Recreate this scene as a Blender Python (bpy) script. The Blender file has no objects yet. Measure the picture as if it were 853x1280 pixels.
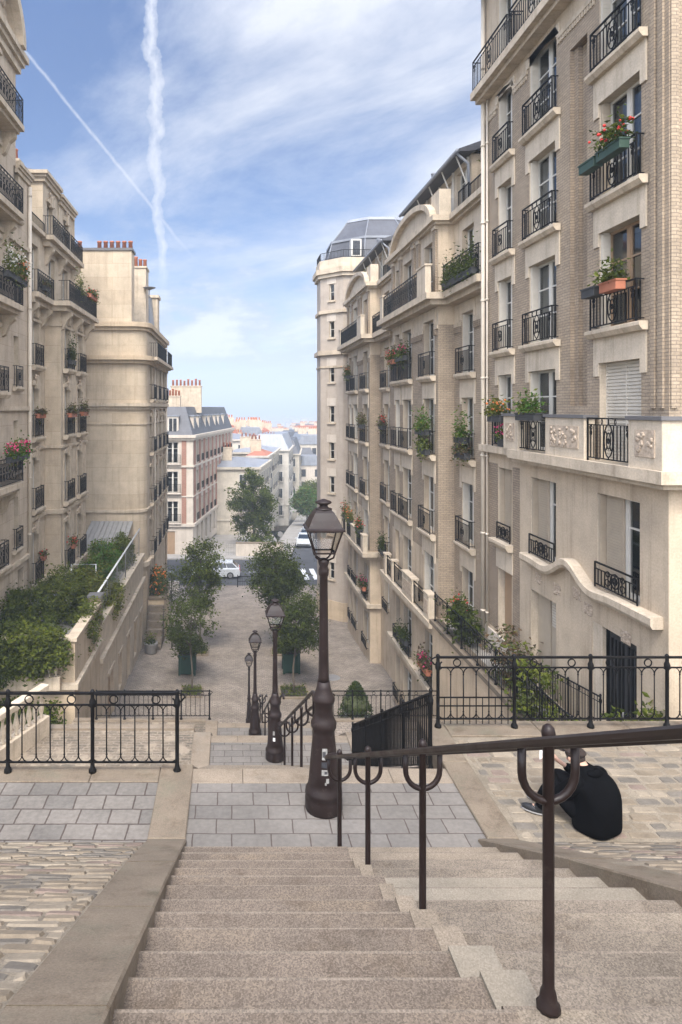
import bpy, math, random
import numpy as np
from mathutils import Vector, Matrix
R = math.radians
sc = bpy.context.scene
col = sc.collection
rng = random.Random(7)


# tuning
HAZE = 0.0012
SKY_S = .1
SUN_E, SUN_A = 2.9, 18.
EXPO = 0.68
CLOUD = (6.2, 6.2, 6.35)
SKYT = (.40, .60, .86)
FILL_AUREOLE = 7.  # strength of the sky glow added behind the camera as fill light

# ------------------------------------------------------------------ materials
def _nt(name):
    m = bpy.data.materials.new(name); m.use_nodes = True
    nt = m.node_tree; nt.nodes.clear()
    out = nt.nodes.new('ShaderNodeOutputMaterial')
    return m, nt, out
def N(nt, t, **k):
    n = nt.nodes.new(t)
    for a, v in k.items():
        if a.startswith('i_'):
            key = a[2:]
            n.inputs[int(key) if key.isdigit() else key.replace('_', ' ')].default_value = v
        else: setattr(n, a, v)
    return n
def L(nt, a, b): nt.links.new(a, b)
def coords(nt, uv):
    if uv:
        return N(nt, 'ShaderNodeUVMap').outputs[0]
    return N(nt, 'ShaderNodeTexCoord').outputs['Object']
def rgba(c): return (c[0], c[1], c[2], 1)
def mixc(nt, mode, fac, a, b):
    n = N(nt, 'ShaderNodeMix', data_type='RGBA', blend_type=mode)
    for i, v in ((0, fac), (6, a), (7, b)):
        if hasattr(v, 'links'): L(nt, v, n.inputs[i])
        else: n.inputs[i].default_value = v
    return n.outputs[2]
def ramp(nt, src, p0, p1, v0=0., v1=1.):
    n = N(nt, 'ShaderNodeMapRange'); n.inputs[1].default_value = p0; n.inputs[2].default_value = p1
    n.inputs[3].default_value = v0; n.inputs[4].default_value = v1
    L(nt, src, n.inputs[0]); return n.outputs[0]
def scaled(nt, src, s, loc=(0, 0, 0)):
    n = N(nt, 'ShaderNodeMapping'); n.inputs['Scale'].default_value = s; n.inputs['Location'].default_value = loc
    L(nt, src, n.inputs[0]); return n.outputs[0]
def noise(nt, vec, s, d=4, r=.6):
    n = N(nt, 'ShaderNodeTexNoise'); n.inputs['Scale'].default_value = s; n.inputs['Detail'].default_value = d
    n.inputs['Roughness'].default_value = r
    L(nt, vec, n.inputs['Vector']); return n
def finish(nt, out, colr, rough=.85, bumpsrc=None, bump=0., dist=.01, metal=0., spec=.3):
    p = N(nt, 'ShaderNodeBsdfPrincipled')
    if hasattr(colr, 'links'): L(nt, colr, p.inputs['Base Color'])
    else: p.inputs['Base Color'].default_value = colr
    if hasattr(rough, 'links'): L(nt, rough, p.inputs['Roughness'])
    else: p.inputs['Roughness'].default_value = rough
    p.inputs['Metallic'].default_value = metal
    p.inputs['Specular IOR Level'].default_value = spec
    if bumpsrc is not None:
        b = N(nt, 'ShaderNodeBump'); b.inputs['Strength'].default_value = bump; b.inputs['Distance'].default_value = dist
        L(nt, bumpsrc, b.inputs['Height']); L(nt, b.outputs[0], p.inputs['Normal'])
    L(nt, p.outputs[0], out.inputs[0]); return p
MS = {}
def stone(name, c, rough=.9, var=.3, scale=1.2, bump=.3, fine=25, uv=True, streak=.25, speck=0., spec=.2, course=None, blotch=None):
    """weathered plaster or stone: broad blotches, grain, rain streaks, optional ashlar joints"""
    m, nt, out = _nt(name); v = coords(nt, uv)
    n1 = noise(nt, v, scale, 5, .65); n2 = noise(nt, v, fine, 3)
    f1 = ramp(nt, n1.outputs[0], .3, .72, 1 - var, 1 + var * .35)
    colr = mixc(nt, 'MULTIPLY', 1, rgba(c), f1)
    f2 = ramp(nt, n2.outputs[0], .3, .7, .88, 1.1)
    colr = mixc(nt, 'MULTIPLY', 1, colr, f2)
    if streak:
        st = noise(nt, scaled(nt, v, (2.2, .16, 2.2) if uv else (2.2, 2.2, .16)), 1.6, 5, .7)
        colr = mixc(nt, 'MULTIPLY', ramp(nt, st.outputs[0], .5, .72, 0, streak), colr, (.42, .38, .33, 1))
    if blotch:
        b1 = noise(nt, v, blotch[1], 6, .7); colr = mixc(nt, 'MIX', ramp(nt, b1.outputs[0], .5, .68, 0, blotch[2]), colr, rgba(blotch[0]))
        b2 = noise(nt, scaled(nt, v, (1, 1, 1), (7.3, 2.1, 0)), blotch[1] * 1.7, 6, .75); colr = mixc(nt, 'MULTIPLY', ramp(nt, b2.outputs[0], .52, .66, 0, blotch[2]), colr, (.55, .5, .45, 1))
    if speck:
        vo = N(nt, 'ShaderNodeTexVoronoi'); vo.inputs['Scale'].default_value = 150; L(nt, v, vo.inputs['Vector'])
        bw = N(nt, 'ShaderNodeRGBToBW'); L(nt, vo.outputs['Color'], bw.inputs[0])
        colr = mixc(nt, 'MULTIPLY', 1, colr, ramp(nt, bw.outputs[0], .2, .8, 1 - speck, 1 + speck))
    hsrc = n2.outputs[0]
    if course:
        b = N(nt, 'ShaderNodeTexBrick'); L(nt, v, b.inputs['Vector'])
        b.inputs['Scale'].default_value = 1; b.inputs['Brick Width'].default_value = course[0]; b.inputs['Row Height'].default_value = course[1]
        b.inputs['Mortar Size'].default_value = .008; b.inputs['Mortar Smooth'].default_value = .3
        b.inputs['Color1'].default_value = (1, 1, 1, 1); b.inputs['Color2'].default_value = (.9, .88, .86, 1); b.inputs['Mortar'].default_value = (.68, .64, .6, 1)
        colr = mixc(nt, 'MULTIPLY', 1, colr, b.outputs[0])
    finish(nt, out, colr, rough, hsrc, bump, .006, spec=spec)
    MS[name] = m; return m
def bricks(name, c1, c2, mort, bw, bh, ms, distort=0., bump=.6, var=.3, rough=.9, off=.5, wear=.25, squash=1., dscale=3., dist=.01, patch=None):
    m, nt, out = _nt(name); v = coords(nt, True)
    if distort:
        nn = noise(nt, v, dscale, 2)
        sub = N(nt, 'ShaderNodeVectorMath', operation='SUBTRACT'); L(nt, nn.outputs['Color'], sub.inputs[0]); sub.inputs[1].default_value = (.5, .5, .5)
        ml = N(nt, 'ShaderNodeVectorMath', operation='SCALE'); L(nt, sub.outputs[0], ml.inputs[0]); ml.inputs['Scale'].default_value = distort
        ad = N(nt, 'ShaderNodeVectorMath', operation='ADD'); L(nt, v, ad.inputs[0]); L(nt, ml.outputs[0], ad.inputs[1]); vv = ad.outputs[0]
    else: vv = v
    b = N(nt, 'ShaderNodeTexBrick', offset=off, squash=squash, squash_frequency=3); L(nt, vv, b.inputs['Vector'])
    b.inputs['Scale'].default_value = 1; b.inputs['Brick Width'].default_value = bw; b.inputs['Row Height'].default_value = bh
    b.inputs['Mortar Size'].default_value = ms; b.inputs['Mortar Smooth'].default_value = .35
    b.inputs['Color1'].default_value = rgba(c1); b.inputs['Color2'].default_value = rgba(c2); b.inputs['Mortar'].default_value = rgba(mort)
    b.inputs['Bias'].default_value = -.1
    n1 = noise(nt, v, .8, 5, .65); n2 = noise(nt, v, 18, 3)
    colr = mixc(nt, 'MULTIPLY', 1, b.outputs[0], ramp(nt, n1.outputs[0], .3, .7, 1 - var, 1 + var * .4))
    colr = mixc(nt, 'MULTIPLY', 1, colr, ramp(nt, n2.outputs[0], .3, .7, 1 - wear, 1 + wear * .6))
    if patch:
        n3 = noise(nt, v, patch[1], 3)
        colr = mixc(nt, 'MIX', ramp(nt, n3.outputs[0], .52, .62, 0, .75), colr, rgba(patch[0]))
    h = N(nt, 'ShaderNodeMath', operation='MULTIPLY_ADD'); L(nt, b.outputs['Fac'], h.inputs[0]); h.inputs[1].default_value = -1.
    L(nt, n2.outputs[0], h.inputs[2])
    finish(nt, out, colr, rough, h.outputs[0], bump, dist, spec=.2)
    MS[name] = m; return m
def plain(name, c, rough=.5, var=.12, scale=4, metal=0., spec=.4, bump=.1, worn=None):
    m, nt, out = _nt(name); v = coords(nt, False)
    n1 = noise(nt, v, scale, 5, .65)
    colr = mixc(nt, 'MULTIPLY', 1, rgba(c), ramp(nt, n1.outputs[0], .3, .7, 1 - var, 1 + var))
    if worn:
        n2 = noise(nt, v, 14, 5, .75)
        colr = mixc(nt, 'MIX', ramp(nt, n2.outputs[0], .58, .72, 0, .8), colr, rgba(worn))
    finish(nt, out, colr, ramp(nt, n1.outputs[0], .3, .7, max(.02, rough - .1), min(1, rough + .12)), n1.outputs[0], bump, .004, metal, spec)
    MS[name] = m; return m
def leafm(name, c, spec=.15):
    m, nt, out = _nt(name)
    g = N(nt, 'ShaderNodeTexCoord').outputs['Object']
    n1 = noise(nt, g, 2.2, 3)
    colr = mixc(nt, 'MULTIPLY', 1, rgba(c), ramp(nt, n1.outputs[0], .3, .7, .72, 1.25))
    p = N(nt, 'ShaderNodeBsdfPrincipled'); L(nt, colr, p.inputs['Base Color']); p.inputs['Roughness'].default_value = .6
    p.inputs['Specular IOR Level'].default_value = spec
    t = N(nt, 'ShaderNodeBsdfTranslucent'); L(nt, colr, t.inputs[0])
    mx = N(nt, 'ShaderNodeMixShader'); mx.inputs[0].default_value = .4
    L(nt, p.outputs[0], mx.inputs[1]); L(nt, t.outputs[0], mx.inputs[2]); L(nt, mx.outputs[0], out.inputs[0])
    MS[name] = m; return m
def glassm(name, tint=(.62, .68, .68), base=.1):
    m, nt, out = _nt(name)
    tr = N(nt, 'ShaderNodeBsdfTransparent'); tr.inputs[0].default_value = rgba(tint)
    gl = N(nt, 'ShaderNodeBsdfGlossy'); gl.inputs['Roughness'].default_value = .04; gl.inputs[0].default_value = (.9, .93, .95, 1)
    fr = N(nt, 'ShaderNodeFresnel'); fr.inputs[0].default_value = 1.5
    ad = N(nt, 'ShaderNodeMath', operation='ADD', use_clamp=True); L(nt, fr.outputs[0], ad.inputs[0]); ad.inputs[1].default_value = base
    mx = N(nt, 'ShaderNodeMixShader'); L(nt, ad.outputs[0], mx.inputs[0]); L(nt, tr.outputs[0], mx.inputs[1]); L(nt, gl.outputs[0], mx.inputs[2])
    L(nt, mx.outputs[0], out.inputs[0]); MS[name] = m; return m

stone('plaster', (.52, .42, .305), var=.2, streak=.5)
stone('plaster_pale', (.56, .472, .36), var=.2, streak=.5, scale=2)
stone('limestone', (.54, .45, .345), var=.22, streak=.45, course=(2.4, .62))
stone('limestone_plain', (.54, .448, .335), var=.28, streak=.55, scale=2)
stone('rear_render', (.55, .455, .335), var=.2, streak=.35, course=(4., .82))
stone('ochre_wall', (.52, .41, .285), var=.22, streak=.4)
stone('tower_render', (.43, .365, .30), var=.18, streak=.3)
stone('white_stone', (.55, .48, .40), var=.15, streak=.3)
stone('cream_far', (.50, .445, .36), var=.2, streak=.35)
stone('pale_far', (.50, .46, .40), var=.2, streak=.35)
stone('relief', (.50, .40, .30), var=.45, scale=9, bump=1., fine=16, streak=0)
stone('kerb_stone', (.19, .15, .108), var=.3, blotch=((.14, .128, .09), 1.6, .6), scale=1.5, streak=0, fine=60, bump=.3, speck=.12)
stone('edge_stone', (.235, .188, .138), var=.25, blotch=((.2, .175, .14), 1.8, .5), scale=2, streak=0, fine=60, speck=.15)
stone('step_brown', (.158, .125, .096), var=.3, blotch=((.215, .165, .115), 1.3, .5), scale=.9, streak=0, fine=110, bump=.6, speck=.3)
stone('step_pale', (.19, .155, .118), var=.35, blotch=((.25, .205, .15), 1.2, .6), scale=1.1, streak=0, fine=110, bump=.6, speck=.28)
stone('step_new', (.235, .2, .152), var=.25, scale=2, streak=0, fine=80, bump=.3, speck=.12)
stone('step_mid', (.225, .182, .135), var=.3, scale=3, streak=0, fine=90, bump=.4, speck=.2)
stone('nosing', (.195, .158, .122), var=.3, scale=5, streak=0, fine=90, bump=.4, speck=.25)
stone('slate', (.085, .088, .10), rough=.55, var=.25, streak=.2, spec=.4, course=(.5, .3))
stone('zinc', (.24, .255, .285), rough=.45, var=.2, streak=.25, spec=.5, course=(.65, 6.))
stone('asphalt', (.065, .065, .068), var=.25, streak=0, scale=.5, fine=60)
stone('pavement', (.33, .31, .28), var=.2, streak=0, scale=.5, course=(1., .6))
stone('earth', (.13, .125, .085), var=.4, streak=0, scale=.05, fine=1)
bricks('buff_brick', (.385, .305, .218), (.315, .248, .178), (.235, .185, .138), .22, .066, .009, var=.2, wear=.18, bump=.5)
bricks('buff_brick_dark', (.34, .265, .19), (.29, .222, .157), (.2, .16, .12), .22, .066, .009, var=.25, wear=.2, bump=.5)
bricks('red_brick', (.36, .18, .125), (.31, .15, .105), (.36, .27, .22), .24, .075, .008, var=.15)
stone('sett_tan', (.215, .172, .122), var=.35, scale=3, streak=0, fine=40, bump=.5)
stone('sett_grey', (.155, .134, .108), var=.35, scale=3, streak=0, fine=40, bump=.5)
stone('sett_pale', (.262, .216, .158), var=.3, scale=3, streak=0, fine=40, bump=.5)
stone('sett_rose', (.20, .15, .118), var=.3, scale=3, streak=0, fine=40, bump=.5)
stone('mortar', (.235, .195, .143), var=.4, scale=2.2, streak=0, fine=50, bump=.6, speck=.15)
bricks('slab', (.188, .168, .145), (.152, .138, .122), (.085, .066, .056), .40, .245, .008, distort=.028, var=.28, wear=.12, bump=.35, off=.4)
bricks('slab_small', (.192, .17, .145), (.148, .134, .117), (.078, .06, .05), .33, .26, .010, distort=.03, var=.3, wear=.18, bump=.5, off=.3)
bricks('setts', (.215, .172, .126), (.14, .117, .09), (.26, .213, .16), .31, .115, .018, distort=.10, var=.35, wear=.3, bump=.5, dscale=4., dist=.02, patch=((.30, .245, .18), 2.1))
bricks('setts_right', (.205, .165, .118), (.138, .113, .085), (.245, .2, .148), .27, .175, .020, distort=.15, var=.3, wear=.28, bump=.5, dscale=5., dist=.02, patch=((.33, .27, .20), 2.4))
bricks('plaza_setts', (.35, .292, .235), (.255, .212, .172), (.20, .168, .135), .20, .135, .014, distort=.12, var=.35, wear=.3, bump=.8, dscale=2.5, dist=.02)
plain('iron', (.006, .0055, .0055), .55, spec=.16, worn=(.014, .012, .011))
plain('iron_brown', (.016, .0095, .008), .42, spec=.28, var=.3, worn=(.036, .025, .021))
plain('lamp_iron', (.017, .010, .0085), .5, spec=.28, var=.35, worn=(.055, .041, .035))
plain('iron_far', (.03, .03, .032), .5)
plain('white_wood', (.56, .53, .47), .5, var=.06)
plain('oak_wood', (.30, .2, .12), .6)
plain('shutter_white', (.52, .475, .40), .55, var=.08)
plain('shutter_beige', (.38, .315, .235), .6, var=.1)
plain('curtain', (.40, .385, .36), .9, var=.12, scale=6, spec=.1)
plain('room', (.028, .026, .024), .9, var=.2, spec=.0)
plain('pipe_cream', (.55, .48, .385), .5, var=.15, scale=1)
plain('lead_cap', (.12, .115, .115), .6)
plain('terracotta', (.36, .13, .07), .8)
plain('trough_green', (.03, .06, .04), .5)
plain('trough_dark', (.035, .035, .035), .6)
plain('planter_green', (.014, .046, .030), .45)
plain('white_metal', (.6, .6, .58), .4)
plain('grey_metal', (.22, .21, .2), .5)
plain('bark', (.10, .08, .06), .9, bump=.6, scale=12)
plain('stem', (.08, .09, .04), .8)
plain('soil', (.05, .04, .03), .95)
plain('flower_red', (.55, .03, .02), .6, var=.25)
plain('flower_pink', (.62, .05, .16), .6, var=.25)
plain('flower_white', (.7, .68, .62), .6, var=.15)
plain('flower_orange', (.6, .17, .04), .6, var=.25)
plain('black_cloth', (.0035, .0035, .0038), .95, var=.3, scale=9, spec=.03, bump=.8)
plain('trouser_cloth', (.005, .005, .006), .95, var=.25, spec=.03)
plain('cap_cloth', (.035, .026, .022), .9, spec=.1)
plain('skin', (.45, .27, .19), .55, spec=.3)
plain('hair', (.03, .02, .015), .6)
plain('shoe_black', (.015, .015, .016), .6)
plain('sole_white', (.22, .21, .2), .6)
plain('paper', (.75, .74, .72), .8)
plain('sticker_pale', (.24, .235, .22), .8, var=.4, scale=30)
plain('sticker_dark', (.03, .03, .035), .6)
plain('car_white', (.50, .52, .53), .25, var=.03, spec=.6)
plain('car_dark', (.03, .032, .04), .25, var=.05, spec=.6)
plain('car_grey', (.2, .21, .22), .25, var=.05, spec=.6)
plain('car_red', (.35, .03, .025), .3, var=.05, spec=.6)
plain('car_glass', (.015, .018, .02), .08, var=.05, spec=.6)
plain('tyre', (.02, .02, .02), .8)
plain('rim_metal', (.35, .35, .36), .35, metal=.6)
plain('light_red', (.4, .02, .02), .3)
plain('light_clear', (.65, .65, .62), .2)
plain('roof_tile', (.33, .13, .085), .85, var=.2)
plain('road_paint', (.62, .62, .6), .8, var=.2)
plain('sign_blue', (.03, .06, .2), .5)
plain('awning_grey', (.25, .24, .22), .7)
plain('pane_far', (.03, .032, .036), .3, spec=.4)
glassm('glass', (.45, .48, .48), .035); glassm('lantern_glass', (.82, .80, .78), .03)
for n, c in dict(leaf_dark=(.046, .062, .010), leaf_mid=(.082, .106, .015), leaf_light=(.135, .155, .024), leaf_yellow=(.15, .15, .025),
                 leaf_bright=(.075, .16, .022), leaf_olive=(.075, .088, .032), leaf_topiary=(.036, .056, .010), leaf_dry=(.13, .085, .045)).items(): leafm(n, c)

# ------------------------------------------------------------------ mesh collector
class MB:
    def __init__(s): s.v = []; s.f = []; s.m = []; s.sm = []; s.mats = []
    def mi(s, mat):
        if mat not in s.mats: s.mats.append(mat)
        return s.mats.index(mat)
    def add(s, vs, fs, mat, smooth=False):
        b = len(s.v); k = s.mi(mat); s.v.extend(vs)
        for f in fs: s.f.append(tuple(b + i for i in f)); s.m.append(k); s.sm.append(smooth)
        return s
    def quad(s, a, b, c, d, mat): return s.add([a, b, c, d], [(0, 1, 2, 3)], mat)
    def box(s, x0, x1, y0, y1, z0, z1, mat, top=None):
        vs = [(x0, y0, z0), (x1, y0, z0), (x1, y1, z0), (x0, y1, z0), (x0, y0, z1), (x1, y0, z1), (x1, y1, z1), (x0, y1, z1)]
        s.add(vs, [(0, 3, 2, 1), (0, 1, 5, 4), (1, 2, 6, 5), (2, 3, 7, 6), (3, 0, 4, 7)], mat)
        s.add(vs[4:], [(0, 1, 2, 3)], top or mat); return s
    def bbox(s, x0, x1, y0, y1, z0, z1, mat, b=.012):
        """box with chamfered vertical and top edges"""
        p = [(x0 + b, y0), (x1 - b, y0), (x1, y0 + b), (x1, y1 - b), (x1 - b, y1), (x0 + b, y1), (x0, y1 - b), (x0, y0 + b)]
        q = [(x0 + 2 * b, y0 + b), (x1 - 2 * b, y0 + b), (x1 - b, y0 + 2 * b), (x1 - b, y1 - 2 * b), (x1 - 2 * b, y1 - b), (x0 + 2 * b, y1 - b), (x0 + b, y1 - 2 * b), (x0 + b, y0 + 2 * b)]
        vs = [(x, y, z0) for x, y in p] + [(x, y, z1 - b) for x, y in p] + [(x, y, z1) for x, y in q]
        fs = [(i, (i + 1) % 8, 8 + (i + 1) % 8, 8 + i) for i in range(8)] + [(8 + i, 8 + (i + 1) % 8, 16 + (i + 1) % 8, 16 + i) for i in range(8)] + [tuple(range(16, 24)), tuple(range(7, -1, -1))]
        return s.add(vs, fs, mat)
    def prism(s, poly, axis, a0, a1, mat):
        """2-D polygon extruded along an axis ('x': poly is (y,z), 'y': (x,z), 'z': (x,y))"""
        def P(p, a): return (a, p[0], p[1]) if axis == 'x' else (p[0], a, p[1]) if axis == 'y' else (p[0], p[1], a)
        n = len(poly); vs = [P(p, a0) for p in poly] + [P(p, a1) for p in poly]
        return s.add(vs, [(i, (i + 1) % n, n + (i + 1) % n, n + i) for i in range(n)] + [tuple(range(n - 1, -1, -1)), tuple(range(n, 2 * n))], mat)
    def tube(s, pts, r, mat, seg=6, closed=False, caps=True):
        pts = [Vector(p) for p in pts]; n = len(pts); rr = r if isinstance(r, (list, tuple)) else [r] * n
        vs = []; up = None
        for i, p in enumerate(pts):
            if closed: t = pts[(i + 1) % n] - pts[i - 1]
            else: t = pts[min(i + 1, n - 1)] - pts[max(i - 1, 0)]
            if t.length < 1e-9: t = Vector((0, 0, 1))
            t.normalize()
            if up is None or abs(t.dot(up)) > .95:
                up = Vector((0, 0, 1)) if abs(t.z) < .8 else Vector((1, 0, 0))
            a = t.cross(up).normalized(); b = a.cross(t).normalized(); up = b
            for k in range(seg):
                an = 2 * math.pi * (k + .5) / seg
                vs.append(tuple(p + (a * math.cos(an) + b * math.sin(an)) * rr[i]))
        fs = []
        for i in range(n if closed else n - 1):
            j = (i + 1) % n
            for k in range(seg): fs.append((i * seg + k, i * seg + (k + 1) % seg, j * seg + (k + 1) % seg, j * seg + k))
        if caps and not closed: fs += [tuple(range(seg - 1, -1, -1)), tuple((n - 1) * seg + k for k in range(seg))]
        return s.add(vs, fs, mat, seg > 4)
    def ring(s, c, rx, rz, r, mat, plane='xz', n=14, seg=4):
        pts = []
        for i in range(n):
            a = 2 * math.pi * i / n; u, w = rx * math.cos(a), rz * math.sin(a)
            pts.append((c[0] + u, c[1], c[2] + w) if plane == 'xz' else (c[0], c[1] + u, c[2] + w) if plane == 'yz' else (c[0] + u, c[1] + w, c[2]))
        return s.tube(pts, r, mat, seg, True)
    def lathe(s, prof, mat, c=(0, 0), seg=16, smooth=True, rot=0.):
        vs = []; n = len(prof)
        for r, z in prof:
            for k in range(seg):
                a = 2 * math.pi * k / seg + rot; vs.append((c[0] + r * math.cos(a), c[1] + r * math.sin(a), z))
        fs = [(i * seg + k, i * seg + (k + 1) % seg, (i + 1) * seg + (k + 1) % seg, (i + 1) * seg + k) for i in range(n - 1) for k in range(seg)]
        fs += [tuple(range(seg - 1, -1, -1)), tuple((n - 1) * seg + k for k in range(seg))]
        return s.add(vs, fs, mat, smooth)
    def ball(s, c, r, mat, seg=10, rings=6):
        rx, ry, rz = r if isinstance(r, (tuple, list)) else (r, r, r)
        vs = []; fs = []
        for i in range(rings + 1):
            t = math.pi * i / rings
            for k in range(seg):
                a = 2 * math.pi * k / seg
                vs.append((c[0] + rx * math.sin(t) * math.cos(a), c[1] + ry * math.sin(t) * math.sin(a), c[2] + rz * math.cos(t)))
        for i in range(rings):
            for k in range(seg): fs.append((i * seg + k, (i + 1) * seg + k, (i + 1) * seg + (k + 1) % seg, i * seg + (k + 1) % seg))
        return s.add(vs, fs, mat, True)
    def band(s, path, proj, z0, z1, mat, inner=.05):
        """moulding of rectangular section swept along a plan path; outward is to the right of travel"""
        n = len(path); P = [Vector(p) for p in path]; offs = []
        for i in range(n):
            ds = []
            if i > 0: ds.append((P[i] - P[i - 1]).normalized())
            if i < n - 1: ds.append((P[i + 1] - P[i]).normalized())
            nn = Vector((0, 0))
            for d in ds: nn += Vector((d.y, -d.x))
            nn.normalize(); d = ds[0]; c = nn.dot(Vector((d.y, -d.x)))
            offs.append(nn / max(c, .4))
        vs = []
        for p, o in zip(P, offs):
            a = p - o * inner; b = p + o * proj
            vs += [(a.x, a.y, z0), (b.x, b.y, z0), (b.x, b.y, z1), (a.x, a.y, z1)]
        fs = []
        for i in range(n - 1):
            for k in range(4): fs.append((i * 4 + k, i * 4 + (k + 1) % 4, (i + 1) * 4 + (k + 1) % 4, (i + 1) * 4 + k))
        fs += [(3, 2, 1, 0), tuple((n - 1) * 4 + k for k in range(4))]
        return s.add(vs, fs, mat)
    def mesh(s, name):
        me = bpy.data.meshes.new(name); me.from_pydata(s.v, [], s.f)
        for m in s.mats: me.materials.append(MS[m])
        me.polygons.foreach_set('material_index', s.m); me.polygons.foreach_set('use_smooth', s.sm)
        nl = len(me.loops)
        if nl:
            uvl = me.uv_layers.new(name='UVMap')
            li = np.empty(nl, np.int32); me.loops.foreach_get('vertex_index', li)
            co = np.empty(len(me.vertices) * 3, np.float32); me.vertices.foreach_get('co', co); co = co.reshape(-1, 3)
            npn = np.empty(len(me.polygons) * 3, np.float32); me.polygons.foreach_get('normal', npn); npn = np.abs(npn.reshape(-1, 3))
            lt = np.empty(len(me.polygons), np.int32); me.polygons.foreach_get('loop_total', lt)
            ax = np.where(npn[:, 2] > .75, 2, np.where(npn[:, 0] > npn[:, 1], 0, 1)); axl = np.repeat(ax, lt)
            c = co[li]; uv = np.empty((nl, 2), np.float32)
            uv[:, 0] = np.where(axl == 0, c[:, 1], c[:, 0]); uv[:, 1] = np.where(axl == 2, c[:, 1], c[:, 2])
            uvl.data.foreach_set('uv', uv.ravel())
        me.update(); return me
def link(name, me, parent=None, loc=(0, 0, 0), rz=0.):
    o = bpy.data.objects.new(name, me); col.objects.link(o)
    o.parent = parent; o.location = loc
    if rz: o.rotation_euler = (0, 0, rz)
    return o
def E(name, label, cat, loc, rz=0., group=None):
    o = bpy.data.objects.new(name, None); col.objects.link(o); o.location = loc; o.rotation_euler = (0, 0, rz)
    o.empty_display_size = .2
    o['label'] = label; o['category'] = cat
    if group: o['group'] = group
    return o
def tag(o, label, cat, group=None):
    o['label'] = label; o['category'] = cat
    if group: o['group'] = group
    return o
def struct(name, mb, label=None, cat=None):
    o = link(name, mb.mesh(name)); o['kind'] = 'structure'
    if label: o['label'] = label; o['category'] = cat or name.replace('_', ' ')
    return o
def copytree(o, parent=None):
    c = o.copy(); col.objects.link(c); c.parent = parent
    for ch in o.children: copytree(ch, c)
    return c
# ------------------------------------------------------------------ building kit (facade frame: x along, -y outward, z up)
_WC = {}
def window_meshes(W, H, kind):
    key = (round(W, 2), round(H, 2), kind)
    if key in _WC: return _WC[key]
    wood = 'oak_wood' if 'oak' in kind else 'white_wood'
    f = MB(); y0, y1 = .20, .26; w = W / 2; t = .055
    f.box(-w, -w + t, y0, y1, 0, H, wood); f.box(w - t, w, y0, y1, 0, H, wood)
    f.box(-w + t, w - t, y0, y1, H - t, H, wood); f.box(-w + t, w - t, y0, y1, 0, .10, wood)
    leaves = 2 if W > .75 else 1
    if leaves == 2: f.box(-.05, .05, y0 - .012, y1, .10, H - t, wood)
    for zz in ((.36 * H, .68 * H) if 'bars' in kind else (.70 * H,)):
        f.box(-w + t, w - t, y0 + .008, y1 - .008, zz - .018, zz + .018, wood)
    if leaves == 2:
        for x in (-w + t, .05):
            a, b = x, x + w - t - .05
            f.box(a, a + .035, y0 + .004, y1, .10, H - t, wood); f.box(b - .035, b, y0 + .004, y1, .10, H - t, wood)
    p = MB(); p.quad((-w + .03, .235, .05), (w - .03, .235, .05), (w - .03, .235, H - .03), (-w + .03, .235, H - .03), 'glass')
    c = MB()
    def drape(a, b, z0, z1, yy=.33):
        n = max(4, int((b - a) / .05)); vs = []
        for i in range(n + 1):
            x = a + (b - a) * i / n; y = yy + .018 * math.sin(i * 1.9) + .008 * math.sin(i * .7)
            vs += [(x, y, z0), (x, y, z1)]
        c.add(vs, [(2 * i, 2 * i + 2, 2 * i + 3, 2 * i + 1) for i in range(n)], 'curtain', True)
    v = kind[-1]
    if v == '0': drape(-w + .04, -w + .04 + .3 * W, .06, H - .05); drape(w - .04 - .22 * W, w - .04, .06, H - .05)
    elif v == '1': drape(-w + .04, w - .04, .06, H * .55)
    elif v == '2': drape(-w + .04, -w + .04 + .62 * W, .06, H - .05)
    elif v == '3': drape(w - .04 - .2 * W, w - .04, .06, H - .05)
    _WC[key] = (f.mesh('window'), p.mesh('pane'), c.mesh('curtain') if c.v else None)
    return _WC[key]
_SH = {}
def shutter_mesh(W, H, kind):
    key = (round(W, 2), round(H, 2), kind)
    if key in _SH: return _SH[key]
    m = MB(); mat = 'shutter_white' if 'pale' in kind else 'shutter_beige'
    if kind.startswith('closed'):
        n = max(4, int(H / .07))
        m.box(-W / 2, W / 2, .17, .18, 0, H, mat)
        for i in range(n):
            z = H * i / n
            m.box(-W / 2 + .03, W / 2 - .03, .145, .17, z + .01, z + H / n - .014, mat)
        m.box(-.015, .015, .14, .17, 0, H, mat); m.box(-W / 2, -W / 2 + .03, .14, .17, 0, H, mat); m.box(W / 2 - .03, W / 2, .14, .17, 0, H, mat)
    else:                                   # folded leaves standing in the reveal
        for k in range(2):
            x = .012 + k * .034
            m.box(x, x + .026, .02, .195, .02, H - .03, mat)
        n = int(H / .09)
        for i in range(n): m.box(.072, .078, .045, .17, .06 + i * .09, .06 + i * .09 + .05, mat)
    _SH[key] = m.mesh('shutter'); return _SH[key]
_RC = {}
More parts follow.
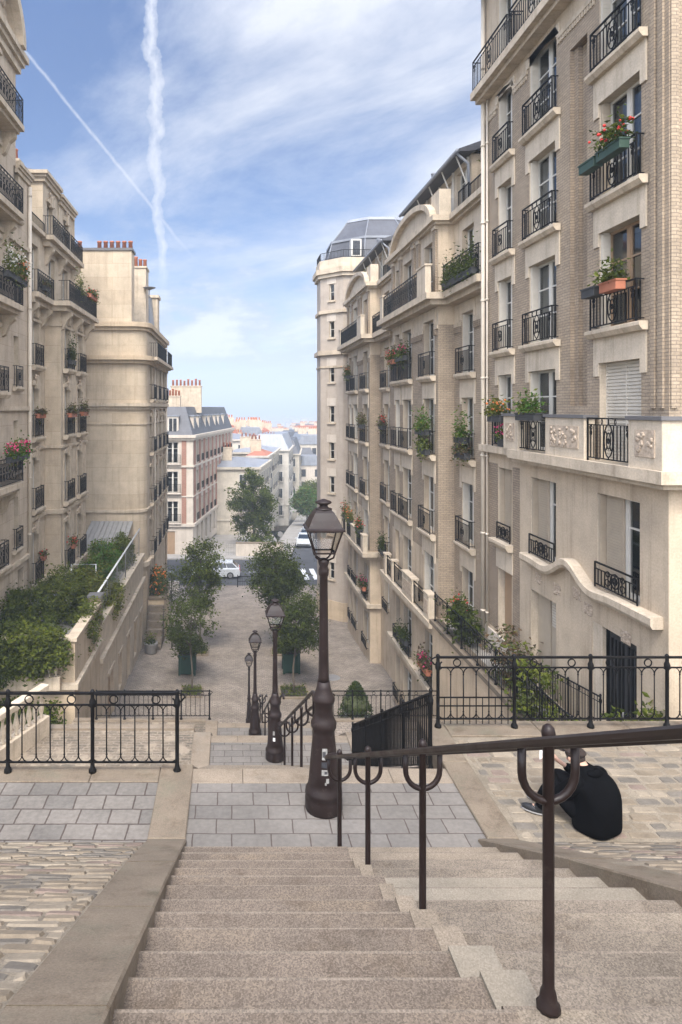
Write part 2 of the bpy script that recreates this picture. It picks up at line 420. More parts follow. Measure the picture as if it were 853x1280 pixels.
def rail_mesh(W, H, style, dp, ends=True):
    key = (round(W, 2), round(H, 2), style, round(dp, 2), ends)
    if key in _RC: return _RC[key]
    m = MB(); w = W / 2; I = 'iron'; y = -dp; b = .009
    m.box(-w, w, y - .02, y + .02, H - .03, H, I); m.box(-w, w, y - .014, y + .014, .06, .085, I)
    m.box(-w, w, y - .011, y + .011, H - .16, H - .14, I) if style != 'bar' else None
    for x in (-w, w):
        m.box(x - .014, x + .014, y - .014, y + .014, 0, H - .03, I)
        if ends and dp > .05:
            m.box(x - .012, x + .012, y, 0, H - .028, H - .004, I); m.box(x - .01, x + .01, y, 0, .06, .08, I)
            for q in range(1, max(2, int(dp / .12)) + 0):
                yy = y + dp * q / max(2, int(dp / .12)); m.box(x - b, x + b, yy - b, yy + b, .08, H - .03, I)
    ov = style == 'oval'
    nb = max(3, round(W / (.105 if style == 'scroll' else .125)))
    for i in range(1, nb):
        x = -w + W * i / nb
        if ov and abs(x) < .17: continue
        m.box(x - b, x + b, y - b, y + b, .085, H - .03 if style == 'bar' else H - .15, I)
    if ov:
        cz = (H - .08) / 2 + .03; rz = (H - .25) / 2
        m.ring((0, y, cz), .155, rz, .013, I, n=18); m.ring((0, y, cz), .075, rz * .5, .012, I, n=12)
        for k in range(4):
            a = math.pi / 4 + k * math.pi / 2
            m.tube([(.06 * math.cos(a), y, cz + rz * .4 * math.sin(a)), (.13 * math.cos(a), y, cz + rz * .82 * math.sin(a))], .012, I, 4)
        m.ring((0, y - .006, cz), .035, .05, .016, I, n=8); m.box(-.01, .01, y - .01, y + .01, .085, cz - rz, I); m.box(-.01, .01, y - .01, y + .01, cz + rz, H - .03, I)
        for sx in (-1, 1):
            xx = sx * (w - .13)
            if w > .4:
                m.ring((xx, y, H - .21), .05, .05, .011, I, n=8); m.ring((xx, y, H - .32), .035, .05, .011, I, n=8)
            m.ring((sx * .24, y, H - .085), .03, .05, .009, I, n=8)
    elif style == 'scroll':
        q = max(2, round(W / .32))
        for i in range(q):
            x = -w + W * (i + .5) / q
            m.ring((x, y - .004, H * .62), .09, .10, .011, I, n=10); m.ring((x, y - .004, H * .36), .07, .13, .011, I, n=10)
            m.ring((x, y, H - .085), .045, .05, .009, I, n=8)
    elif style == 'panel':
        m.ring((0, y - .004, H * .5), .12, .16, .013, I, n=12); m.ring((0, y - .004, H * .5), .05, .07, .013, I, n=8)
    elif style == 'low':
        m.ring((0, y - .004, H * .52), .15, .15, .016, I, n=12); m.ring((0, y - .004, H * .52), .07, .07, .02, I, n=8)
        for sx in (-1, 1):
            m.ring((sx * .27, y, H * .36), .09, .07, .012, I, n=8); m.ring((sx * .26, y, H * .68), .07, .06, .012, I, n=8)
    _RC[key] = m.mesh('railing'); return _RC[key]

class Bld:
    def __init__(s, name, label, cat, x, y, z, rot, group=None):
        s.r = E(name, label, cat, (x, y, z), R(rot), group); s.z = z; s.k = 0
    def part(s, name, me, loc=(0, 0, 0), parent=None):
        if isinstance(me, MB): me = me.mesh(name)
        return link(name, me, parent or s.r, loc if parent else (loc[0], loc[1], loc[2] - s.z))
    def win(s, u, w, W, H, y=0., kind='bars', var=None, shut=None, frame=True):
        v = rng.choice('00123x') if var is None else var
        f, p, c = window_meshes(W, H, kind + v)
        o = s.part('window', f, (u, y, w)); s.part('pane', p, (0, 0, 0), o)
        if c: s.part('curtain', c, (0, 0, 0), o)
        if shut:
            if shut.startswith('closed'): s.part('shutter', shutter_mesh(W, H, shut), (u, y, w))
            else: s.part('shutter', shutter_mesh(W, H, shut), (u - W / 2, y, w))
        return o
    def rail(s, u, w, W, H=.86, style='oval', y=0., dp=.14, ends=True):
        return s.part('railing', rail_mesh(W, H, style, dp, ends), (u, y, w))
    def sill(s, u, w, W, y=0., proj=.2, th=.17, mat='limestone_plain', name='sill'):
        m = MB(); m.prism([(-.02, -th), (-proj + .07, -th), (-proj, -th * .45), (-proj, -.012), (-proj + .012, 0), (-.02, 0)], 'x', -W / 2, W / 2, mat)
        return s.part(name, m, (u, y, w))

def wall(mb, u0, u1, w0, w1, ops, y=0., mf=None, us=(), ws=(), depth=.75, rev='plaster_pale', room=True, rd=None):
    if mf is None: mf = lambda a, b: 'plaster'
    elif isinstance(mf, str): _q = mf; mf = lambda a, b: _q
    U = sorted({u0, u1, *[x for x in us if u0 < x < u1], *[o[0] for o in ops], *[o[1] for o in ops]})
    W = sorted({w0, w1, *[x for x in ws if w0 < x < w1], *[o[2] for o in ops], *[o[3] for o in ops]})
    for i in range(len(U) - 1):
        for j in range(len(W) - 1):
            a, b, c, d = U[i], U[i + 1], W[j], W[j + 1]
            if b - a < 1e-6 or d - c < 1e-6: continue
            uc, wc = (a + b) / 2, (c + d) / 2
            if any(o[0] < uc < o[1] and o[2] < wc < o[3] for o in ops): continue
            mb.quad((a, y, c), (b, y, c), (b, y, d), (a, y, d), mf(uc, wc))
    for o in ops:
        a, b, c, d = o[:4]; z = y + depth; r = o[4] if len(o) > 4 else rev; k = y + (rd or .27)
        for (p, q) in (((a, c), (a, d)), ((a, d), (b, d)), ((b, d), (b, c)), ((b, c), (a, c))):
            mb.quad((p[0], y, p[1]), (q[0], y, q[1]), (q[0], k, q[1]), (p[0], k, p[1]), r)
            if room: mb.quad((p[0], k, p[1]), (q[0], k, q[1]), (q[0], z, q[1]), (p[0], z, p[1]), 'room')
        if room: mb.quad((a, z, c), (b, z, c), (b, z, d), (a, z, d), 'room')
        else: mb.quad((a, k, c), (b, k, c), (b, k, d), (a, k, d), r)
def sheet(mb, axis, at, a0, a1, z0, z1, mat):
    if axis == 'x': mb.quad((at, a0, z0), (at, a1, z0), (at, a1, z1), (at, a0, z1), mat)
    elif axis == 'y': mb.quad((a0, at, z0), (a1, at, z0), (a1, at, z1), (a0, at, z1), mat)
def drainpipe(b, u, y, z0, z1, r=.065, mat='pipe_cream'):
    m = MB(); m.tube([(u, y, z0), (u, y, z1)], r, mat, 10)
    z = z0 + 1.2
    while z < z1: m.tube([(u, y, z), (u, y, z + .06)], r + .018, mat, 10); z += 2.4
    return b.part('drainpipe', m)
def chimney(b, u0, u1, y0, y1, z0, z1, npots, mat='limestone_plain', along='u', pot='terracotta', ph=.55):
    m = MB(); m.box(u0, u1, y0, y1, z0, z1, mat); m.box(u0 - .06, u1 + .06, y0 - .06, y1 + .06, z1, z1 + .12, mat)
    c = b.part('chimney', m)
    for i in range(npots):
        t = (i + .5) / npots
        x, y = (u0 + (u1 - u0) * t, (y0 + y1) / 2) if along == 'u' else ((u0 + u1) / 2, y0 + (y1 - y0) * t)
        p = MB(); h = ph * rng.uniform(.8, 1.15)
        p.lathe([(.13, z1 + .12), (.11, z1 + .12 + h * .85), (.14, z1 + .12 + h * .9), (.13, z1 + .12 + h)], pot, (x, y), 8)
        q = b.part('chimney_pot', p, (0, 0, b.z), c)
        q.location = (0, 0, 0)
    return c

# ------------------------------------------------------------------ right: near brick house (A)
A = Bld('apartment_building', 'tall buff brick apartment house with oval ironwork balconies and a wavy stone ledge', 'building', 7.9, 20.7, -3.1, -90)
cols = [(1.52, .96), (3.82, 1.45), (7.17, 1.45)]
levels = [3.28, 6.06, 8.84, 11.62]; WH = 2.08
ops = [(u - W / 2, u + W / 2, F, F + WH) for F in levels for u, W in cols]
ops += [(u - W / 2, u + W / 2, 14.35, 16.5) for u, W in cols]
low = [(1.5, .92, .55, 2.1), (3.85, 1.35, .55, 2.03), (7.1, 1.5, .55, 2.02)]
ops += [(u - W / 2, u + W / 2, F, F + h) for u, W, F, h in low]
doors = [(1.5, .95, -2.6, 2.3), (3.85, 1.35, -3.02, 2.65), (6.95, 1.6, -3.05, 2.8)]
ops += [(u - W / 2, u + W / 2, F, F + h) for u, W, F, h in doors]
def mfA(u, w):
    if w > 13.4: return 'plaster'
    if w > 3.1: return 'buff_brick'
    if u < 2.5 and (u < 1.0 or u > 2.02) and u > .3 and -2.2 < w < 2.75: return 'buff_brick_dark'
    return 'plaster'
m = MB()
nz = (5.2, 5.95, 4.45, 12.75, 'buff_brick_dark')
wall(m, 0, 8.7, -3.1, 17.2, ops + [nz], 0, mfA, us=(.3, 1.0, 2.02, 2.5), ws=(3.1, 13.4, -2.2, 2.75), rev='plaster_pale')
# stepped brick niche instead of an opening
m.box(5.2, 5.38, .10, .2, 4.45, 12.75, 'buff_brick_dark'); m.box(5.77, 5.95, .10, .2, 4.45, 12.75, 'buff_brick_dark')
m.quad((5.2, .2, 4.45), (5.95, .2, 4.45), (5.95, .2, 12.75), (5.2, .2, 12.75), 'buff_brick_dark')
# body
sheet(m, 'x', 8.7, 0, 12, -3.1, 3.1, 'plaster'); sheet(m, 'x', 8.7, 0, 12, 3.1, 13.4, 'buff_brick'); sheet(m, 'x', 8.7, 0, 12, 13.4, 17.2, 'plaster')
sheet(m, 'x', 0, 0, 12, -3.1, 17.2, 'plaster'); sheet(m, 'y', 12, 0, 8.7, -3.1, 17.2, 'plaster')
for y in (.0, .26, .52, .78): m.box(8.702, 8.745, y + .02, y + .15, 4.4, 13.2, 'buff_brick')
for u in (8.22, 8.46): m.box(u, u + .13, -.045, -.002, 4.4, 13.2, 'buff_brick')
for u0, u1 in ((0.02, .98), (2.1, 3.0), (4.65, 6.35), (8.0, 8.7)):
    m.box(u0, u1, -.05, -.003, 13.3, 13.42, 'limestone_plain')
    n = int((u1 - u0) / .11)
    for i in range(n): m.box(u0 + .02 + i * .11, u0 + .075 + i * .11, -.04, -.003, 13.18, 13.3, 'limestone_plain')
A.part('wall', m)
m = MB(); m.box(-.0, 9.1, -.5, 12.3, 17.2, 17.5, 'limestone_plain'); A.part('cornice', m)
m = MB(); m.prism([(-.2, 17.5), (12, 17.5), (11, 20.), (1.2, 20.)], 'x', .1, 8.8, 'slate'); A.part('roof', m)
# ledges
m = MB(); m.band([(-.02, 0), (2.55, 0)], .2, 3.08, 3.28, 'limestone_plain'); m.band([(2.55, 0), (8.7, 0), (8.7, 12)], .38, 3.05, 3.28, 'limestone_plain')
m.band([(2.56, 0), (8.69, 0), (8.69, 12)], .26, 2.95, 3.05, 'limestone_plain')
A.part('ledge', m)
m = MB(); m.band([(-.02, 0), (8.7, 0), (8.7, 8)], .46, 13.98, 14.2, 'limestone_plain'); m.band([(-.02, 0), (8.69, 0), (8.69, 8)], .3, 13.86, 13.98, 'limestone_plain'); A.part('ledge', m)
# parapet between balconies
for u0, u1, r in ((2.12, 3.05, (2.3, 2.85)), (4.6, 6.38, (4.85, 6.15)), (7.97, 8.98, (8.2, 8.78))):
    m = MB(); m.bbox(u0, u1, -.3, -.06 if u1 < 8.9 else 3., 3.28, 4.18, 'plaster_pale', .01); m.box(u0 - .04, u1 + .04, -.34, -.02 if u1 < 8.9 else 3.04, 4.18, 4.25, 'lead_cap')
    p = A.part('parapet', m)
    q = MB(); q.box(r[0], r[1], -.318, -.298, 3.5, 4.0, 'relief')
    for i in range(int((r[1] - r[0]) * 26)):
        q.ball((rng.uniform(r[0] + .06, r[1] - .06), -.322, rng.uniform(3.56, 3.95)), (rng.uniform(.03, .07), .022, rng.uniform(.03, .06)), 'relief', 6, 4)
    link('relief_panel', q.mesh('relief_panel'), p)
for F in levels[1:] + [14.35]:
    for u, W in cols:
        if F < 14: A.sill(u, F, W + .5, proj=.2)
for F, nxt in zip(levels, levels[1:] + [13.86]):           # plaster apron and lintel block over each window
    for u, W in cols:
        m = MB(); top = nxt - .17
        m.prism([(u - W / 2 - .19, top), (u - W / 2 - .19, F + WH - .28), (u - W / 2 - .003, F + WH - .28), (u - W / 2 - .003, F + WH + .0), (u + W / 2 + .003, F + WH + .0), (u + W / 2 + .003, F + WH - .28), (u + W / 2 + .19, F + WH - .28), (u + W / 2 + .19, top)], 'y', -.035, -.002, 'plaster_pale')
        A.part('apron', m)
k = 0
for F in levels:
    for ci, (u, W) in enumerate(cols):
        closed = ci == 2 and F < 4
        A.win(u, F, W, WH, shut='closed pale' if closed else 'folded pale' if ci < 2 or k % 2 else 'folded beige', kind='oakbars' if (ci == 2 and 6 < F < 7) else 'bars')
        if F < 4: A.rail(u + (.03 if ci == 2 else 0), F, (W + .1 if ci == 0 else W + .12), .86 if ci == 0 else .92, 'bar' if ci == 0 else 'oval', dp=.16 if ci == 0 else .24, ends=ci == 0)
        else: A.rail(u, F, W + (.1 if ci == 0 else .18), .84, 'panel' if ci == 0 else 'oval', dp=.15)
        k += 1
for u, W in cols: A.win(u, 14.35, W, 2.15, shut='folded pale')
for u0, u1 in ((0.05, 2.6), (2.75, 5.4), (5.6, 8.6)): A.rail((u0 + u1) / 2, 14.2, u1 - u0, .95, 'oval', dp=.40)
for ci, (u, W, F, h) in enumerate(low):
    A.win(u, F, W, h, kind='plain', shut='folded beige'); A.rail(u, F, W, .55 if ci else .5, 'low', dp=.05, ends=False)
    # closed inner leaf of the louvred shutter
    m = MB(); x0 = u - W / 2 + .1
    m.box(x0, x0 + W * .42, .15, .18, .02, h - .04, 'shutter_beige')
    for i in range(int(h / .06) - 2): m.box(x0 + .05, x0 + W * .42 - .05, .138, .15, .1 + i * .06, .14 + i * .06, 'shutter_beige')
    mm = m.mesh('shutter'); A.part('shutter', mm, (0, 0, F))
# wavy ledge under the two low windows
pts = []
for i in range(41):
    u = 3.0 + 5.55 * i / 40
    g = math.exp(-((u - 5.35) / .62) ** 2) * .36 - math.exp(-((u - 4.35) / .5) ** 2) * .06 - math.exp(-((u - 6.4) / .5) ** 2) * .07
    pts.append((u, .36 + g))
m = MB(); vs = []
for u, z in pts: vs += [(u, 0.02, z - .02), (u, -.2, z - .02), (u, -.24, z + .05), (u, -.24, z + .18), (u, -.20, z + .205), (u, .02, z + .205)]
fs = [(i * 6 + q, i * 6 + (q + 1) % 6, i * 6 + 6 + (q + 1) % 6, i * 6 + 6 + q) for i in range(40) for q in range(6)] + [(5, 4, 3, 2, 1, 0), tuple(240 + q for q in range(6))]
m.add(vs, fs, 'limestone_plain'); A.part('ledge', m)
A.sill(1.5, .55, 1.25, proj=.24, th=.2)
m = MB(); m.box(.93, 2.07, -.03, -.003, -.3, .35, 'plaster_pale'); A.part('apron', m)
for u, w, n in ((3.6, .12, 5), (4.6, .1, 6), (5.5, .25, 10), (6.0, .05, 8), (7.4, -.1, 9)):       # carved clusters under the ledge
    m = MB(); m.box(u - .16, u + .16, -.012, -.003, w - .22, w + .02, 'relief')
    for i in range(n * 3): m.ball((u + rng.uniform(-.15, .15), -.004, w - rng.uniform(0, .22)), (rng.uniform(.03, .07), .022, rng.uniform(.02, .05)), 'relief', 7, 4)
    A.part('carving', m)
# doors: a shutter, a dark double door and a half-hidden side door
m = MB(); m.box(3.18, 3.85, .19, .22, -3.02, -.4, 'shutter_beige'); m.box(3.9, 4.52, .2, .23, -3.02, -.4, 'shutter_beige')
for i in range(9): m.box(3.95, 4.45, .19, .2, -1.1 + i * .07, -1.055 + i * .07, 'shutter_white')
A.part('door', m)
m = MB(); m.box(6.55, 7.72, .16, .22, -3.05, -.28, 'trough_dark')
for u in (6.6, 7.18):
    for i in range(4): m.box(u + .05 + i * .13, u + .09 + i * .13, .13, .16, -2.9, -.45, 'iron')
    m.box(u, u + .52, .135, .16, -1.9, -1.84, 'iron')
d = A.part('door', m); q = MB(); q.tube([(7.13, .1, -2.0), (7.13, .1, -1.8)], .015, 'grey_metal'); link('handle', q.mesh('handle'), d)
m = MB(); m.box(1.05, 1.95, .19, .22, -2.6, -.32, 'oak_wood'); A.part('door', m)
m = MB(); m.box(6.15, 6.52, .02, .1, -3.05, -.26, 'plaster_pale'); A.part('door_surround', m)
m = MB(); m.box(-.0, 2.9, -.06, -.003, -3.1, -2.3, 'white_stone'); m.box(2.9, 8.73, -.07, -.003, -3.1, -2.75, 'limestone_plain'); A.part('plinth', m)
drainpipe(A, .1, -.1, -3.1, 17.2); drainpipe(A, .34, -.07, -3.1, 13.9, .03)

# ------------------------------------------------------------------ right: the two cream and brick houses (B, C)
def house(x, y, dz, label, ground):
    b = Bld('apartment_building', label, 'building', x, y, ground, -90)
    Ls = [-3.38, -.38, 2.62, 5.62]; Hh = 2.15; top = 8.6
    bay = [(2.2, .8), (3.85, 1.4), (7.05, 1.35)]; rec = [(9.6, 1.15)]
    yb, yr = -.3, .3
    T = 12.1
    def mf(u, w):
        w -= dz
        if w < -3.4: return 'plaster'
        if w < -1.2 and u < 8.2: return 'plaster'
        if w > 7.5: return 'plaster_pale'
        return 'buff_brick' if (u > 7.8 or 4.7 < u < 6.2 or u < 1.7) else 'buff_brick'
    m = MB()
    z0 = ground; zt = top + 2.75 + dz
    def win_ops(cs): return [(u - W / 2, u + W / 2, F + dz, F + Hh + dz) for F in Ls + [top] for u, W in cs]
    lowb = [(u, W, F + dz, h) for F, h in ((-6.25, 1.95), (-9.0, 2.0)) for u, W in bay]
    lowr = [(u, W, F + dz, h) for F, h in ((-6.25, 1.95),) for u, W in rec]
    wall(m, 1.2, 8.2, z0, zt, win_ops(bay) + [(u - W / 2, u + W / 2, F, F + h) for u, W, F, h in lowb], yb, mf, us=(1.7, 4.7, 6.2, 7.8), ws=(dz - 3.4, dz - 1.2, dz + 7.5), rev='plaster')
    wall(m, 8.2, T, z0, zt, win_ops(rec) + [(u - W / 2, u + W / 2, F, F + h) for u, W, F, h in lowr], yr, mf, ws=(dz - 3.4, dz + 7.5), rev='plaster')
    wall(m, 0, 1.2, z0, zt, [], yr, mf, ws=(dz - 3.4, dz + 7.5))
    for (a, mt0, mt1) in ((8.2, 'buff_brick', 'plaster'), (1.2, 'buff_brick', 'plaster')):
        sheet(m, 'x', a, yb, yr, dz - 3.4, dz + 7.5, mt0); sheet(m, 'x', a, yb, yr, z0, dz - 3.4, mt1); sheet(m, 'x', a, yb, yr, dz + 7.5, zt, mt1)
    sheet(m, 'x', 0, yr, 11, z0, zt, 'plaster'); sheet(m, 'x', T, yr, 11, z0, zt, 'plaster'); sheet(m, 'y', 11, 0, T, z0, zt, 'plaster')
    # brick capital bands
    for u0, u1, yy in ((1.25, 1.75, yb), (4.62, 6.3, yb), (7.78, 8.2, yb), (8.25, 8.95, yr), (10.25, 12.0, yr)):
        m.box(u0, u1, yy - .05, yy - .003, 7.35 + dz, 7.5 + dz, 'limestone_plain')
        for i in range(int((u1 - u0) / .16)): m.box(u0 + .03 + i * .16, u0 + .11 + i * .16, yy - .07, yy - .003, 7.12 + dz, 7.35 + dz, 'buff_brick_dark')
    b.part('wall', m)
    path_top = [(0, yr), (1.2, yr), (1.2, yb), (8.2, yb), (8.2, yr), (T, yr)]
    # balcony slab under the top floor, and under the parapet row
    m = MB(); m.band(path_top, .62, top - .24 + dz, top + dz, 'limestone_plain'); m.band(path_top, .42, top - .42 + dz, top - .24 + dz, 'limestone_plain'); b.part('balcony_slab', m)
    m = MB(); m.band([(0, yr), (1.2, yr), (1.2, yb), (8.2, yb), (8.2, yr)], .5, -3.62 + dz, -3.4 + dz, 'limestone_plain'); m.band([(0, yr), (1.2, yr), (1.2, yb), (8.2, yb), (8.2, yr)], .3, -3.78 + dz, -3.62 + dz, 'limestone_plain'); b.part('balcony_slab', m)
    m = MB(); m.band([(1.2, yr), (1.2, yb), (8.2, yb), (8.2, yr)], .22, -6.5 + dz, -6.3 + dz, 'limestone_plain'); b.part('ledge', m)
    # parapets of the -3.4 row
    for u0, u1 in ((1.3, 1.7), (2.75, 3.05), (4.7, 6.25), (7.85, 8.5)):
        m = MB(); m.bbox(u0, u1, yb - .45, yb - .2, -3.4 + dz, -2.5 + dz, 'plaster_pale', .01); m.box(u0 - .03, u1 + .03, yb - .48, yb - .17, -2.5 + dz, -2.43 + dz, 'limestone_plain')
        q = b.part('parapet', m)
        r_ = MB(); r_.box(u0 + .08, u1 - .08, yb - .465, yb - .447, -3.2 + dz, -2.7 + dz, 'relief'); link('relief_panel', r_.mesh('relief_panel'), q)
    # top floor piers of the balcony
    for u0, u1 in ((1.2, 1.75), (7.5, 8.6)):
        m = MB(); m.bbox(u0, u1, yb - .6, yb - .38, top + dz, top + 1.0 + dz, 'plaster_pale', .01); m.box(u0 - .03, u1 + .03, yb - .63, yb - .35, top + 1. + dz, top + 1.07 + dz, 'limestone_plain'); b.part('parapet', m)
    b.rail(4.62, top + dz, 5.7, .98, 'scroll', yb, .55, False)
    b.rail(10.35, top + dz, 3.45, .98, 'scroll', yr, .55, True); b.rail(.55, top + dz, 1.0, .98, 'scroll', yr, .55, True)
    for u, W in bay + rec:
        yy = yb if u < 8.2 else yr
        for i, F in enumerate(Ls + [top]):
            f = F + dz
            sh = rng.choice(['folded beige', 'folded beige', None, 'folded pale', 'closed beige' if W < 1 else 'folded beige'])
            b.win(u, f, W, Hh, yy, shut=sh)
            if F < top and not (F < -3 and u < 8.2):
                b.sill(u, f, W + .5, yy, .24, .2)
                b.rail(u, f, W + .2, .92, 'panel' if u > 8.2 or W < 1 else 'panel', yy, .2)
            elif F < 0: b.rail(u, f, W + .15, .9, 'panel', yy, .38, False)
            if F < top:
                m = MB(); tp = (Ls + [top])[i + 1] + dz - (.2 if i < 3 else .45)
                zb = f + Hh
                m.prism([(u - W / 2 - .17, tp), (u - W / 2 - .17, zb - .22), (u - W / 2 - .003, zb - .22), (u - W / 2 - .003, zb), (u + W / 2 + .003, zb), (u + W / 2 + .003, zb - .22), (u + W / 2 + .17, zb - .22), (u + W / 2 + .17, tp)], 'y', yy - .035, yy - .002, 'plaster_pale')
                b.part('apron', m)
    for u, W, F, h in lowb + lowr:
        yy = yb if u < 8.2 else yr
        b.win(u, F, W, h, yy, kind='plain', shut='folded beige')
        b.rail(u, F, W + .05, .6, 'low', yy, .12, True)
    # pilasters of the top floor, cornice, segmental pediment, attic
    for u in (1.5, 2.9, 5.05, 5.75, 7.95):
        m = MB(); m.box(u - .17, u + .17, yb - .09, yb - .003, top + dz, zt - .3, 'buff_brick'); m.box(u - .22, u + .22, yb - .13, yb - .003, zt - .3, zt - .16, 'plaster_pale'); b.part('pilaster', m)
    m = MB(); m.band(path_top, .3, zt - .06, zt + .14, 'limestone_plain'); m.band(path_top, .16, zt - .16, zt - .06, 'limestone_plain'); b.part('cornice', m)
    cx, rx, rz = 4.7, 3.3, 1.15
    def arc(rx, rz, n=20): return [(cx + rx * math.cos(math.pi * i / n), zt + .14 + rz * math.sin(math.pi * i / n)) for i in range(n + 1)]
    m = MB(); m.prism(arc(rx - .3, rz - .22), 'y', yb - .02, yb + .5, 'plaster_pale')
    o_, i_ = arc(rx, rz), arc(rx - .3, rz - .22); n = len(o_); vs = []
    for yy in (yb - .25, yb + .5): vs += [(p[0], yy, p[1]) for p in o_] + [(p[0], yy, p[1]) for p in i_]
    fs = []
    for i in range(n - 1):
        fs += [(i, i + 1, n + i + 1, n + i), (i, 2 * n + i, 2 * n + i + 1, i + 1), (n + i, n + i + 1, 3 * n + i + 1, 3 * n + i)]
    m.add(vs, fs, 'limestone_plain'); b.part('pediment', m)
    m = MB(); m.bbox(7.3, 8.3, yb + .0, yb + .45, zt + .14, zt + 1.15, 'plaster_pale'); b.part('parapet', m); m = MB(); m.bbox(1.1, 2.0, yb, yb + .45, zt + .14, zt + 1.0, 'plaster_pale'); b.part('parapet', m)
    # attic: set-back glazed storey with raked slate roof
    z1 = zt + .14; z2 = z1 + 2.15
    m = MB(); aops = [(7.1, 8.3, z1 + .5, z1 + 1.9), (5.4, 6.6, z1 + .5, z1 + 1.9), (3.7, 4.9, z1 + .6, z1 + 1.9), (2.0, 3.2, z1 + .6, z1 + 1.9)]
    wall(m, 1., 8.7, z1, z2, aops, .75, 'plaster_pale', rd=.15)
    sheet(m, 'x', 8.7, .75, 11, z1, z2 + .1, 'plaster'); sheet(m, 'x', 1., .75, 11, z1, z2, 'plaster'); m.add([(8.7, .75, z2), (8.7, 11, z2), (8.7, 11, z2 + 1.5), (8.7, 4.5, z2 + 1.5)], [(0, 1, 2, 3)], 'plaster')
    b.part('attic_wall', m)
    for a in aops: b.win((a[0] + a[1]) / 2, a[2], a[1] - a[0], a[3] - a[2], .7, kind='plain')
    m = MB(); m.prism([(.2, z2 + .0), (.2, z2 + .09), (4.5, z2 + 1.62), (11, z2 + 1.62), (11, z2 + 1.5), (4.5, z2 + 1.5), (.75, z2 + .02)], 'x', .8, 8.95, 'slate')
    rf = b.part('roof', m)
    m = MB(); m.prism([(.75, z1 - .02), (1.3, z1 + 1.75), (2.2, z1 + 2.0), (11, z1 + 2.0), (11, z1 - .02)], 'x', 8.72, T - .02, 'slate'); m.prism([(.75, z1 - .02), (1.3, z1 + 1.75), (11, z1 + 1.9), (11, z1 - .02)], 'x', .02, .98, 'slate'); b.part('roof', m)
    m = MB(); m.tube([(.8, .16, z2 + .02), (8.95, .16, z2 + .02)], .075, 'zinc', 8); m.tube([(8.8, .16, z2), (8.8, .6, z2 - .4), (8.8, .66, z1)], .05, 'zinc', 8); link('gutter', m.mesh('gutter'), rf, (0, 0, 0))
    for u in (8.5, 6.85, 5.15, 3.4):
        m = MB(); m.box(u - .04, u + .04, .66, .74, z1 + .0, z2 - .05, 'white_wood'); m.tube([(u, .66, z1 + 1.1), (u, .26, z2 - .02)], .03, 'white_wood', 4); b.part('strut', m)
    b.rail(8.9, z1 + .02, 1.1, .85, 'bar', yr, -.1, False); b.rail(10.6, z1 + .02, 2.8, .8, 'bar', yr, -.15, False)
    chimney(b, .3, .95, 1.6, 3., z1, z2 + 1.5, 3, 'plaster', 'y', 'zinc')
    return b
HB = house(7.95, 32.8, 0., 'cream and brick apartment house with arched pediment next to the tall near right house', -9.7)
HC = house(7.95, 44.95, -.15, 'cream and brick apartment house with arched pediment beside the slate roofed corner tower', -10.4)

# ------------------------------------------------------------------ right: the corner turret house (D)
D = Bld('tower_building', 'rendered octagonal corner tower house with narrow windows under a slate mansard', 'building', 8.62, 47.9, -11.0, 0)
ap = 2.35; cr = ap / math.cos(math.pi / 8)
oct_ = [(cr * math.cos(math.pi / 8 + k * math.pi / 4), cr * math.sin(math.pi / 8 + k * math.pi / 4)) for k in range(8)]
m = MB(); z0, z1 = -11., 14.1
slots = [11.9, 9.3, 6.2, 3.4, .85, -1.5, -4.4, -7.5]; sw, sh = .42, 1.15
for k in range(8):
    p, q = Vector(oct_[k]), Vector(oct_[(k + 1) % 8])
    if k == 4:                              # the chamfer face that looks back up the steps: stair windows
        e = (q - p); Lf = e.length; e.normalize(); nin = Vector((-e.y, e.x))
        zs = sorted({z0, z1, *slots, *[s_ + sh for s_ in slots]}); us_ = [0, Lf / 2 - sw / 2, Lf / 2 + sw / 2, Lf]
        for i in range(3):
            for j in range(len(zs) - 1):
                zc = (zs[j] + zs[j + 1]) / 2
                if i == 1 and any(s_ < zc < s_ + sh for s_ in slots): continue
                a, b_ = p + e * us_[i], p + e * us_[i + 1]
                m.quad((a.x, a.y, zs[j]), (b_.x, b_.y, zs[j]), (b_.x, b_.y, zs[j + 1]), (a.x, a.y, zs[j + 1]), 'tower_render')
        for s_ in slots:
            a, b_ = p + e * us_[1], p + e * us_[2]; a2, b2 = a + nin * .25, b_ + nin * .25
            for (c, d, c2, d2, zA, zB) in ((a, a, a2, a2, s_, s_ + sh), (b_, b_, b2, b2, s_, s_ + sh)):
                m.quad((c.x, c.y, zA), (c2.x, c2.y, zA), (c2.x, c2.y, zB), (c.x, c.y, zB), 'plaster_pale')
            for zz in (s_, s_ + sh): m.quad((a.x, a.y, zz), (b_.x, b_.y, zz), (b2.x, b2.y, zz), (a2.x, a2.y, zz), 'plaster_pale')
            m.quad((a2.x, a2.y, s_), (b2.x, b2.y, s_), (b2.x, b2.y, s_ + sh), (a2.x, a2.y, s_ + sh), 'room')
    else: m.quad((p.x, p.y, z0), (q.x, q.y, z0), (q.x, q.y, z1), (p.x, p.y, z1), 'tower_render')
m.box(0, 6, -1., 10, z0, z1, 'tower_render')
D.part('wall', m)
p, q = Vector(oct_[4]), Vector(oct_[5]); c = (p + q) / 2; e = (q - p).normalized(); ang = math.atan2(e.y, e.x)
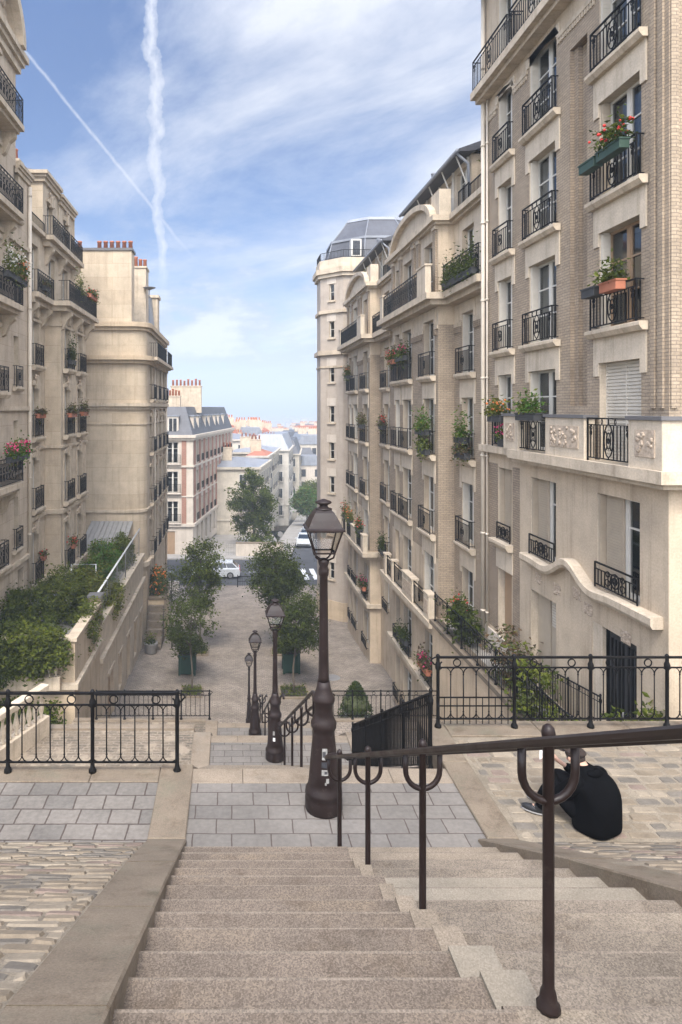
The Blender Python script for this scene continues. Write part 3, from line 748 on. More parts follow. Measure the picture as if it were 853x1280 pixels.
for s_ in slots:
    f = MB(); f.box(-sw / 2, sw / 2, .12, .17, 0, .05, 'white_wood'); f.box(-sw / 2, sw / 2, .12, .17, sh - .05, sh, 'white_wood'); f.box(-sw / 2, -sw / 2 + .05, .12, .17, 0, sh, 'white_wood'); f.box(sw / 2 - .05, sw / 2, .12, .17, 0, sh, 'white_wood'); f.box(-sw / 2, sw / 2, .125, .165, sh * .5, sh * .5 + .03, 'white_wood')
    o = D.part('window', f, (c.x, c.y, s_)); o.rotation_euler = (0, 0, ang)
    g = MB(); g.quad((-sw / 2, .15, 0), (sw / 2, .15, 0), (sw / 2, .15, sh), (-sw / 2, .15, sh), 'glass'); link('pane', g.mesh('pane'), o)
    g = MB(); g.box(-sw / 2 - .18, sw / 2 + .18, -.025, .0, sh, sh + .55, 'white_stone'); o2 = D.part('lintel', g, (c.x, c.y, s_)); o2.rotation_euler = (0, 0, ang)
    g = MB(); g.box(-sw / 2 - .12, sw / 2 + .12, -.1, .1, -.12, -.0, 'limestone_plain'); o2 = D.part('sill', g, (c.x, c.y, s_)); o2.rotation_euler = (0, 0, ang)
ring8 = oct_ + [oct_[0]]
for z, h, pj, mt in ((13.75, .35, .32, 'limestone_plain'), (13.5, .25, .18, 'plaster_pale'), (11.0, .22, .14, 'limestone_plain'), (8.1, .3, .2, 'limestone_plain'), (7.2, .14, .06, 'limestone_plain'), (5.95 + 1.5, .0, 0, None), (-3.55, .3, .2, 'limestone_plain')):
    if mt: m = MB(); m.band(ring8, pj, z, z + h, mt); D.part('string_course', m)
m = MB(); m.band(ring8, .08, 14.1, 14.75, 'plaster_pale', .3); D.part('parapet', m)
m = MB(); m.band(ring8, .045, -11., -9.0, 'ochre_wall'); D.part('plinth', m)
def frustum(m, cx, cy, a, b, z0, z1, mat, seg=8):
    m.add([(cx + a[0] * x, cy + a[1] * y, z0) for x, y in U8] + [(cx + b[0] * x, cy + b[1] * y, z1) for x, y in U8], [(i, (i + 1) % 8, 8 + (i + 1) % 8, 8 + i) for i in range(8)] + [tuple(range(8, 16))], mat)
U8 = [(math.cos(math.pi / 8 + k * math.pi / 4) / math.cos(math.pi / 8), math.sin(math.pi / 8 + k * math.pi / 4) / math.cos(math.pi / 8)) for k in range(8)]
m = MB(); frustum(m, 2.2, 1.6, (3.95, 3.4), (3.5, 2.9), 14.75, 16.4, 'slate'); frustum(m, 2.2, 1.6, (3.5, 2.9), (2.35, 1.6), 16.4, 18.0, 'slate'); frustum(m, 2.2, 1.6, (2.4, 1.65), (2.25, 1.5), 18.0, 18.25, 'zinc')
rf = D.part('roof', m)
m = MB(); m.band([(2.2 + 3.55 * x, 1.6 + 2.95 * y) for x, y in U8 + [U8[0]]], .05, 16.34, 16.5, 'zinc', .1)
for k in range(8):
    a = U8[k]; m.tube([(2.2 + 3.5 * a[0], 1.6 + 2.9 * a[1], 16.42), (2.2 + 2.35 * a[0], 1.6 + 1.6 * a[1], 18.02)], .04, 'zinc', 5)
    m.tube([(2.2 + 3.97 * a[0], 1.6 + 3.42 * a[1], 14.75), (2.2 + 3.52 * a[0], 1.6 + 2.92 * a[1], 16.42)], .04, 'zinc', 5)
link('ridge_trim', m.mesh('ridge_trim'), rf)
m = MB(); m.box(-.35, .35, -1.98, -1.3, 14.9, 16.1, 'white_wood'); m.box(-.25, .25, -2.0, -1.97, 15.0, 16.0, 'pane_far'); D.part('dormer', m)
for k in (3, 4, 5):
    p, q = Vector(oct_[k]) * 1.0, Vector(oct_[(k + 1) % 8]) * 1.0; c = (p + q) / 2; e = (q - p).normalized()
    o = D.part('railing', rail_mesh((q - p).length, .55, 'bar', 0.), (c.x, c.y, 14.75)); o.rotation_euler = (0, 0, math.atan2(e.y, e.x))
for r_ in D.r.children_recursive: pass
# ------------------------------------------------------------------ left houses
def cornice(b, path, z, pj=.35, h=.3, mat='limestone_plain'):
    m = MB(); m.band(path, pj, z, z + h * .5, mat); m.band(path, pj * .7, z - h * .4, z, mat); m.band(path, pj * .4, z - h, z - h * .4, mat)
    return b.part('cornice', m)
def keystone(b, u, w, W, y):
    """carved hood over a window"""
    m = MB(); m.prism([(u - W / 2 - .16, w + .02), (u - W / 2 - .16, w + .16), (u - .15, w + .3), (u + .15, w + .3), (u + W / 2 + .16, w + .16), (u + W / 2 + .16, w + .02)], 'y', y - .1, y - .003, 'limestone_plain')
    for i in range(9): m.ball((u + rng.uniform(-.35, .35), y - .1, w + rng.uniform(.18, .5)), (.09, .07, .09), 'relief', 6, 4)
    m.prism([(u - .13, w - .12), (u - .18, w + .4), (u + .18, w + .4), (u + .13, w - .12)], 'y', y - .16, y - .004, 'limestone_plain')
    return b.part('keystone', m)
def console(b, u, w, y, pj=.5):
    m = MB(); m.prism([(y, w), (y - pj, w), (y - pj, w - .18), (y - pj * .55, w - .38), (y - pj * .25, w - .75), (y, w - .85)], 'x', u - .13, u + .13, 'limestone_plain')
    return b.part('console', m)

# L1: nearest on the left
B1 = Bld('apartment_building', 'cut stone apartment house at the left edge with long iron balconies and an arched pediment', 'building', -8.7, 17.0, -4.6, 90)
Lv = [-1.5, 1.6, 5.0, 8.3, 11.8, 15.2]; Wn = [(1.6, 1.3), (4.3, 1.3), (7.1, 1.3)]; nar = (9.75, .62)
m = MB(); ops = []
for F in Lv:
    for u, W in Wn: ops.append((u - W / 2, u + W / 2, F, F + 2.4))
    if F < 12: ops.append((nar[0] - .31, nar[0] + .31, F + .25, F + 2.3))
ops.append((9.95, 10.75, -4.5, -2.2)); ops.append((5.4, 6.6, -4.5, -2.1))
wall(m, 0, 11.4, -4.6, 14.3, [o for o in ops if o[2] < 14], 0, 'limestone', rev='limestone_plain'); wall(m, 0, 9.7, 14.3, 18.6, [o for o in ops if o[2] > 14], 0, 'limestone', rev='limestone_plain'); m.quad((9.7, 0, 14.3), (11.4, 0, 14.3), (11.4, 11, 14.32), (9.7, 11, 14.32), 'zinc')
sheet(m, 'x', 11.4, 0, 11, -4.6, 14.3, 'rear_render'); sheet(m, 'x', 0, 0, 11, -4.6, 18.6, 'rear_render'); sheet(m, 'y', 11, 0, 11.4, -4.6, 14.3, 'rear_render'); sheet(m, 'y', 11, 0, 9.7, 14.3, 18.6, 'rear_render')
sheet(m, 'x', 9.7, 0, 11, 14.3, 18.6, 'limestone')
B1.part('wall', m)
for F in Lv:
    lng = F in (1.6, 8.3, 11.8, 15.2)
    for u, W in Wn:
        B1.win(u, F, W, 2.4, shut='folded pale' if F > 4 else None)
        keystone(B1, u, F + 2.4, W, 0)
    if F < 12:
        B1.win(nar[0], F + .25, .62, 2.05, kind='plain'); B1.rail(nar[0], F + .25, .8, .85, 'panel', 0, .15); B1.sill(nar[0], F + .25, 1.0)
    if lng:
        m = MB(); m.bbox(.3, 8.45, -.75, -.02, F - .22, F, 'limestone_plain'); m.box(.4, 8.35, -.6, -.02, F - .36, F - .22, 'limestone_plain'); B1.part('balcony_slab', m)
        B1.rail(4.38, F, 8.05, 1.0, 'scroll', 0, .7, True)
        for u in (.6, 2.9, 5.7, 8.2): console(B1, u, F - .36, 0, .5)
    else:
        for u, W in Wn: B1.rail(u, F, 1.75, .95, 'scroll', 0, .3, True); B1.sill(u, F, 2.0, proj=.36, th=.24)
for z_ in (-1.95, 4.3, 11.0): m = MB(); m.band([(0, 0), (11.4, 0)], .12, z_, z_ + .17, 'limestone_plain'); B1.part('string_course', m)
cornice(B1, [(0, 0), (9.7, 0), (9.7, 3)], 18.4, .42, .5); cornice(B1, [(9.72, 0), (11.4, 0), (11.4, 3)], 14.2, .2, .3)
o_ = [(7.25 + 2.1 * math.cos(math.pi * i / 18), 18.6 + 2.0 * math.sin(math.pi * i / 18)) for i in range(19)]; i_ = [(7.25 + 1.7 * math.cos(math.pi * i / 18), 18.6 + 1.6 * math.sin(math.pi * i / 18)) for i in range(19)]
m = MB(); m.prism(i_, 'y', -.02, .8, 'limestone_plain'); vs = []
for yy in (-.55, .8): vs += [(p[0], yy, p[1]) for p in o_] + [(p[0], yy, p[1]) for p in i_]
n = 19; m.add(vs, [f for i in range(18) for f in ((i, i + 1, n + i + 1, n + i), (i, 2 * n + i, 2 * n + i + 1, i + 1), (n + i, n + i + 1, 3 * n + i + 1, 3 * n + i))] + [(0, n, 3 * n, 2 * n), (n - 1, 2 * n - 1, 4 * n - 1, 3 * n - 1)], 'limestone_plain')
for i in range(16): m.ball((7.25 + rng.uniform(-1., 1.), -.05, 18.9 + rng.uniform(0, .9)), (.16, .1, .16), 'relief', 6, 4)
B1.part('pediment', m)
m = MB(); m.prism([(.8, 18.6), (2.0, 21.2), (11, 21.2), (11, 18.6)], 'x', .0, 9.6, 'slate'); B1.part('roof', m)
m = MB(); m.box(9.71, 10.3, .6, 2., 16.9, 17.02, 'zinc'); m.prism([(9.71, 17.02), (10.3, 17.02), (9.71, 17.5)], 'y', .6, 2., 'zinc'); B1.part('canopy', m)
drainpipe(B1, 11.28, -.09, -4.6, 13.8, .08)

# L2: with the projecting bay
B2 = Bld('apartment_building', 'beige stone apartment house on the left with a projecting bay and arched windows', 'building', -8.9, 28.55, -5.0, 90)
Lv = [-3.44, -.12, 3.1, 6.3, 9.46, 12.55]; Hh = 2.3; bu0, bu1, pj = 3.05, 8.5, -.75
rec = [(1.45, 1.0)]; bays = [(4.25, 1.15), (6.9, 1.15)]
m = MB(); ops = [(u - W / 2, u + W / 2, F, F + Hh) for F in Lv[:5] for u, W in rec]
wall(m, 0, bu0, -5., 12.4, ops, 0, 'limestone_plain', rev='limestone_plain')
ops = [(u - W / 2, u + W / 2, F, F + Hh) for F in Lv[:4] for u, W in bays]
wall(m, bu0, bu1, -5., 9.2, ops, pj, 'limestone_plain', rev='limestone_plain')
sheet(m, 'x', bu0, pj, 0, -5., 9.2, 'rear_render'); sheet(m, 'x', bu1, pj, 0, -5., 9.2, 'rear_render')
m.quad((bu0, pj, 9.2), (bu1, pj, 9.2), (bu1, 0, 9.2), (bu0, 0, 9.2), 'zinc')
ops = [(u - W / 2, u + W / 2, 9.46, 9.46 + Hh) for u, W in bays]
wall(m, bu0, 9., 9.2, 12.4, ops, 0, 'limestone_plain', rev='limestone_plain')
wall(m, bu1, 9., -5, 9.2, [], 0, 'limestone_plain')
wall(m, 0, 9., 12.4, 12.5, [], 0, 'limestone_plain')
ops = [(u - .5, u + .5, 12.75, 14.4) for u in (4.25, 7.4)]
wall(m, 3.05, 5.7, 12.5, 15.5, ops[:1], .1, 'limestone_plain', rev='limestone_plain'); wall(m, 6.0, 9., 12.5, 15.3, ops[1:], .1, 'limestone_plain', rev='limestone_plain')
sheet(m, 'x', 3.05, .1, 11, 12.5, 15.5, 'rear_render'); sheet(m, 'x', 5.7, .1, 11, 12.5, 15.5, 'rear_render'); sheet(m, 'x', 6., .1, 11, 12.5, 15.3, 'rear_render'); sheet(m, 'x', 9., 0, 11, -5, 15.3, 'rear_render'); sheet(m, 'x', 0, 0, 11, -5, 12.5, 'rear_render'); sheet(m, 'y', 11, 0, 9, -5, 15, 'rear_render')
m.quad((0, 0, 12.5), (9, 0, 12.5), (9, 11, 12.52), (0, 11, 12.52), 'zinc')
B2.part('wall', m)
for F in Lv[:5]:
    for (u, W), y in [(rec[0], 0)] + [(b_, pj if F < 9 else 0) for b_ in bays]:
        B2.win(u, F, W, Hh, y, kind='plain' if F < 0 else 'bars')
        if F < 9:
            B2.rail(u, F, W + .25, .98, 'scroll', y, .22); B2.sill(u, F, W + .55, y, .3, .22); keystone(B2, u, F + Hh, W, y)
            for s_ in (-1, 1):
                q = MB(); q.box(u + s_ * (W / 2 + .09) - .08, u + s_ * (W / 2 + .09) + .08, y - .05, y - .003, F, F + Hh + .05, 'limestone_plain'); B2.part('window_surround', q)
for u in (4.25, 7.4): B2.win(u, 12.75, 1.0, 1.65, .1, kind='plain'); keystone(B2, u, 14.4, 1.0, .1)
P = [(0, 0), (bu0, 0), (bu0, pj), (bu1, pj), (bu1, 0), (9, 0)]
q = MB(); q.band(P, .6, 9.2, 9.42, 'limestone_plain'); q.band(P, .4, 8.98, 9.2, 'limestone_plain'); B2.part('balcony_slab', q)
B2.rail(1.4, 9.42, 2.6, 1.0, 'scroll', 0, .52, True); B2.rail(5.75, 9.42, 6.2, 1.0, 'scroll', pj, .52, True)
q = MB(); q.band([(3.05, 1), (3.05, 0), (9, 0)], .55, 12.3, 12.52, 'limestone_plain'); q.band([(3.05, 1), (3.05, 0), (9, 0)], .35, 12.05, 12.3, 'limestone_plain'); B2.part('balcony_slab', q)
q = MB(); q.band([(0, 0), (3.05, 0)], .22, 12.36, 12.54, 'limestone_plain'); B2.part('cornice', q)
B2.rail(4.3, 12.52, 3.2, .95, 'scroll', 0, .48, True); B2.rail(7.5, 12.52, 2.7, .95, 'scroll', 0, .48, True); B2.rail(1.4, 12.54, 2.4, .5, 'bar', 0, .1, False)
for u in (.4, 2.5): console(B2, u, 8.98, 0, .5)
for u in (3.3, 5.6, 8.2): console(B2, u, 8.98, pj, .5)
for u in (3.2, 5.6, 8.3): console(B2, u, 12.05, 0, .4)
for pj_, z_, h_ in ((.13, -.62, .2), (.2, -3.75, .25), (.1, 2.5, .12), (.07, 8.3, .12)): q = MB(); q.band(P, pj_, z_, z_ + h_, 'limestone_plain'); B2.part('string_course', q)
cornice(B2, [(3.05, 4), (3.05, .1), (5.7, .1)], 15.5, .3, .32); cornice(B2, [(6., 4), (6., .1), (9, .1)], 15.3, .3, .32)
q = MB(); q.prism([(.15, 15.66), (1.3, 16.), (11, 16.), (11, 15.66)], 'x', 3.1, 5.7, 'zinc'); q.prism([(.15, 15.46), (1.3, 15.8), (11, 15.8), (11, 15.46)], 'x', 5.98, 9., 'zinc'); q.box(5.68, 6.02, .6, 11, 12.5, 15.6, 'zinc'); B2.part('roof', q)
chimney(B2, 3.15, 3.75, 1.3, 3.2, 15.4, 16.2, 4, 'limestone_plain', 'y', ph=.6)
q = MB(); q.prism([(-.05, -4.2), (-1.1, -4.55), (-1.1, -4.6), (-.05, -4.3)], 'x', .6, 2.9, 'zinc'); B2.part('canopy', q)
drainpipe(B2, 8.75, -.1, -5, 9.0, .08)

# L3: standing forward, its bare party wall faces the steps
B3 = Bld('apartment_building', 'ochre apartment house standing forward on the left with a bare party wall and round corner', 'building', -5.2, 40., -10.9, 90)
arcp = [(.85 - .85 * math.cos(math.pi / 2 * i / 8), .85 - .85 * math.sin(math.pi / 2 * i / 8)) for i in range(9)]
path = [(0, 5.2)] + arcp + [(12, 0)]
cl = [(2.6, 1.1), (5.4, 1.1), (8.2, 1.1), (10.6, 1.0)]; Lv = [-8., -4.9, -1.6, 1.6, 4.95, 7.9]
m = MB(); ops = [(u - W / 2, u + W / 2, F, F + 2.25) for F in Lv[:5] for u, W in cl] + [(2., 3.2, -10.8, -8.6), (5.2, 6.4, -10.8, -8.6)]
wall(m, .85, 12, -11, 9.5, [o for o in ops if o[2] < 7.5 and not (o[2] == -8.)] , 0, 'limestone_plain', rev='limestone_plain')
for i in range(8):
    a, c = arcp[i], arcp[i + 1]
    m.add([(a[0], a[1], -11), (c[0], c[1], -11), (c[0], c[1], 9.5), (a[0], a[1], 9.5)], [(0, 1, 2, 3)], 'rear_render', True)
sheet(m, 'x', 0, .85, 5.2, -11, 9.5, 'rear_render'); sheet(m, 'x', 12, 0, 10, -11, 9.5, 'rear_render'); sheet(m, 'y', 10, 0, 12, -11, 9.5, 'rear_render')
m.add([(p[0], p[1], 9.5) for p in path] + [(12, 10, 9.5), (0, 10, 9.5)], [tuple(range(len(path) + 2))], 'zinc')
B3.part('wall', m)
for z, h, pj_ in ((9.3, .28, .3), (9.1, .2, .15), (7.3, .26, .42), (7.1, .2, .22), (4.5, .22, .25), (4.32, .16, .12), (3.4, .08, .05), (-1.9, .15, .1), (-5.2, .25, .2)):
    q = MB(); q.band(path, pj_, z, z + h, 'limestone_plain' if z < 7 else 'ochre_wall'); B3.part('string_course', q)
for F in Lv[1:5]:
    for u, W in cl:
        B3.win(u, F, W, 2.25, kind='plain'); B3.sill(u, F, W + .5, proj=.3, th=.2)
        B3.rail(u, F, W + .3, .95, 'scroll', 0, .3)
        keystone(B3, u, F + 2.25, W, 0)
q = MB(); q.band([(.85, 0), (12, 0)], .62, 7.36, 7.56, 'limestone_plain'); B3.part('balcony_slab', q)
B3.rail(4.4, 7.56, 5.4, .95, 'bar', 0, .55); B3.rail(9.8, 7.56, 3.2, .95, 'bar', 0, .55)
drainpipe(B3, 11.6, -.1, -11, 9, .08); drainpipe(B3, 4.0, -.1, -11, 7., .06)
q = MB(); q.box(.02, 1.2, .85, 5.2, 9.5, 13.9, 'rear_render'); q.box(-.05, 1.28, .78, 5.2, 13.9, 14.05, 'lead_cap')
gable = B3.part('gable_wall', q)
for yy in (1.0, 1.38, 1.76, 2.14, 2.52, 2.9, 4.1):
    q = MB(); q.lathe([(.14, 14.05), (.12, 14.5), (.15, 14.52), (.14, 14.6)], 'terracotta', (.6, yy), 8); link('chimney_pot', q.mesh('chimney_pot'), gable)
chimney(B3, 3.6, 5.0, .45, 1.35, 9.5, 13.6, 3, 'limestone_plain', 'y', ph=.7)
q = MB(); q.prism([(.35, 9.5), (.6, 12.3), (1.1, 12.9), (5, 12.9), (5, 9.5)], 'x', 6.2, 11.8, 'zinc'); B3.part('roof', q)
q = MB(); q.box(8.2, 9.4, .2, 1.0, 9.5, 12.4, 'limestone_plain'); q.box(8.1, 9.5, .1, 1.1, 12.4, 12.6, 'limestone_plain'); B3.part('dormer', q)
q = MB(); q.lathe([(.02, 12.1), (.4, 12.25), (.42, 12.28)], 'grey_metal', (3.4, .2), 12); q.tube([(3.4, .2, 11.6), (3.4, .2, 12.15)], .03, 'grey_metal', 6); B3.part('satellite_dish', q)
q = MB(); q.box(11.98, 12.05, .1, .5, -8.8, -8.4, 'sign_blue'); B3.part('street_sign', q)

# L4: red brick and white stone, on the far side of the crossing
B4 = Bld('apartment_building', 'red brick and white stone corner apartment house under a grey mansard across the street', 'building', -4.1, 70., -11.3, 0)
dv = Vector((.157, 1.)).normalized(); Ls_ = 27.
fl = [-7.7, -4.55, -1.45]; Hh = 2.25; zc = 1.35
ang4 = math.atan2(dv.y, dv.x)
front = MB(); ops = [(-2.75, -1.55, F, F + Hh) for F in fl] + [(-3., -1.9, -11.2, -8.6)]
wall(front, -5.2, 0, -11.3, zc, ops, 0, 'white_stone', rev='white_stone')
ucs = [2.2 + i * 2.55 for i in range(10)]
side = MB(); sops = [(u - .5, u + .5, F, F + Hh) for F in fl + [-10.6] for u in ucs]
wall(side, 0, Ls_, -11.3, zc, sops, 0, 'white_stone', rev='white_stone')
B4.part('wall', front)
sw_ = B4.part('wall', side); sw_.rotation_euler = (0, 0, ang4)
# body behind
q = MB(); e = dv * Ls_; pp = [(0, 0), (e.x, e.y), (e.x - 10, e.y), (-5.2 - 5, 9), (-5.2, 0)]
q.add([(x, y, -11.3) for x, y in pp[1:]] + [(x, y, zc) for x, y in pp[1:]], [(0, 1, 5, 4), (1, 2, 6, 5), (2, 3, 7, 6)], 'white_stone'); B4.part('wall', q)
roof = MB(); ins = 1.3
inner = [(-.9, 1.6), (e.x - 1.2, e.y - 1.), (e.x - 8.5, e.y - 1.), (-8, 9), (-4.6, 1.6)]
roof.add([(x, y, zc + .12) for x, y in pp] + [(x, y, zc + 3.2) for x, y in inner], [(i, (i + 1) % 5, 5 + (i + 1) % 5, 5 + i) for i in range(5)] + [(5, 6, 7, 8, 9)], 'slate')
rf4 = B4.part('roof', roof)
def on_side(o): o.rotation_euler = (0, 0, ang4); return o
pathf = [(-5.2, 0), (0, 0), (e.x, e.y)]
for z, h, pj_ in ((zc - .1, .3, .35), (zc - .35, .25, .18), (-1.85, .2, .14), (-8.1, .3, .22), (-5., .14, .08)):
    q = MB(); q.band(pathf, pj_, z, z + h, 'white_stone'); B4.part('string_course', q)
for u0, u1 in ((-4.95, -4.45), (-3.6, -3.1), (-1.2, -.7)):
    q = MB(); q.box(u0, u1, -.03, -.003, -7.8, zc - .4, 'red_brick'); B4.part('brick_panel', q)
for i, u in enumerate(ucs[:-1]):
    q = MB(); q.box(u + .72, u + 1.83, -.03, -.003, -7.8, zc - .4, 'red_brick'); on_side(B4.part('brick_panel', q))
q = MB(); q.box(.3, 1.35, -.03, -.003, -7.8, zc - .4, 'red_brick'); on_side(B4.part('brick_panel', q))
for F in fl:
    B4.win(-2.15, F, 1.2, Hh, kind='plain', var='1'); B4.rail(-2.15, F, 1.7, .95, 'bar', 0, .3); B4.sill(-2.15, F, 1.8, proj=.35, th=.2, mat='white_stone')
q = MB(); q.box(-3., -1.9, .1, .16, -11.2, -8.6, 'oak_wood'); B4.part('door', q)
fm, pm, _ = window_meshes(1.0, Hh, 'plainx')
for u in ucs:
    for F in fl + [-10.6]:
        p3 = dv * u; o = on_side(B4.part('window', fm, (p3.x, p3.y, F))); B4.part('pane', pm, (0, 0, 0), o)
        if F > -10:
            on_side(B4.part('railing', rail_mesh(1.15, .8, 'bar', .12, False), (p3.x, p3.y, F)))
def dormer(b, x, y, z, rot, wdt=.95, hgt=1.9):
    q = MB(); q.box(-wdt / 2 - .12, wdt / 2 + .12, -.06, 1.0, 0, hgt, 'white_stone'); q.box(-wdt / 2 - .22, wdt / 2 + .22, -.16, 1.1, hgt, hgt + .14, 'zinc')
    o = b.part('dormer', q, (x, y, z)); o.rotation_euler = (0, 0, rot)
    q = MB(); q.box(-wdt / 2, wdt / 2, -.1, -.062, .15, hgt - .12, 'white_wood'); w_ = link('window', q.mesh('window'), o)
    q = MB(); q.box(-wdt / 2 + .07, -.04, -.115, -.102, .25, hgt - .2, 'pane_far'); q.box(.04, wdt / 2 - .07, -.115, -.102, .25, hgt - .2, 'pane_far'); link('pane', q.mesh('pane'), w_)
dormer(B4, -2.15, .35, zc + .25, 0)
for u in (2.2, 4.75, 8.6, 11.15, 15., 17.6, 21.4):
    p3 = dv * u; dormer(B4, p3.x - .35, p3.y, zc + .25, ang4)
chimney(B4, -3.6, -1.6, 3., 4.2, zc + 2.5, zc + 4.3, 6, 'limestone_plain', ph=.7)
chimney(B4, -2.9, .6, 6., 7.2, zc + 2.5, zc + 5.5, 8, 'limestone_plain', ph=.7)
q = MB(); q.box(-4.55, -4.1, -.05, -.004, -8.3 + .0, -7.95, 'sign_blue'); B4.part('street_sign', q)

# ------------------------------------------------------------------ houses further down the hill
def far_house(x, y, zg, zt, wf, ls, ang, wallm, roofm, rtype, label, nf, cols_f, cols_s, fh=3.0, name='apartment_building', group=None, pots=5, rails=True):
    b = Bld(name, label, 'building', x, y, zg, 0, group)
    d = Vector((math.sin(ang), math.cos(ang))); a = math.atan2(d.y, d.x); e = d * ls
    q = MB(); cor = [(-wf, 0), (0, 0), (e.x, e.y), (e.x - wf, e.y)]
    q.add([(px, py, zg) for px, py in cor] + [(px, py, zt) for px, py in cor], [(0, 1, 5, 4), (1, 2, 6, 5), (2, 3, 7, 6), (3, 0, 4, 7), (4, 5, 6, 7)], wallm); b.part('wall', q)
    q = MB(); q.band([(-wf, 0), (0, 0), (e.x, e.y)], .3, zt - .25, zt + .02, wallm); q.band([(-wf, 0), (0, 0), (e.x, e.y)], .12, zg + 3.6, zg + 3.8, wallm); b.part('cornice', q)
    q = MB()
    if rtype == 'mansard':
        inn = [(-wf + .8, 1.4), (-1.1, 1.4), (e.x - 1.1, e.y - 1), (e.x - wf + 1, e.y - 1)]
        q.add([(px, py, zt + .03) for px, py in cor] + [(px, py, zt + 2.7) for px, py in inn], [(i, (i + 1) % 4, 4 + (i + 1) % 4, 4 + i) for i in range(4)] + [(4, 5, 6, 7)], roofm)
    elif rtype == 'gable':
        mid0 = (-wf / 2, .0); mid1 = (e.x - wf / 2, e.y)
        q.add([(cor[0][0] - .3, cor[0][1], zt), (cor[1][0] + .3, cor[1][1], zt), (cor[2][0] + .3, cor[2][1], zt), (cor[3][0] - .3, cor[3][1], zt), (mid0[0], mid0[1], zt + 2.6), (mid1[0], mid1[1], zt + 2.6)], [(0, 4, 5, 3), (1, 2, 5, 4), (0, 1, 4), (2, 3, 5)], roofm)
    else:
        q.add([(px, py, zt + .03) for px, py in cor] + [(e.x / 2 - wf / 2, e.y / 2, zt + .9)], [(0, 1, 4), (1, 2, 4), (2, 3, 4), (3, 0, 4)], roofm)
    b.part('roof', q)
    wm = MB(); wm.box(-.5, .5, -.02, -.004, 0, 1.8, 'white_wood'); wm.box(-.42, -.03, -.03, -.021, .08, 1.72, 'pane_far'); wm.box(.03, .42, -.03, -.021, .08, 1.72, 'pane_far')
    wm.box(-.7, .7, -.14, -.004, -.14, -.02, wallm); wme = wm.mesh('window')
    rm = MB(); rm.box(-.62, .62, -.3, -.27, .72, .76, 'iron_far'); [rm.box(-.6 + .11 * i, -.57 + .11 * i, -.3, -.27, 0, .72, 'iron_far') for i in range(12)]; rm.box(-.65, .65, -.32, -.004, -.1, -.0, wallm); rme = rm.mesh('railing')
    for f in range(nf):
        z = zt - (f + 1) * fh + .35
        for i in range(cols_f):
            b.part('window', wme, (-wf + wf * (i + .5) / cols_f, 0, z))
            if rails and (f + i) % 2 == 0: b.part('railing', rme, (-wf + wf * (i + .5) / cols_f, 0, z))
        for i in range(cols_s):
            p3 = d * (ls * (i + .5) / cols_s); o = b.part('window', wme, (p3.x, p3.y, z)); o.rotation_euler = (0, 0, a)
            if rails and (f * 2 + i) % 3 != 1: o = b.part('railing', rme, (p3.x, p3.y, z)); o.rotation_euler = (0, 0, a)
    if pots:
        chimney(b, -wf * .75, -wf * .75 + min(2.6, wf * .5), ls * .3, ls * .3 + .7, zt, zt + 2.2, pots, 'limestone_plain', ph=.6)
    return b
AG = .15
far_house(3.4, 84, -13.5, -3.1, 8.0, 13, .17, 'cream_far', 'zinc', 'flat', 'pale cream apartment block with zinc roof behind the big street tree', 3, 2, 6, pots=6)
far_house(5.2, 97.2, -14, -2.6, 3.2, 7.5, .17, 'pale_far', 'roof_tile', 'flat', 'narrow white house with a low orange tiled roof beyond the zinc roofed block', 3, 1, 4, pots=3)
far_house(6.6, 105, -15, -2.6, 7, 12, .14, 'cream_far', 'zinc', 'flat', 'low cream block with plants on its flat roof beside the orange gable', 3, 2, 5, pots=4)
far_house(10.1, 118, -16.5, -3.0, 6.2, 16, .14, 'pale_far', 'zinc', 'mansard', 'grey mansard corner house above the cafe awning down the street', 4, 2, 6)
far_house(13.8, 136, -18.5, -5.0, 5, 20, .12, 'cream_far', 'slate', 'mansard', 'cream house with stacked balconies halfway down the sloping street', 4, 2, 7)
far_house(19.8, 160, -20.5, -7.0, 7.5, 22, .10, 'pale_far', 'slate', 'mansard', 'pale balconied house closing the view at the bend of the sloping street', 4, 3, 6)
far_house(3.0, 112, -15, -.9, 9, 14, .14, 'white_stone', 'zinc', 'flat', 'stone block with a long chimney stack behind the zinc roofed cream block', 3, 3, 4, pots=9)
far_house(9.0, 150, -18, -4.6, 12, 16, .1, 'limestone_plain', 'slate', 'mansard', 'wide tan block under a long grey mansard in the hazy rooftops', 2, 4, 4, pots=6)
q = MB(); q.prism([(-.05, .0), (-1.8, -.7), (-1.8, -.8), (-.05, -.3)], 'x', 0, 6, 'awning_grey')
aw = tag(link('cafe_awning', q.mesh('cafe_awning'), None, (10.2, 117.9, -13.0), R(0)), 'dark cafe awning over the pavement at the foot of the grey mansard house', 'awning')
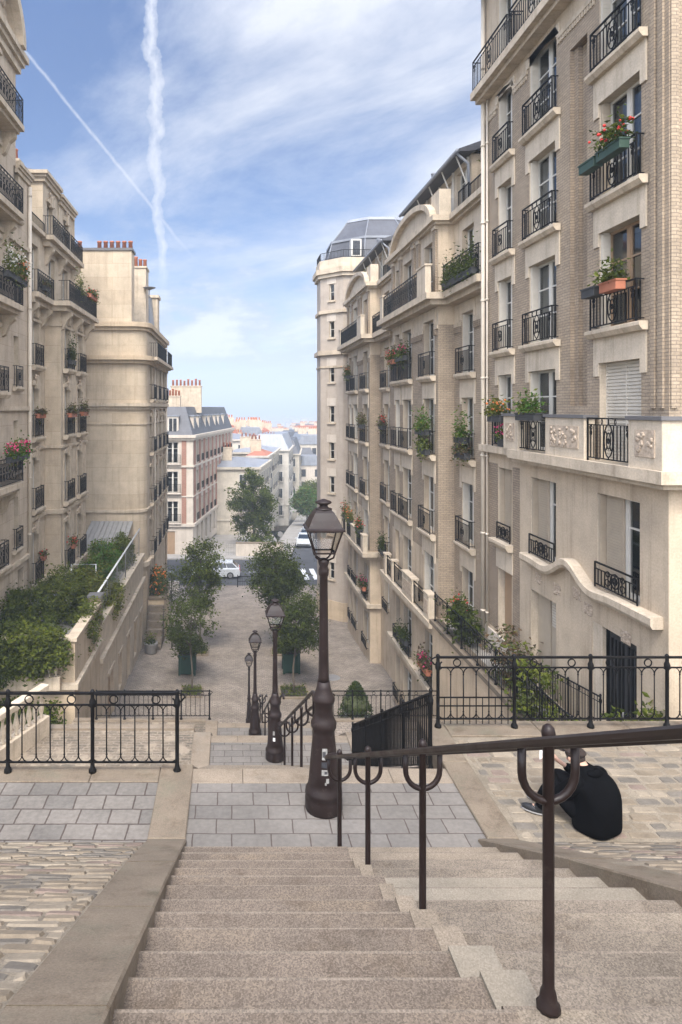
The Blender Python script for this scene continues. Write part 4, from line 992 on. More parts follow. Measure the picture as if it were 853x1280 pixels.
# the distant town: roofs one can still tell apart, then the far mass
CG = 'hazy apartment blocks of the distant town'
cityr = random.Random(21)
for i in range(110):
    y = 150 + 5.2 * i + cityr.uniform(-8, 8); x = cityr.uniform(-.09, .14) * y; zt = -5.2 - (y - 150) * .014 + cityr.uniform(-4.5, 1.6); w = cityr.uniform(6, 13)
    if i > 83: y = cityr.uniform(116, 178); x = cityr.uniform(-8, 5.5 + (y - 116) * .10); zt = -1.2 - (y - 116) * .045 + cityr.uniform(-2.6, .6); w = cityr.uniform(5, 9)
    ls = cityr.uniform(9, 20); hh = cityr.uniform(10, 16)
    b = Bld('distant_building', 'pale apartment block with chimneys among the hazy roofs of the distant town', 'building', x, y, zt - hh - 12, 0, CG)
    mt = cityr.choice(['cream_far', 'pale_far', 'white_stone', 'limestone_plain', 'pale_far']); rmt = cityr.choice(['zinc', 'zinc', 'slate', 'roof_tile', 'zinc', 'slate', 'zinc', 'slate'])
    q = MB(); q.box(-w / 2, w / 2, 0, ls, zt - hh - 12, zt, mt)
    b.part('wall', q)
    q = MB(); q.prism([(-w / 2, zt), (w / 2, zt), (w / 2 - 1.2, zt + 2.2), (-w / 2 + 1.2, zt + 2.2)], 'y', -.2, ls, rmt); b.part('roof', q)
    wm = MB(); wm.box(-.5, .5, -.05, -.01, 0, 1.7, 'pane_far'); wm = wm.mesh('window')
    nw = int(w / 2.6)
    for f in range(3 if i < 20 else 1):
        for k in range(nw): b.part('window', wm, (-w / 2 + w * (k + .5) / nw, 0, zt - 2.6 - f * 3))
    for k in range(3):
        q = MB(); cx_ = cityr.uniform(-w / 2 + 1, w / 2 - 1); yy = cityr.uniform(1, ls - 1); q.box(cx_ - 1.1, cx_ + 1.1, yy, yy + .7, zt + 1, zt + 3.6, 'limestone_plain')
        for j in range(4): q.box(cx_ - .9 + j * .5, cx_ - .65 + j * .5, yy + .2, yy + .45, zt + 3.6, zt + 4.1, 'terracotta')
        b.part('chimney', q)
cm = MB()
for i in range(2600):
    y = 600 * math.exp(cityr.uniform(0, 2.2)); x = cityr.uniform(-.22, .24) * y; w = cityr.uniform(8, 22); h = cityr.uniform(9, 20) * (1.7 if cityr.random() < .03 else 1)
    zg = -46 if y > 700 else -30 - (y - 330) / 370 * 16
    t = cityr.choice(['cream_far', 'pale_far', 'white_stone', 'pale_far']); cm.box(x - w / 2, x + w / 2, y, y + cityr.uniform(10, 25), zg - 10, zg + h, t, cityr.choice(['zinc', 'zinc', 'slate', 'slate', 'zinc', 'roof_tile', 'pale_far', 'zinc']))
o = link('distant_town', cm.mesh('distant_town')); o['kind'] = 'stuff'
# ------------------------------------------------------------------ ground, steps, ramps
def zplaza(d): return -9.2 - (d - 28) * .0615 if d < 57.5 else -11.02
def zfar(d):
    P = [(57, -11.15), (68, -11.15), (80, -12.1), (100, -13.9), (120, -16.1), (140, -18.0), (175, -21.)]
    for (a, b), (c, e) in zip(P, P[1:]):
        if d <= c: return b + (e - b) * (d - a) / (c - a)
    return P[-1][1]
g = MB(); prof = [(-80, -14), (60, -14), (100, -17), (170, -24), (330, -32), (700, -48), (3000, -50), (9000, -50)]
xs = [-6000, -400, -60, 0, 60, 400, 6000]
for (d0, z0), (d1, z1) in zip(prof, prof[1:]):
    for a, b in zip(xs, xs[1:]): g.quad((a, d0, z0), (b, d0, z0), (b, d1, z1), (a, d1, z1), 'earth')
struct('ground', g)
hl = MB(); hr = random.Random(4); n = 90; vs = []
for i in range(n + 1):
    x = -5000 + 10000 * i / n; h = 55 + 26 * math.sin(i * .23 + 1) + 14 * math.sin(i * .61) + hr.uniform(-4, 4)
    vs += [(x, 5200, -55), (x, 5600 + hr.uniform(-80, 80), max(-5, h)), (x, 7200, -55)]
hl.add(vs, [f for i in range(n) for f in ((3 * i, 3 * i + 3, 3 * i + 4, 3 * i + 1), (3 * i + 1, 3 * i + 4, 3 * i + 5, 3 * i + 2))], 'leaf_dark', True)
struct('hills', hl)
T1, R1 = .345, .17; D0 = 6.42; DK = 6.74; SL = R1 / T1
XL, XR = -.47, 2.5
def xr(d): return XR + .16 * max(0, DK - d)
XS = 1.13
def lay_setts(m, fx0, fx1, y0, y1, zf_, nrm, bw, bh, h0, h1, seed, gap=.012):
    """separate stones bedded in a mortar plane, rows running across the slope"""
    r = random.Random(seed); nv_ = Vector(nrm).normalized(); k = nv_.z; y = y0; row = 0
    pick = ('sett_tan', 'sett_tan', 'sett_pale', 'sett_pale', 'sett_grey', 'sett_rose', 'sett_tan', 'sett_grey')
    while y < y1 - bh * k * .6:
        h = bh * k * r.uniform(.85, 1.18); x = fx0(y) - r.uniform(0, bw[1]); X1 = fx1(y); X0 = fx0(y)
        while x < X1:
            w = r.uniform(*bw); a, b = max(x, X0), min(x + w, X1); x += w
            if b - a < .07: continue
            g = gap * r.uniform(.6, 1.5); j = lambda s=.008: r.uniform(-s, s); t = r.uniform(h0, h1); c = min(.014, h * .16)
            tilt = r.uniform(-.004, .004)
            P = [(a + g / 2 + j(), y + g / 2 + j()), (b - g / 2 + j(), y + g / 2 + j()), (b - g / 2 + j(), y + h - g / 2 + j()), (a + g / 2 + j(), y + h - g / 2 + j())]
            cx, cy_ = (a + b) / 2, y + h / 2; ring8_ = []
            for q in range(4):                      # eight-sided outline: knocked-off corners
                p0, p1, pm = P[q], P[(q + 1) % 4], P[q - 1]; f = r.uniform(.06, .16)
                ring8_ += [(p0[0] + (pm[0] - p0[0]) * f, p0[1] + (pm[1] - p0[1]) * f), (p0[0] + (p1[0] - p0[0]) * f, p0[1] + (p1[1] - p0[1]) * f)]
            vs = []
            for (px, py) in ring8_: o = Vector((px, py, zf_(py))) - nv_ * .004; vs.append(tuple(o))
            for (px, py) in ring8_:
                dx, dy = px - cx, py - cy_; s_ = max(.1, 1 - c / max(abs(dx), .02)), max(.1, 1 - c / max(abs(dy), .02)); qx, qy = cx + dx * s_[0], cy_ + dy * s_[1]
                o = Vector((qx, qy, zf_(qy))) + nv_ * (t + tilt * (1 if dx > 0 else -1)); vs.append(tuple(o))
            m.add(vs, [(i, (i + 1) % 8, 8 + (i + 1) % 8, 8 + i) for i in range(8)] + [tuple(range(8, 16))], r.choice(pick))
        y += h; row += 1
st = MB(); jr = random.Random(3); NST = 17
for k in range(1, NST + 1):
    for side in (0, 1):
        df = D0 - (k - 1) * T1 + jr.uniform(-.012, .012) + (.0 if side else .0); db = D0 - k * T1 - .06; z = k * R1 + jr.uniform(-.008, .008); zb = z - R1 - .03
        x0, x1 = (XL - .02, XS + jr.uniform(-.05, .05)) if not side else (XS - .06, xr(df) + .05)
        mt = 'step_brown' if not side else ('step_pale' if k not in (1, 2, 5, 6) else 'step_mid' if k < 3 else 'step_new')
        zz = z if not side else z - .004
        wv = jr.uniform(.018, .03)
        # tread, worn edge, chamfered nosing, riser
        st.quad((x0, db, zz), (x1, db, zz), (x1, df - wv, zz), (x0, df - wv, zz), mt)
        st.quad((x0, df - wv, zz), (x1, df - wv, zz), (x1, df - .012, zz - .001), (x0, df - .012, zz - .001), 'nosing')
        st.quad((x0, df - .012, zz - .001), (x1, df - .012, zz - .001), (x1, df, zz - .014), (x0, df, zz - .014), 'nosing')
        st.quad((x0, df, zz - .014), (x1, df, zz - .014), (x1, df, zb), (x0, df, zb), mt)
        st.quad((x0, db, zz), (x0, df, zz - .01), (x0, df, zb), (x0, db, zb), mt)
        st.quad((x1, db, zz), (x1, df, zz - .01), (x1, df, zb), (x1, db, zb), mt)
for k, a, w in ((7, .0, .12), (8, .02, .16), (9, .05, .15), (10, .06, .22), (11, .08, .2), (4, -.05, .1), (6, -.04, .1), (3, -.03, .12)):      # repaired pieces let into the seam
    df = D0 - (k - 1) * T1; z = k * R1
    st.box(XS + a - w / 2, XS + a + w / 2, df - T1 + .03, df + .004, z - .05, z + .012, 'step_new' if k > 9 else 'step_mid')
st.box(XL - .5, 3.9, -3, D0 - NST * T1 - .04, NST * R1 - .1, NST * R1 - .0, 'step_brown')
struct('stairs', st)

def flight(d0, z0, d1, z1, n, name='stairs'):
    m = MB(); t = (d1 - d0) / (n - 1); r = (z0 - z1) / n
    for k in range(n):
        z = z0 - k * r; a = d0 + (k - 1) * t; b = d0 + k * t
        if k: m.quad((XL, a, z), (XR + .1, a, z), (XR + .1, b, z), (XL, b, z), 'step_pale')
        m.quad((XL, b, z), (XR + .1, b, z), (XR + .1, b, z - r), (XL, b, z - r), 'step_brown')
    m.box(XL, XR + .1, d0 - .02, d1, z1 - 1.2, z1 - .9, 'earth')
    struct(name, m)
Z2, Z3, Z4 = -3.06, -6.1, -9.2
flight(8.08, 0, 13.55, Z2, 18); flight(15.1, Z2, 20.6, Z3, 18); flight(22.1, Z3, 28.0, Z4, 18)
def landing(d0, d1, z, edge=.3):
    m = MB(); m.box(XL - .02, XR + .1, d0, d1 - edge, z - .4, z, 'slab')
    struct('landing', m)
    m = MB(); n = 4; x = XL - .02
    for w in (.62, 1.05, .72, .72): m.bbox(x + .002, x + w - .002, d1 - edge + .002, d1 + .012, z - .16, z + .006, 'edge_stone', .006); x += w
    struct('kerb', m)
landing(D0 - .03, 8.08, 0.); landing(13.5, 15.1, Z2); landing(20.55, 22.1, Z3)
# left: paving, cobbled ramp, kerb, and the lower terraces that follow
m = MB(); m.box(-7, -.86, 6.72, 7.80, -.4, 0, 'slab_small'); struct('pavement', m)
m = MB()
x = -6.6
while x < -.87:
    w = min(jr.uniform(1.0, 1.5), -.862 - x); m.bbox(x + .003, x + w - .003, 7.80, 8.14, -3.1, .012, 'kerb_stone', .01); x += w
struct('kerb', m)
def sloped_block(m, x0, x1, d0, z0, d1, z1, th, mat, x0b=None, x1b=None):
    x0b = x0 if x0b is None else x0b; x1b = x1 if x1b is None else x1b; b = .012
    vs = [(x0 + b, d0, z0), (x1 - b, d0, z0), (x1b - b, d1, z1), (x0b + b, d1, z1), (x0, d0, z0 - b), (x1, d0, z0 - b), (x1b, d1, z1 - b), (x0b, d1, z1 - b), (x0, d0, z0 - th), (x1, d0, z0 - th), (x1b, d1, z1 - th), (x0b, d1, z1 - th)]
    m.add(vs, [(0, 1, 2, 3), (0, 4, 5, 1), (1, 5, 6, 2), (2, 6, 7, 3), (3, 7, 4, 0), (4, 8, 9, 5), (5, 9, 10, 6), (6, 10, 11, 7), (7, 11, 8, 4), (8, 11, 10, 9)], mat)
m = MB(); RS = [(6.72, .004), (5.2, .004 + 1.52 * SL), (3.6, .004 + 3.12 * SL), (.84, .004 + 5.88 * SL), (-3, .004 + 5.88 * SL)]
for (a, za), (b, zb) in zip(RS, RS[1:]): m.quad((-7, a, za + (.035 if a < 6.7 else 0)), (-.84, a, za + (.035 if a < 6.7 else 0)), (-.84, b, zb + .035), (-7, b, zb + .035), 'mortar')
m.box(-7, -.86, -3, 6.6, -.6, -.5, 'earth')
def rampz(off): return lambda y: .004 + off * min(1, max(0, (6.72 - y) / 1.52)) + max(0, 6.72 - y) * SL
lay_setts(m, lambda y: -4.7, lambda y: -.875, 1.0, 6.68, rampz(.035), (0, SL, 1), (.17, .36), .125, .004, .016, 31)
struct('cobbled_ramp', m)
m = MB(); kz = .06; kr = .085
cuts = [DK, 5.35, 3.95, 2.5, .84]
for a, b in zip(cuts, cuts[1:]): sloped_block(m, -.86, -.46, b + .003, kz + (DK - b) * SL, a - .003, (kz if a < 6.7 else .025) + (DK - a) * SL, .4, 'kerb_stone')
m.bbox(-.86, XL, 6.745, 8.15, -.3, .03, 'kerb_stone', .01)
struct('kerb', m)
# right: cobbled terrace, ramp and splayed kerb
m = MB(); m.quad((2.75, 6.72, .004), (11, 6.72, .004), (11, 8.86, .004), (2.75, 8.86, .004), 'mortar')
for (a, za), (b, zb) in zip(RS, RS[1:]): m.quad((xr(a) + .2, a, za + (.09 if a < 6.7 else 0)), (11, a, za + (.09 if a < 6.7 else 0)), (11, b, zb + .09), (xr(b) + .2, b, zb + .09), 'mortar')
lay_setts(m, lambda y: 2.96, lambda y: 8.2, 6.76, 8.84, lambda y: .004, (0, 0, 1), (.15, .36), .155, .002, .010, 32, .022)
lay_setts(m, lambda y: xr(y) + .38, lambda y: 7.2, 3.4, 6.66, rampz(.09), (0, SL, 1), (.16, .36), .145, .003, .012, 33, .016)
struct('cobbled_terrace', m)
m = MB()
for a, b in zip(cuts, cuts[1:]): sloped_block(m, xr(b), xr(b) + .36, b + .003, kr + (DK - b) * SL, a - .003, (kr if a < 6.7 else .03) + (DK - a) * SL, .5, 'kerb_stone', xr(a), xr(a) + .36)
m.bbox(XR + .1, XR + .42, 6.745, 8.2, -.3, .03, 'kerb_stone', .01); m.bbox(XR + .1, XR + .42, 8.205, 9.3, -3.1, .035, 'kerb_stone', .01)
struct('kerb', m)
m = MB(); x = XR + .425
while x < 11: m.bbox(x + .003, x + 1.25, 8.86, 9.28, -3.15, .03, 'kerb_stone', .012); x += 1.253
struct('kerb', m)
# flanks of the lower flights
m = MB()
for x0, x1 in ((-5.35, XL - .4), (XR + .45, 6.9)):
    zl = [(9.3 if x0 > 0 else 8.15, -.6 if x0 < 0 else -3.1), (13.5, Z2), (15.4, Z2), (20.5, Z3), (22.3, Z3), (28.0, Z4), (28.4, Z4 - .02)]
    for (a, za), (b, zb) in zip(zl, zl[1:]): m.quad((x0, a, za), (x1, a, za), (x1, b, zb), (x0, b, zb), 'setts' if x0 < 0 else 'plaza_setts')
struct('cobbled_path', m)
m = MB()
for x0, x1 in ((XL - .4, XL), (XR + .1, XR + .45)):
    zl = [(8.16 if x0 < 0 else 9.3, .3 if x0 < 0 else -.62), (13.5, Z2 + .06), (15.2, Z2 + .04), (20.6, Z3 + .06), (22.2, Z3 + .04), (28.1, Z4 + .06)]
    for (a, za), (b, zb) in zip(zl, zl[1:]): sloped_block(m, x0, x1, a + .003, za if a > 9.5 or x0 > 0 else za - .3, b - .003, zb, .5, 'edge_stone')
    m.box(-5.3 if x0 < 0 else x1, x0 if x0 < 0 else 6.9, 15.35, 15.55, Z2 - .4, Z2 + .05, 'edge_stone'); m.box(-5.3 if x0 < 0 else x1, x0 if x0 < 0 else 6.9, 22.2, 22.4, Z3 - .4, Z3 + .05, 'edge_stone')
struct('kerb', m)
m = MB()
ds = [28.0, 34, 40, 46, 52, 57.4]
for a, b in zip(ds, ds[1:]):
    for x0, x1 in ((-5.4, -1.), (-1., 3.5), (3.5, 8.3)): m.quad((x0, a, zplaza(a)), (x1, a, zplaza(a)), (x1, b, zplaza(b)), (x0, b, zplaza(b)), 'plaza_setts')
m.quad((-30, 52, zplaza(52) - .004), (-5.2, 52, zplaza(52) - .004), (-5.2, 57.4, zplaza(57.4) - .004), (-30, 57.4, zplaza(57.4) - .004), 'pavement')
struct('plaza', m)
m = MB(); m.box(-40, 12, 57.4, 57.6, -11.5, -11.0, 'edge_stone'); struct('kerb', m)
m = MB(); m.quad((-60, 57.6, -11.15), (60, 57.6, -11.15), (60, 68, -11.15), (-60, 68, -11.15), 'asphalt')
ds = [68, 80, 100, 120, 140, 175]
def lx(d): return 5.9 + .145 * (d - 68)
def rx_(d): return 12.6 + .125 * (d - 68)
for a, b in zip(ds, ds[1:]): m.quad((lx(a), a, zfar(a)), (rx_(a), a, zfar(a)), (rx_(b), b, zfar(b)), (lx(b), b, zfar(b)), 'asphalt')
struct('road', m)
m = MB()
for i in range(7): m.quad((6.6 + i * .85, 60.2, -11.146), (7.05 + i * .85, 60.2, -11.146), (7.05 + i * .85, 64.2, -11.146), (6.6 + i * .85, 64.2, -11.146), 'road_paint')
for i in range(8): m.quad((-8 + i * 1.6, 62.9, -11.146), (-7.1 + i * 1.6, 62.9, -11.146), (-7.1 + i * 1.6, 63.0, -11.146), (-8 + i * 1.6, 63.0, -11.146), 'road_paint')
struct('road_marking', m)
m = MB(); m.box(-40, 5.8, 68., 70.2, -11.5, -11.02, 'pavement')
for a, b in zip(ds, ds[1:]):
    for off in (-1.9, 0):
        x0a, x0b = (lx(a) - 2.2, lx(b) - 2.2) if off < 0 else (rx_(a), rx_(b)); x1a, x1b = (lx(a), lx(b)) if off < 0 else (rx_(a) + 2.5, rx_(b) + 2.5)
        m.quad((x0a, a, zfar(a) + .12), (x1a, a, zfar(a) + .12), (x1b, b, zfar(b) + .12), (x0b, b, zfar(b) + .12), 'pavement')
        xe, xf = (x1a, x1b) if off < 0 else (x0a, x0b); m.quad((xe, a, zfar(a) - .1), (xf, b, zfar(b) - .1), (xf, b, zfar(b) + .12), (xe, a, zfar(a) + .12), 'edge_stone')
m.quad((-6, 70.2, -11.03), (5.8, 70.2, -11.03), (5.2, 83.9, -11.6), (-4.2, 83.9, -11.6), 'pavement')
struct('sidewalk', m)

# ------------------------------------------------------------------ walls of the lower street
def wallthing(name, label, loc, rot=0): return Bld(name, label, 'wall', loc[0], loc[1], loc[2], rot)
W = wallthing('terrace_wall', 'long cream terrace wall with doors along the left edge of the cobbled square', (-5.35, 22.5, -10.2), 90)
m = MB(); ops = [(6.2, 7.5, -9.6, -7.2), (8.8, 9.8, -9.0, -7.3), (11.2, 12.4, -9.9, -7.3), (13.8, 14.8, -9.3, -7.4), (15.9, 16.9, -10.1, -7.5)]
wall(m, 4.3, 17.5, -11, -4.35, ops, 0, 'plaster_pale', rev='plaster', room=False, rd=.3); wall(m, 0, 4.3, -11, -3.45, [(1.6, 2.4, -8.6, -6.6)], -.03, 'plaster', rev='plaster', room=False)
m.box(4.28, 17.5, .01, .35, -4.6, -4.35, 'plaster_pale'); sheet(m, 'x', 0, -.03, 9, -11, -3.45, 'ochre_wall'); sheet(m, 'x', 4.3, -.03, .4, -4.4, -3.45, 'plaster')
W.part('wall', m)
for u0, u1, w0, w1, *_ in ops:
    q = MB(); q.box(u0, u1, .18, .22, w0, w1, 'shutter_beige' if u0 > 8 else 'oak_wood'); q.box((u0 + u1) / 2 - .02, (u0 + u1) / 2 + .02, .165, .18, w0, w1, 'shutter_white'); W.part('door', q)
    q = MB(); q.box(u0 - .1, u1 + .1, -.06, -.003, w1 + .02, w1 + .16, 'limestone_plain'); W.part('lintel', q)
q = MB(); q.band([(4.3, 0), (17.5, 0)], .16, -5.95, -5.75, 'limestone_plain'); q.band([(4.3, 0), (17.5, 0)], .1, -4.5, -4.33, 'limestone_plain'); q.band([(0, 9), (0, -.03), (4.3, -.03)], .14, -5.1, -4.9, 'limestone_plain'); q.band([(0, 9), (0, -.03), (4.3, -.03)], .08, -3.5, -3.38, 'limestone_plain', .3); W.part('ledge', q)
q = MB(); q.bbox(4.05, 4.5, -.1, .4, -4.3, -3.2, 'edge_stone'); q.bbox(4.0, 4.55, -.14, .44, -3.2, -3.1, 'lead_cap'); W.part('pillar', q)
m = MB(); m.box(-30, -5.66, 22.55, 40, -11, -4.4, 'earth', 'pavement'); m.box(-30, -9.0, 15, 22.55, -11, -4.5, 'earth', 'pavement'); struct('terrace', m)
W = wallthing('garden_wall', 'beige retaining wall with sloping handrail top below the near right house', (6.95, 23.0, -9.5), -90)
m = MB(); sheet(m, 'y', 0, 0, 13.7, -10, -3.06, 'ochre_wall'); sheet(m, 'x', 0, 0, .9, -10, -3.06, 'ochre_wall'); m.box(-.06, 13.7, -.09, .3, -3.06, -2.92, 'kerb_stone'); m.quad((0, .28, -3.09), (13.7, .28, -3.09), (13.7, .98, -3.09), (0, .98, -3.09), 'pavement')
for i in range(6): m.box(9.2 + i * .33, 9.6 + i * .33, .3, .97, -3.1, -2.95 + i * .15, 'step_pale')
W.part('wall', m)
W = wallthing('pavement_wall', 'low pale wall below the big street tree across the crossing', (.4, 69.2, -11.1), 0)
m = MB()
for i in range(10): m.bbox(i * .5 + .006, i * .5 + .494, 0, .3, -11.1, -9.75, 'white_stone', .008)
m.box(0, 5, -.02, .32, -9.75, -9.62, 'edge_stone'); W.part('wall', m)

# ------------------------------------------------------------------ fences and rails
def post_mb(H, r=.024):
    m = MB(); m.lathe([(r * 2., 0), (r * 2., .03), (r * 1.2, .06), (r, .12), (r, H * .8), (r * 1.6, H * .83), (r * 1.7, H * .88), (r, H * .92), (r, H - .02), (r * 1.3, H), (r * .6, H + .025)], 'iron', seg=8); return m
def infill(Wp, H, low=False):
    m = MB(); n = 6; s = Wp / n; b = .0085; zt = H - .14; zb = .12
    for i in range(n):
        xa = i * s
        if i: m.tube([(xa, 0, zb + s * .5), (xa, 0, zt - s * .5)], b, 'iron', 6); m.ball((xa, 0, zb + s * .55), .014, 'iron', 6, 4); m.ball((xa, 0, zt - s * .55), .014, 'iron', 6, 4)
        for z, sg in ((zt, -1), (zb, 1)):
            pts = [(xa + s / 2 - s / 2 * math.cos(math.pi * k / 8), 0, z + sg * s * .5 * (1 - math.sin(math.pi * k / 8))) for k in range(9)]
            m.tube(pts, b * .9, 'iron', 4)
    for x in (Wp * .25, Wp * .75): m.ring((x, 0, H - .075), .05, .05, .009, 'iron', n=14)
    if low:
        for i in range(1, 2 * n):
            m.tube([(i * s / 2, 0, .05), (i * s / 2, 0, H * .42)], b * .8, 'iron', 4)
        m.box(0, Wp, -.008, .008, H * .42, H * .42 + .016, 'iron'); m.box(0, Wp, -.008, .008, H * .3, H * .3 + .014, 'iron')
    return m
def arch_fence(label, x0, y, z, n, Wp, H, lowpanel=None, scroll=None, group=None):
    f = E('iron_fence', label, 'fence', (x0, y, z), 0, group); pm = post_mb(H + .02).mesh('post'); im = infill(Wp, H).mesh('infill'); lm = None
    for i in range(n + 1): link('post', pm, f, (i * Wp, 0, 0))
    for i in range(n):
        if lowpanel == i: link('infill', infill(Wp, H, True).mesh('infill'), f, (i * Wp, 0, 0))
        else: link('infill', im, f, (i * Wp, 0, 0))
    for zz, hh, ww in ((H, .022, .022), (H - .14, .016, .012), (.12, .018, .012)):
        q = MB(); q.box(0, n * Wp, -ww, ww, zz - hh / 2, zz + hh / 2, 'iron'); link('rail', q.mesh('rail'), f)
    if scroll:
        sx = -1 if scroll < 0 else 1; xb = 0 if scroll < 0 else n * Wp; q = MB()
        q.tube([(xb + sx * (.0 + .10 * math.sin(a * .9) * (1 if a < 2 else .7)), 0, H - .05 + .055 * math.cos(a)) for a in [k * .5 for k in range(10)]], .011, 'iron', 6); link('scroll', q.mesh('scroll'), f)
    return f
arch_fence('black iron fence of arched bars on the left paving by the grey slabs', -5.76, 8.0, .012, 5, 1.02, .95, scroll=1)
arch_fence('black iron fence on the right terrace edge behind the seated person', 2.82, 9.08, .03, 6, 1.045, .96, lowpanel=0, scroll=-1)
arch_fence('smaller iron fence on a lower landing seen through the left fence', -4.55, 22.28, Z3 + .05, 4, .95, .95, scroll=1)
arch_fence('lower iron fence in front of the clipped conical bush', 3.1, 22.28, Z3 + .05, 4, .95, .95)
def bar_rail(label, x, y0, z0, y1, z1, H, step=.12, dx=0., cat='railing', bars2=True, fancy=False, thick=.0085):
    f = E('stair_railing', label, cat, (x, y0, z0)); Ln = y1 - y0; s = (z1 - z0) / Ln; n = int(abs(Ln) / step); sg = 1 if Ln > 0 else -1
    q = MB(); q.tube([(0, 0, H), (dx, Ln, H + s * Ln)], .02, 'iron', 6); q.tube([(0, 0, H - .12), (dx, Ln, H - .12 + s * Ln)], .01, 'iron', 4); q.tube([(0, 0, .08), (dx, Ln, .08 + s * Ln)], .012, 'iron', 4); link('rail', q.mesh('rail'), f)
    q = MB()
    for i in range(1, n):
        t = i / n; yy = Ln * t; q.tube([(dx * t, yy, s * yy + .08), (dx * t, yy, H - .01 + s * yy)], thick, 'iron', 4)
        if fancy and i % 3 == 1: q.ring((dx * t, yy, H - .2 + s * yy), .06, .06, .009, 'iron', 'yz', 10)
        if i % 4 == 2: q.ring((dx * t, yy, H - .06 + s * yy), .04, .045, .008, 'iron', 'yz', 8)
    link('infill', q.mesh('infill'), f)
    k = max(1, round(abs(Ln) / 1.3))
    for i in range(k + 1):
        t = i / k; pm = post_mb(H + .04, .02); link('post', pm.mesh('post'), f, (dx * t, Ln * t, s * Ln * t))
    return f
bar_rail('sloping black railing of close upright bars beside the second flight of steps', 2.44, 8.14, -.05, 13.4, -2.95, .95, .085, thick=.0115)
bar_rail('iron railing along the retaining wall top in front of the near right house', 6.98, 22.8, -2.92, 11.0, -2.92, .95, .13, fancy=True)
bar_rail('short dark railing at the entrance ramp against the near right house', 7.72, 17.9, -3.05, 13.9, -2.5, .85, .12)
bar_rail('thin dark fence in the left garden terrace under the stone houses', -7.7, 27.6, -4.4, 31.2, -4.4, 1.5, .17, .9)
def handrail(label, posts, zg, rails, endl=True):
    """double pipe handrail carried on forked posts"""
    h = E('handrail', label, 'handrail', (posts[0][0], posts[0][1], zg(posts[0][1])))
    o = h.location
    for x, d in posts:
        zr = rails(d); z0 = zg(d); q = MB(); I = 'iron_brown'; a = .105
        q.lathe([(.046, z0 + .0), (.046, z0 + .015), (.034, z0 + .03), (.031, z0 + .06), (.0225, z0 + .085), (.0215, zr + .03), (.025, zr + .035), (.027, zr + .055), (.022, zr + .075), (.008, zr + .088)], I, (0, 0), 10)
        link('post', q.mesh('post'), h, (x - o.x, d - o.y, -o.z))
        q = MB(); pts = [(-a, 0, zr)] + [(-a * math.cos(t), 0, zr - .10 - .115 * math.sin(t)) for t in [math.pi * k / 12 for k in range(13)]] + [(a, 0, zr)]
        q.tube(pts, .0165, I, 8); link('fork', q.mesh('fork'), h, (x - o.x, d - o.y, -o.z))
    (xa, da), (xb, db) = posts[0], posts[-1]
    da2, db2 = da - .95, db + .1
    q = MB(); sec = []
    for d in [da2 + (db2 - da2) * i / 24 for i in range(25)]:
        t = (d - da) / (db - da); x = xa + (xb - xa) * t; sec.append((x, d, rails(d)))
    for s_ in (-1, 1):
        vs = []; prof = [(-.021, -.012), (-.014, -.024), (.014, -.024), (.021, -.012), (.021, .008), (.012, .02), (-.012, .02), (-.021, .008)]
        for x, d, z in sec:
            for px, pz in prof: vs.append((x - o.x + s_ * .105 + px * 1.15, d - o.y, z - o.z + .012 + pz * .85))
        n = len(sec); q.add(vs, [(i * 8 + k, i * 8 + (k + 1) % 8, i * 8 + 8 + (k + 1) % 8, i * 8 + 8 + k) for i in range(n - 1) for k in range(8)] + [tuple(range(8)), tuple((n - 1) * 8 + k for k in range(7, -1, -1))], 'iron_brown', False)
    x, d, z = sec[-1]
    pts = [(x - o.x - .105 * math.cos(t), d - o.y + .12 * math.sin(t), z - o.z - .03 * math.sin(t)) for t in [math.pi * k / 10 for k in range(11)]]
    q.tube(pts, .022, 'iron_brown', 8); link('rail', q.mesh('rail'), h)
    return h
def zg1(d): return math.ceil((D0 - d) / T1) * R1 if d < D0 else 0.
handrail('brown double pipe handrail on forked posts down the upper flight of steps', [(1.30, 1.15), (1.245, 2.61), (1.17, 4.07), (1.115, 5.44), (1.05, 6.47)], zg1, lambda d: .985 + (6.47 - d) * .54)
def zf(d0, z0, d1, z1): return lambda d: z0 + (z1 - z0) * min(1, max(0, (d - d0) / (d1 - d0)))
f2 = zf(8.08, 0, 13.55, Z2); f3 = zf(15.1, Z2, 20.6, Z3); f4 = zf(22.1, Z3, 28, Z4)
handrail('brown double handrail of the second flight behind the tall street lamp', [(1.1, 8.9), (1.1, 10.5), (1.1, 12.1), (1.08, 13.6)], f2, lambda d: .95 + f2(d))
handrail('brown double handrail of the third flight between two smaller street lamps', [(1.05, 15.8), (1.05, 17.3), (1.05, 18.9), (1.03, 20.6)], f3, lambda d: .95 + f3(d))
handrail('brown double handrail of the lowest flight by the farthest street lamps', [(1.05, 22.9), (1.05, 24.6), (1.05, 26.3), (1.03, 28.)], f4, lambda d: .95 + f4(d))
q = E('terrace_handrail', 'white pipe handrail with mesh panel along the left terrace wall', 'railing', (-5.5, 26.6, -4.35))
m = MB(); m.tube([(0, 0, 1.15), (0, 13.0, 1.55)], .045, 'white_metal', 8); link('rail', m.mesh('rail'), q)
for i in range(6): m = MB(); m.tube([(0, .2 + i * 2.5, 0), (0, .2 + i * 2.5, 1.15 + .03 * i * 2.5)], .025, 'grey_metal', 6); link('post', m.mesh('post'), q)
m = MB()
for i in range(40): m.box(-.006, .006, .2 + i * .32, .22 + i * .32, .1, 1.1 + i * .009, 'grey_metal')
link('infill', m.mesh('infill'), q)
q = E('road_barrier', 'low dark rail barrier between the cobbled square and the crossing', 'barrier', (.5, 57.0, zplaza(57)))
for i in range(4): m = MB(); m.lathe([(.05, 0), (.04, .06), (.035, 1.0), (.05, 1.03), (.02, 1.08)], 'iron', seg=8); link('post', m.mesh('post'), q, (i * 1.9, 0, 0))
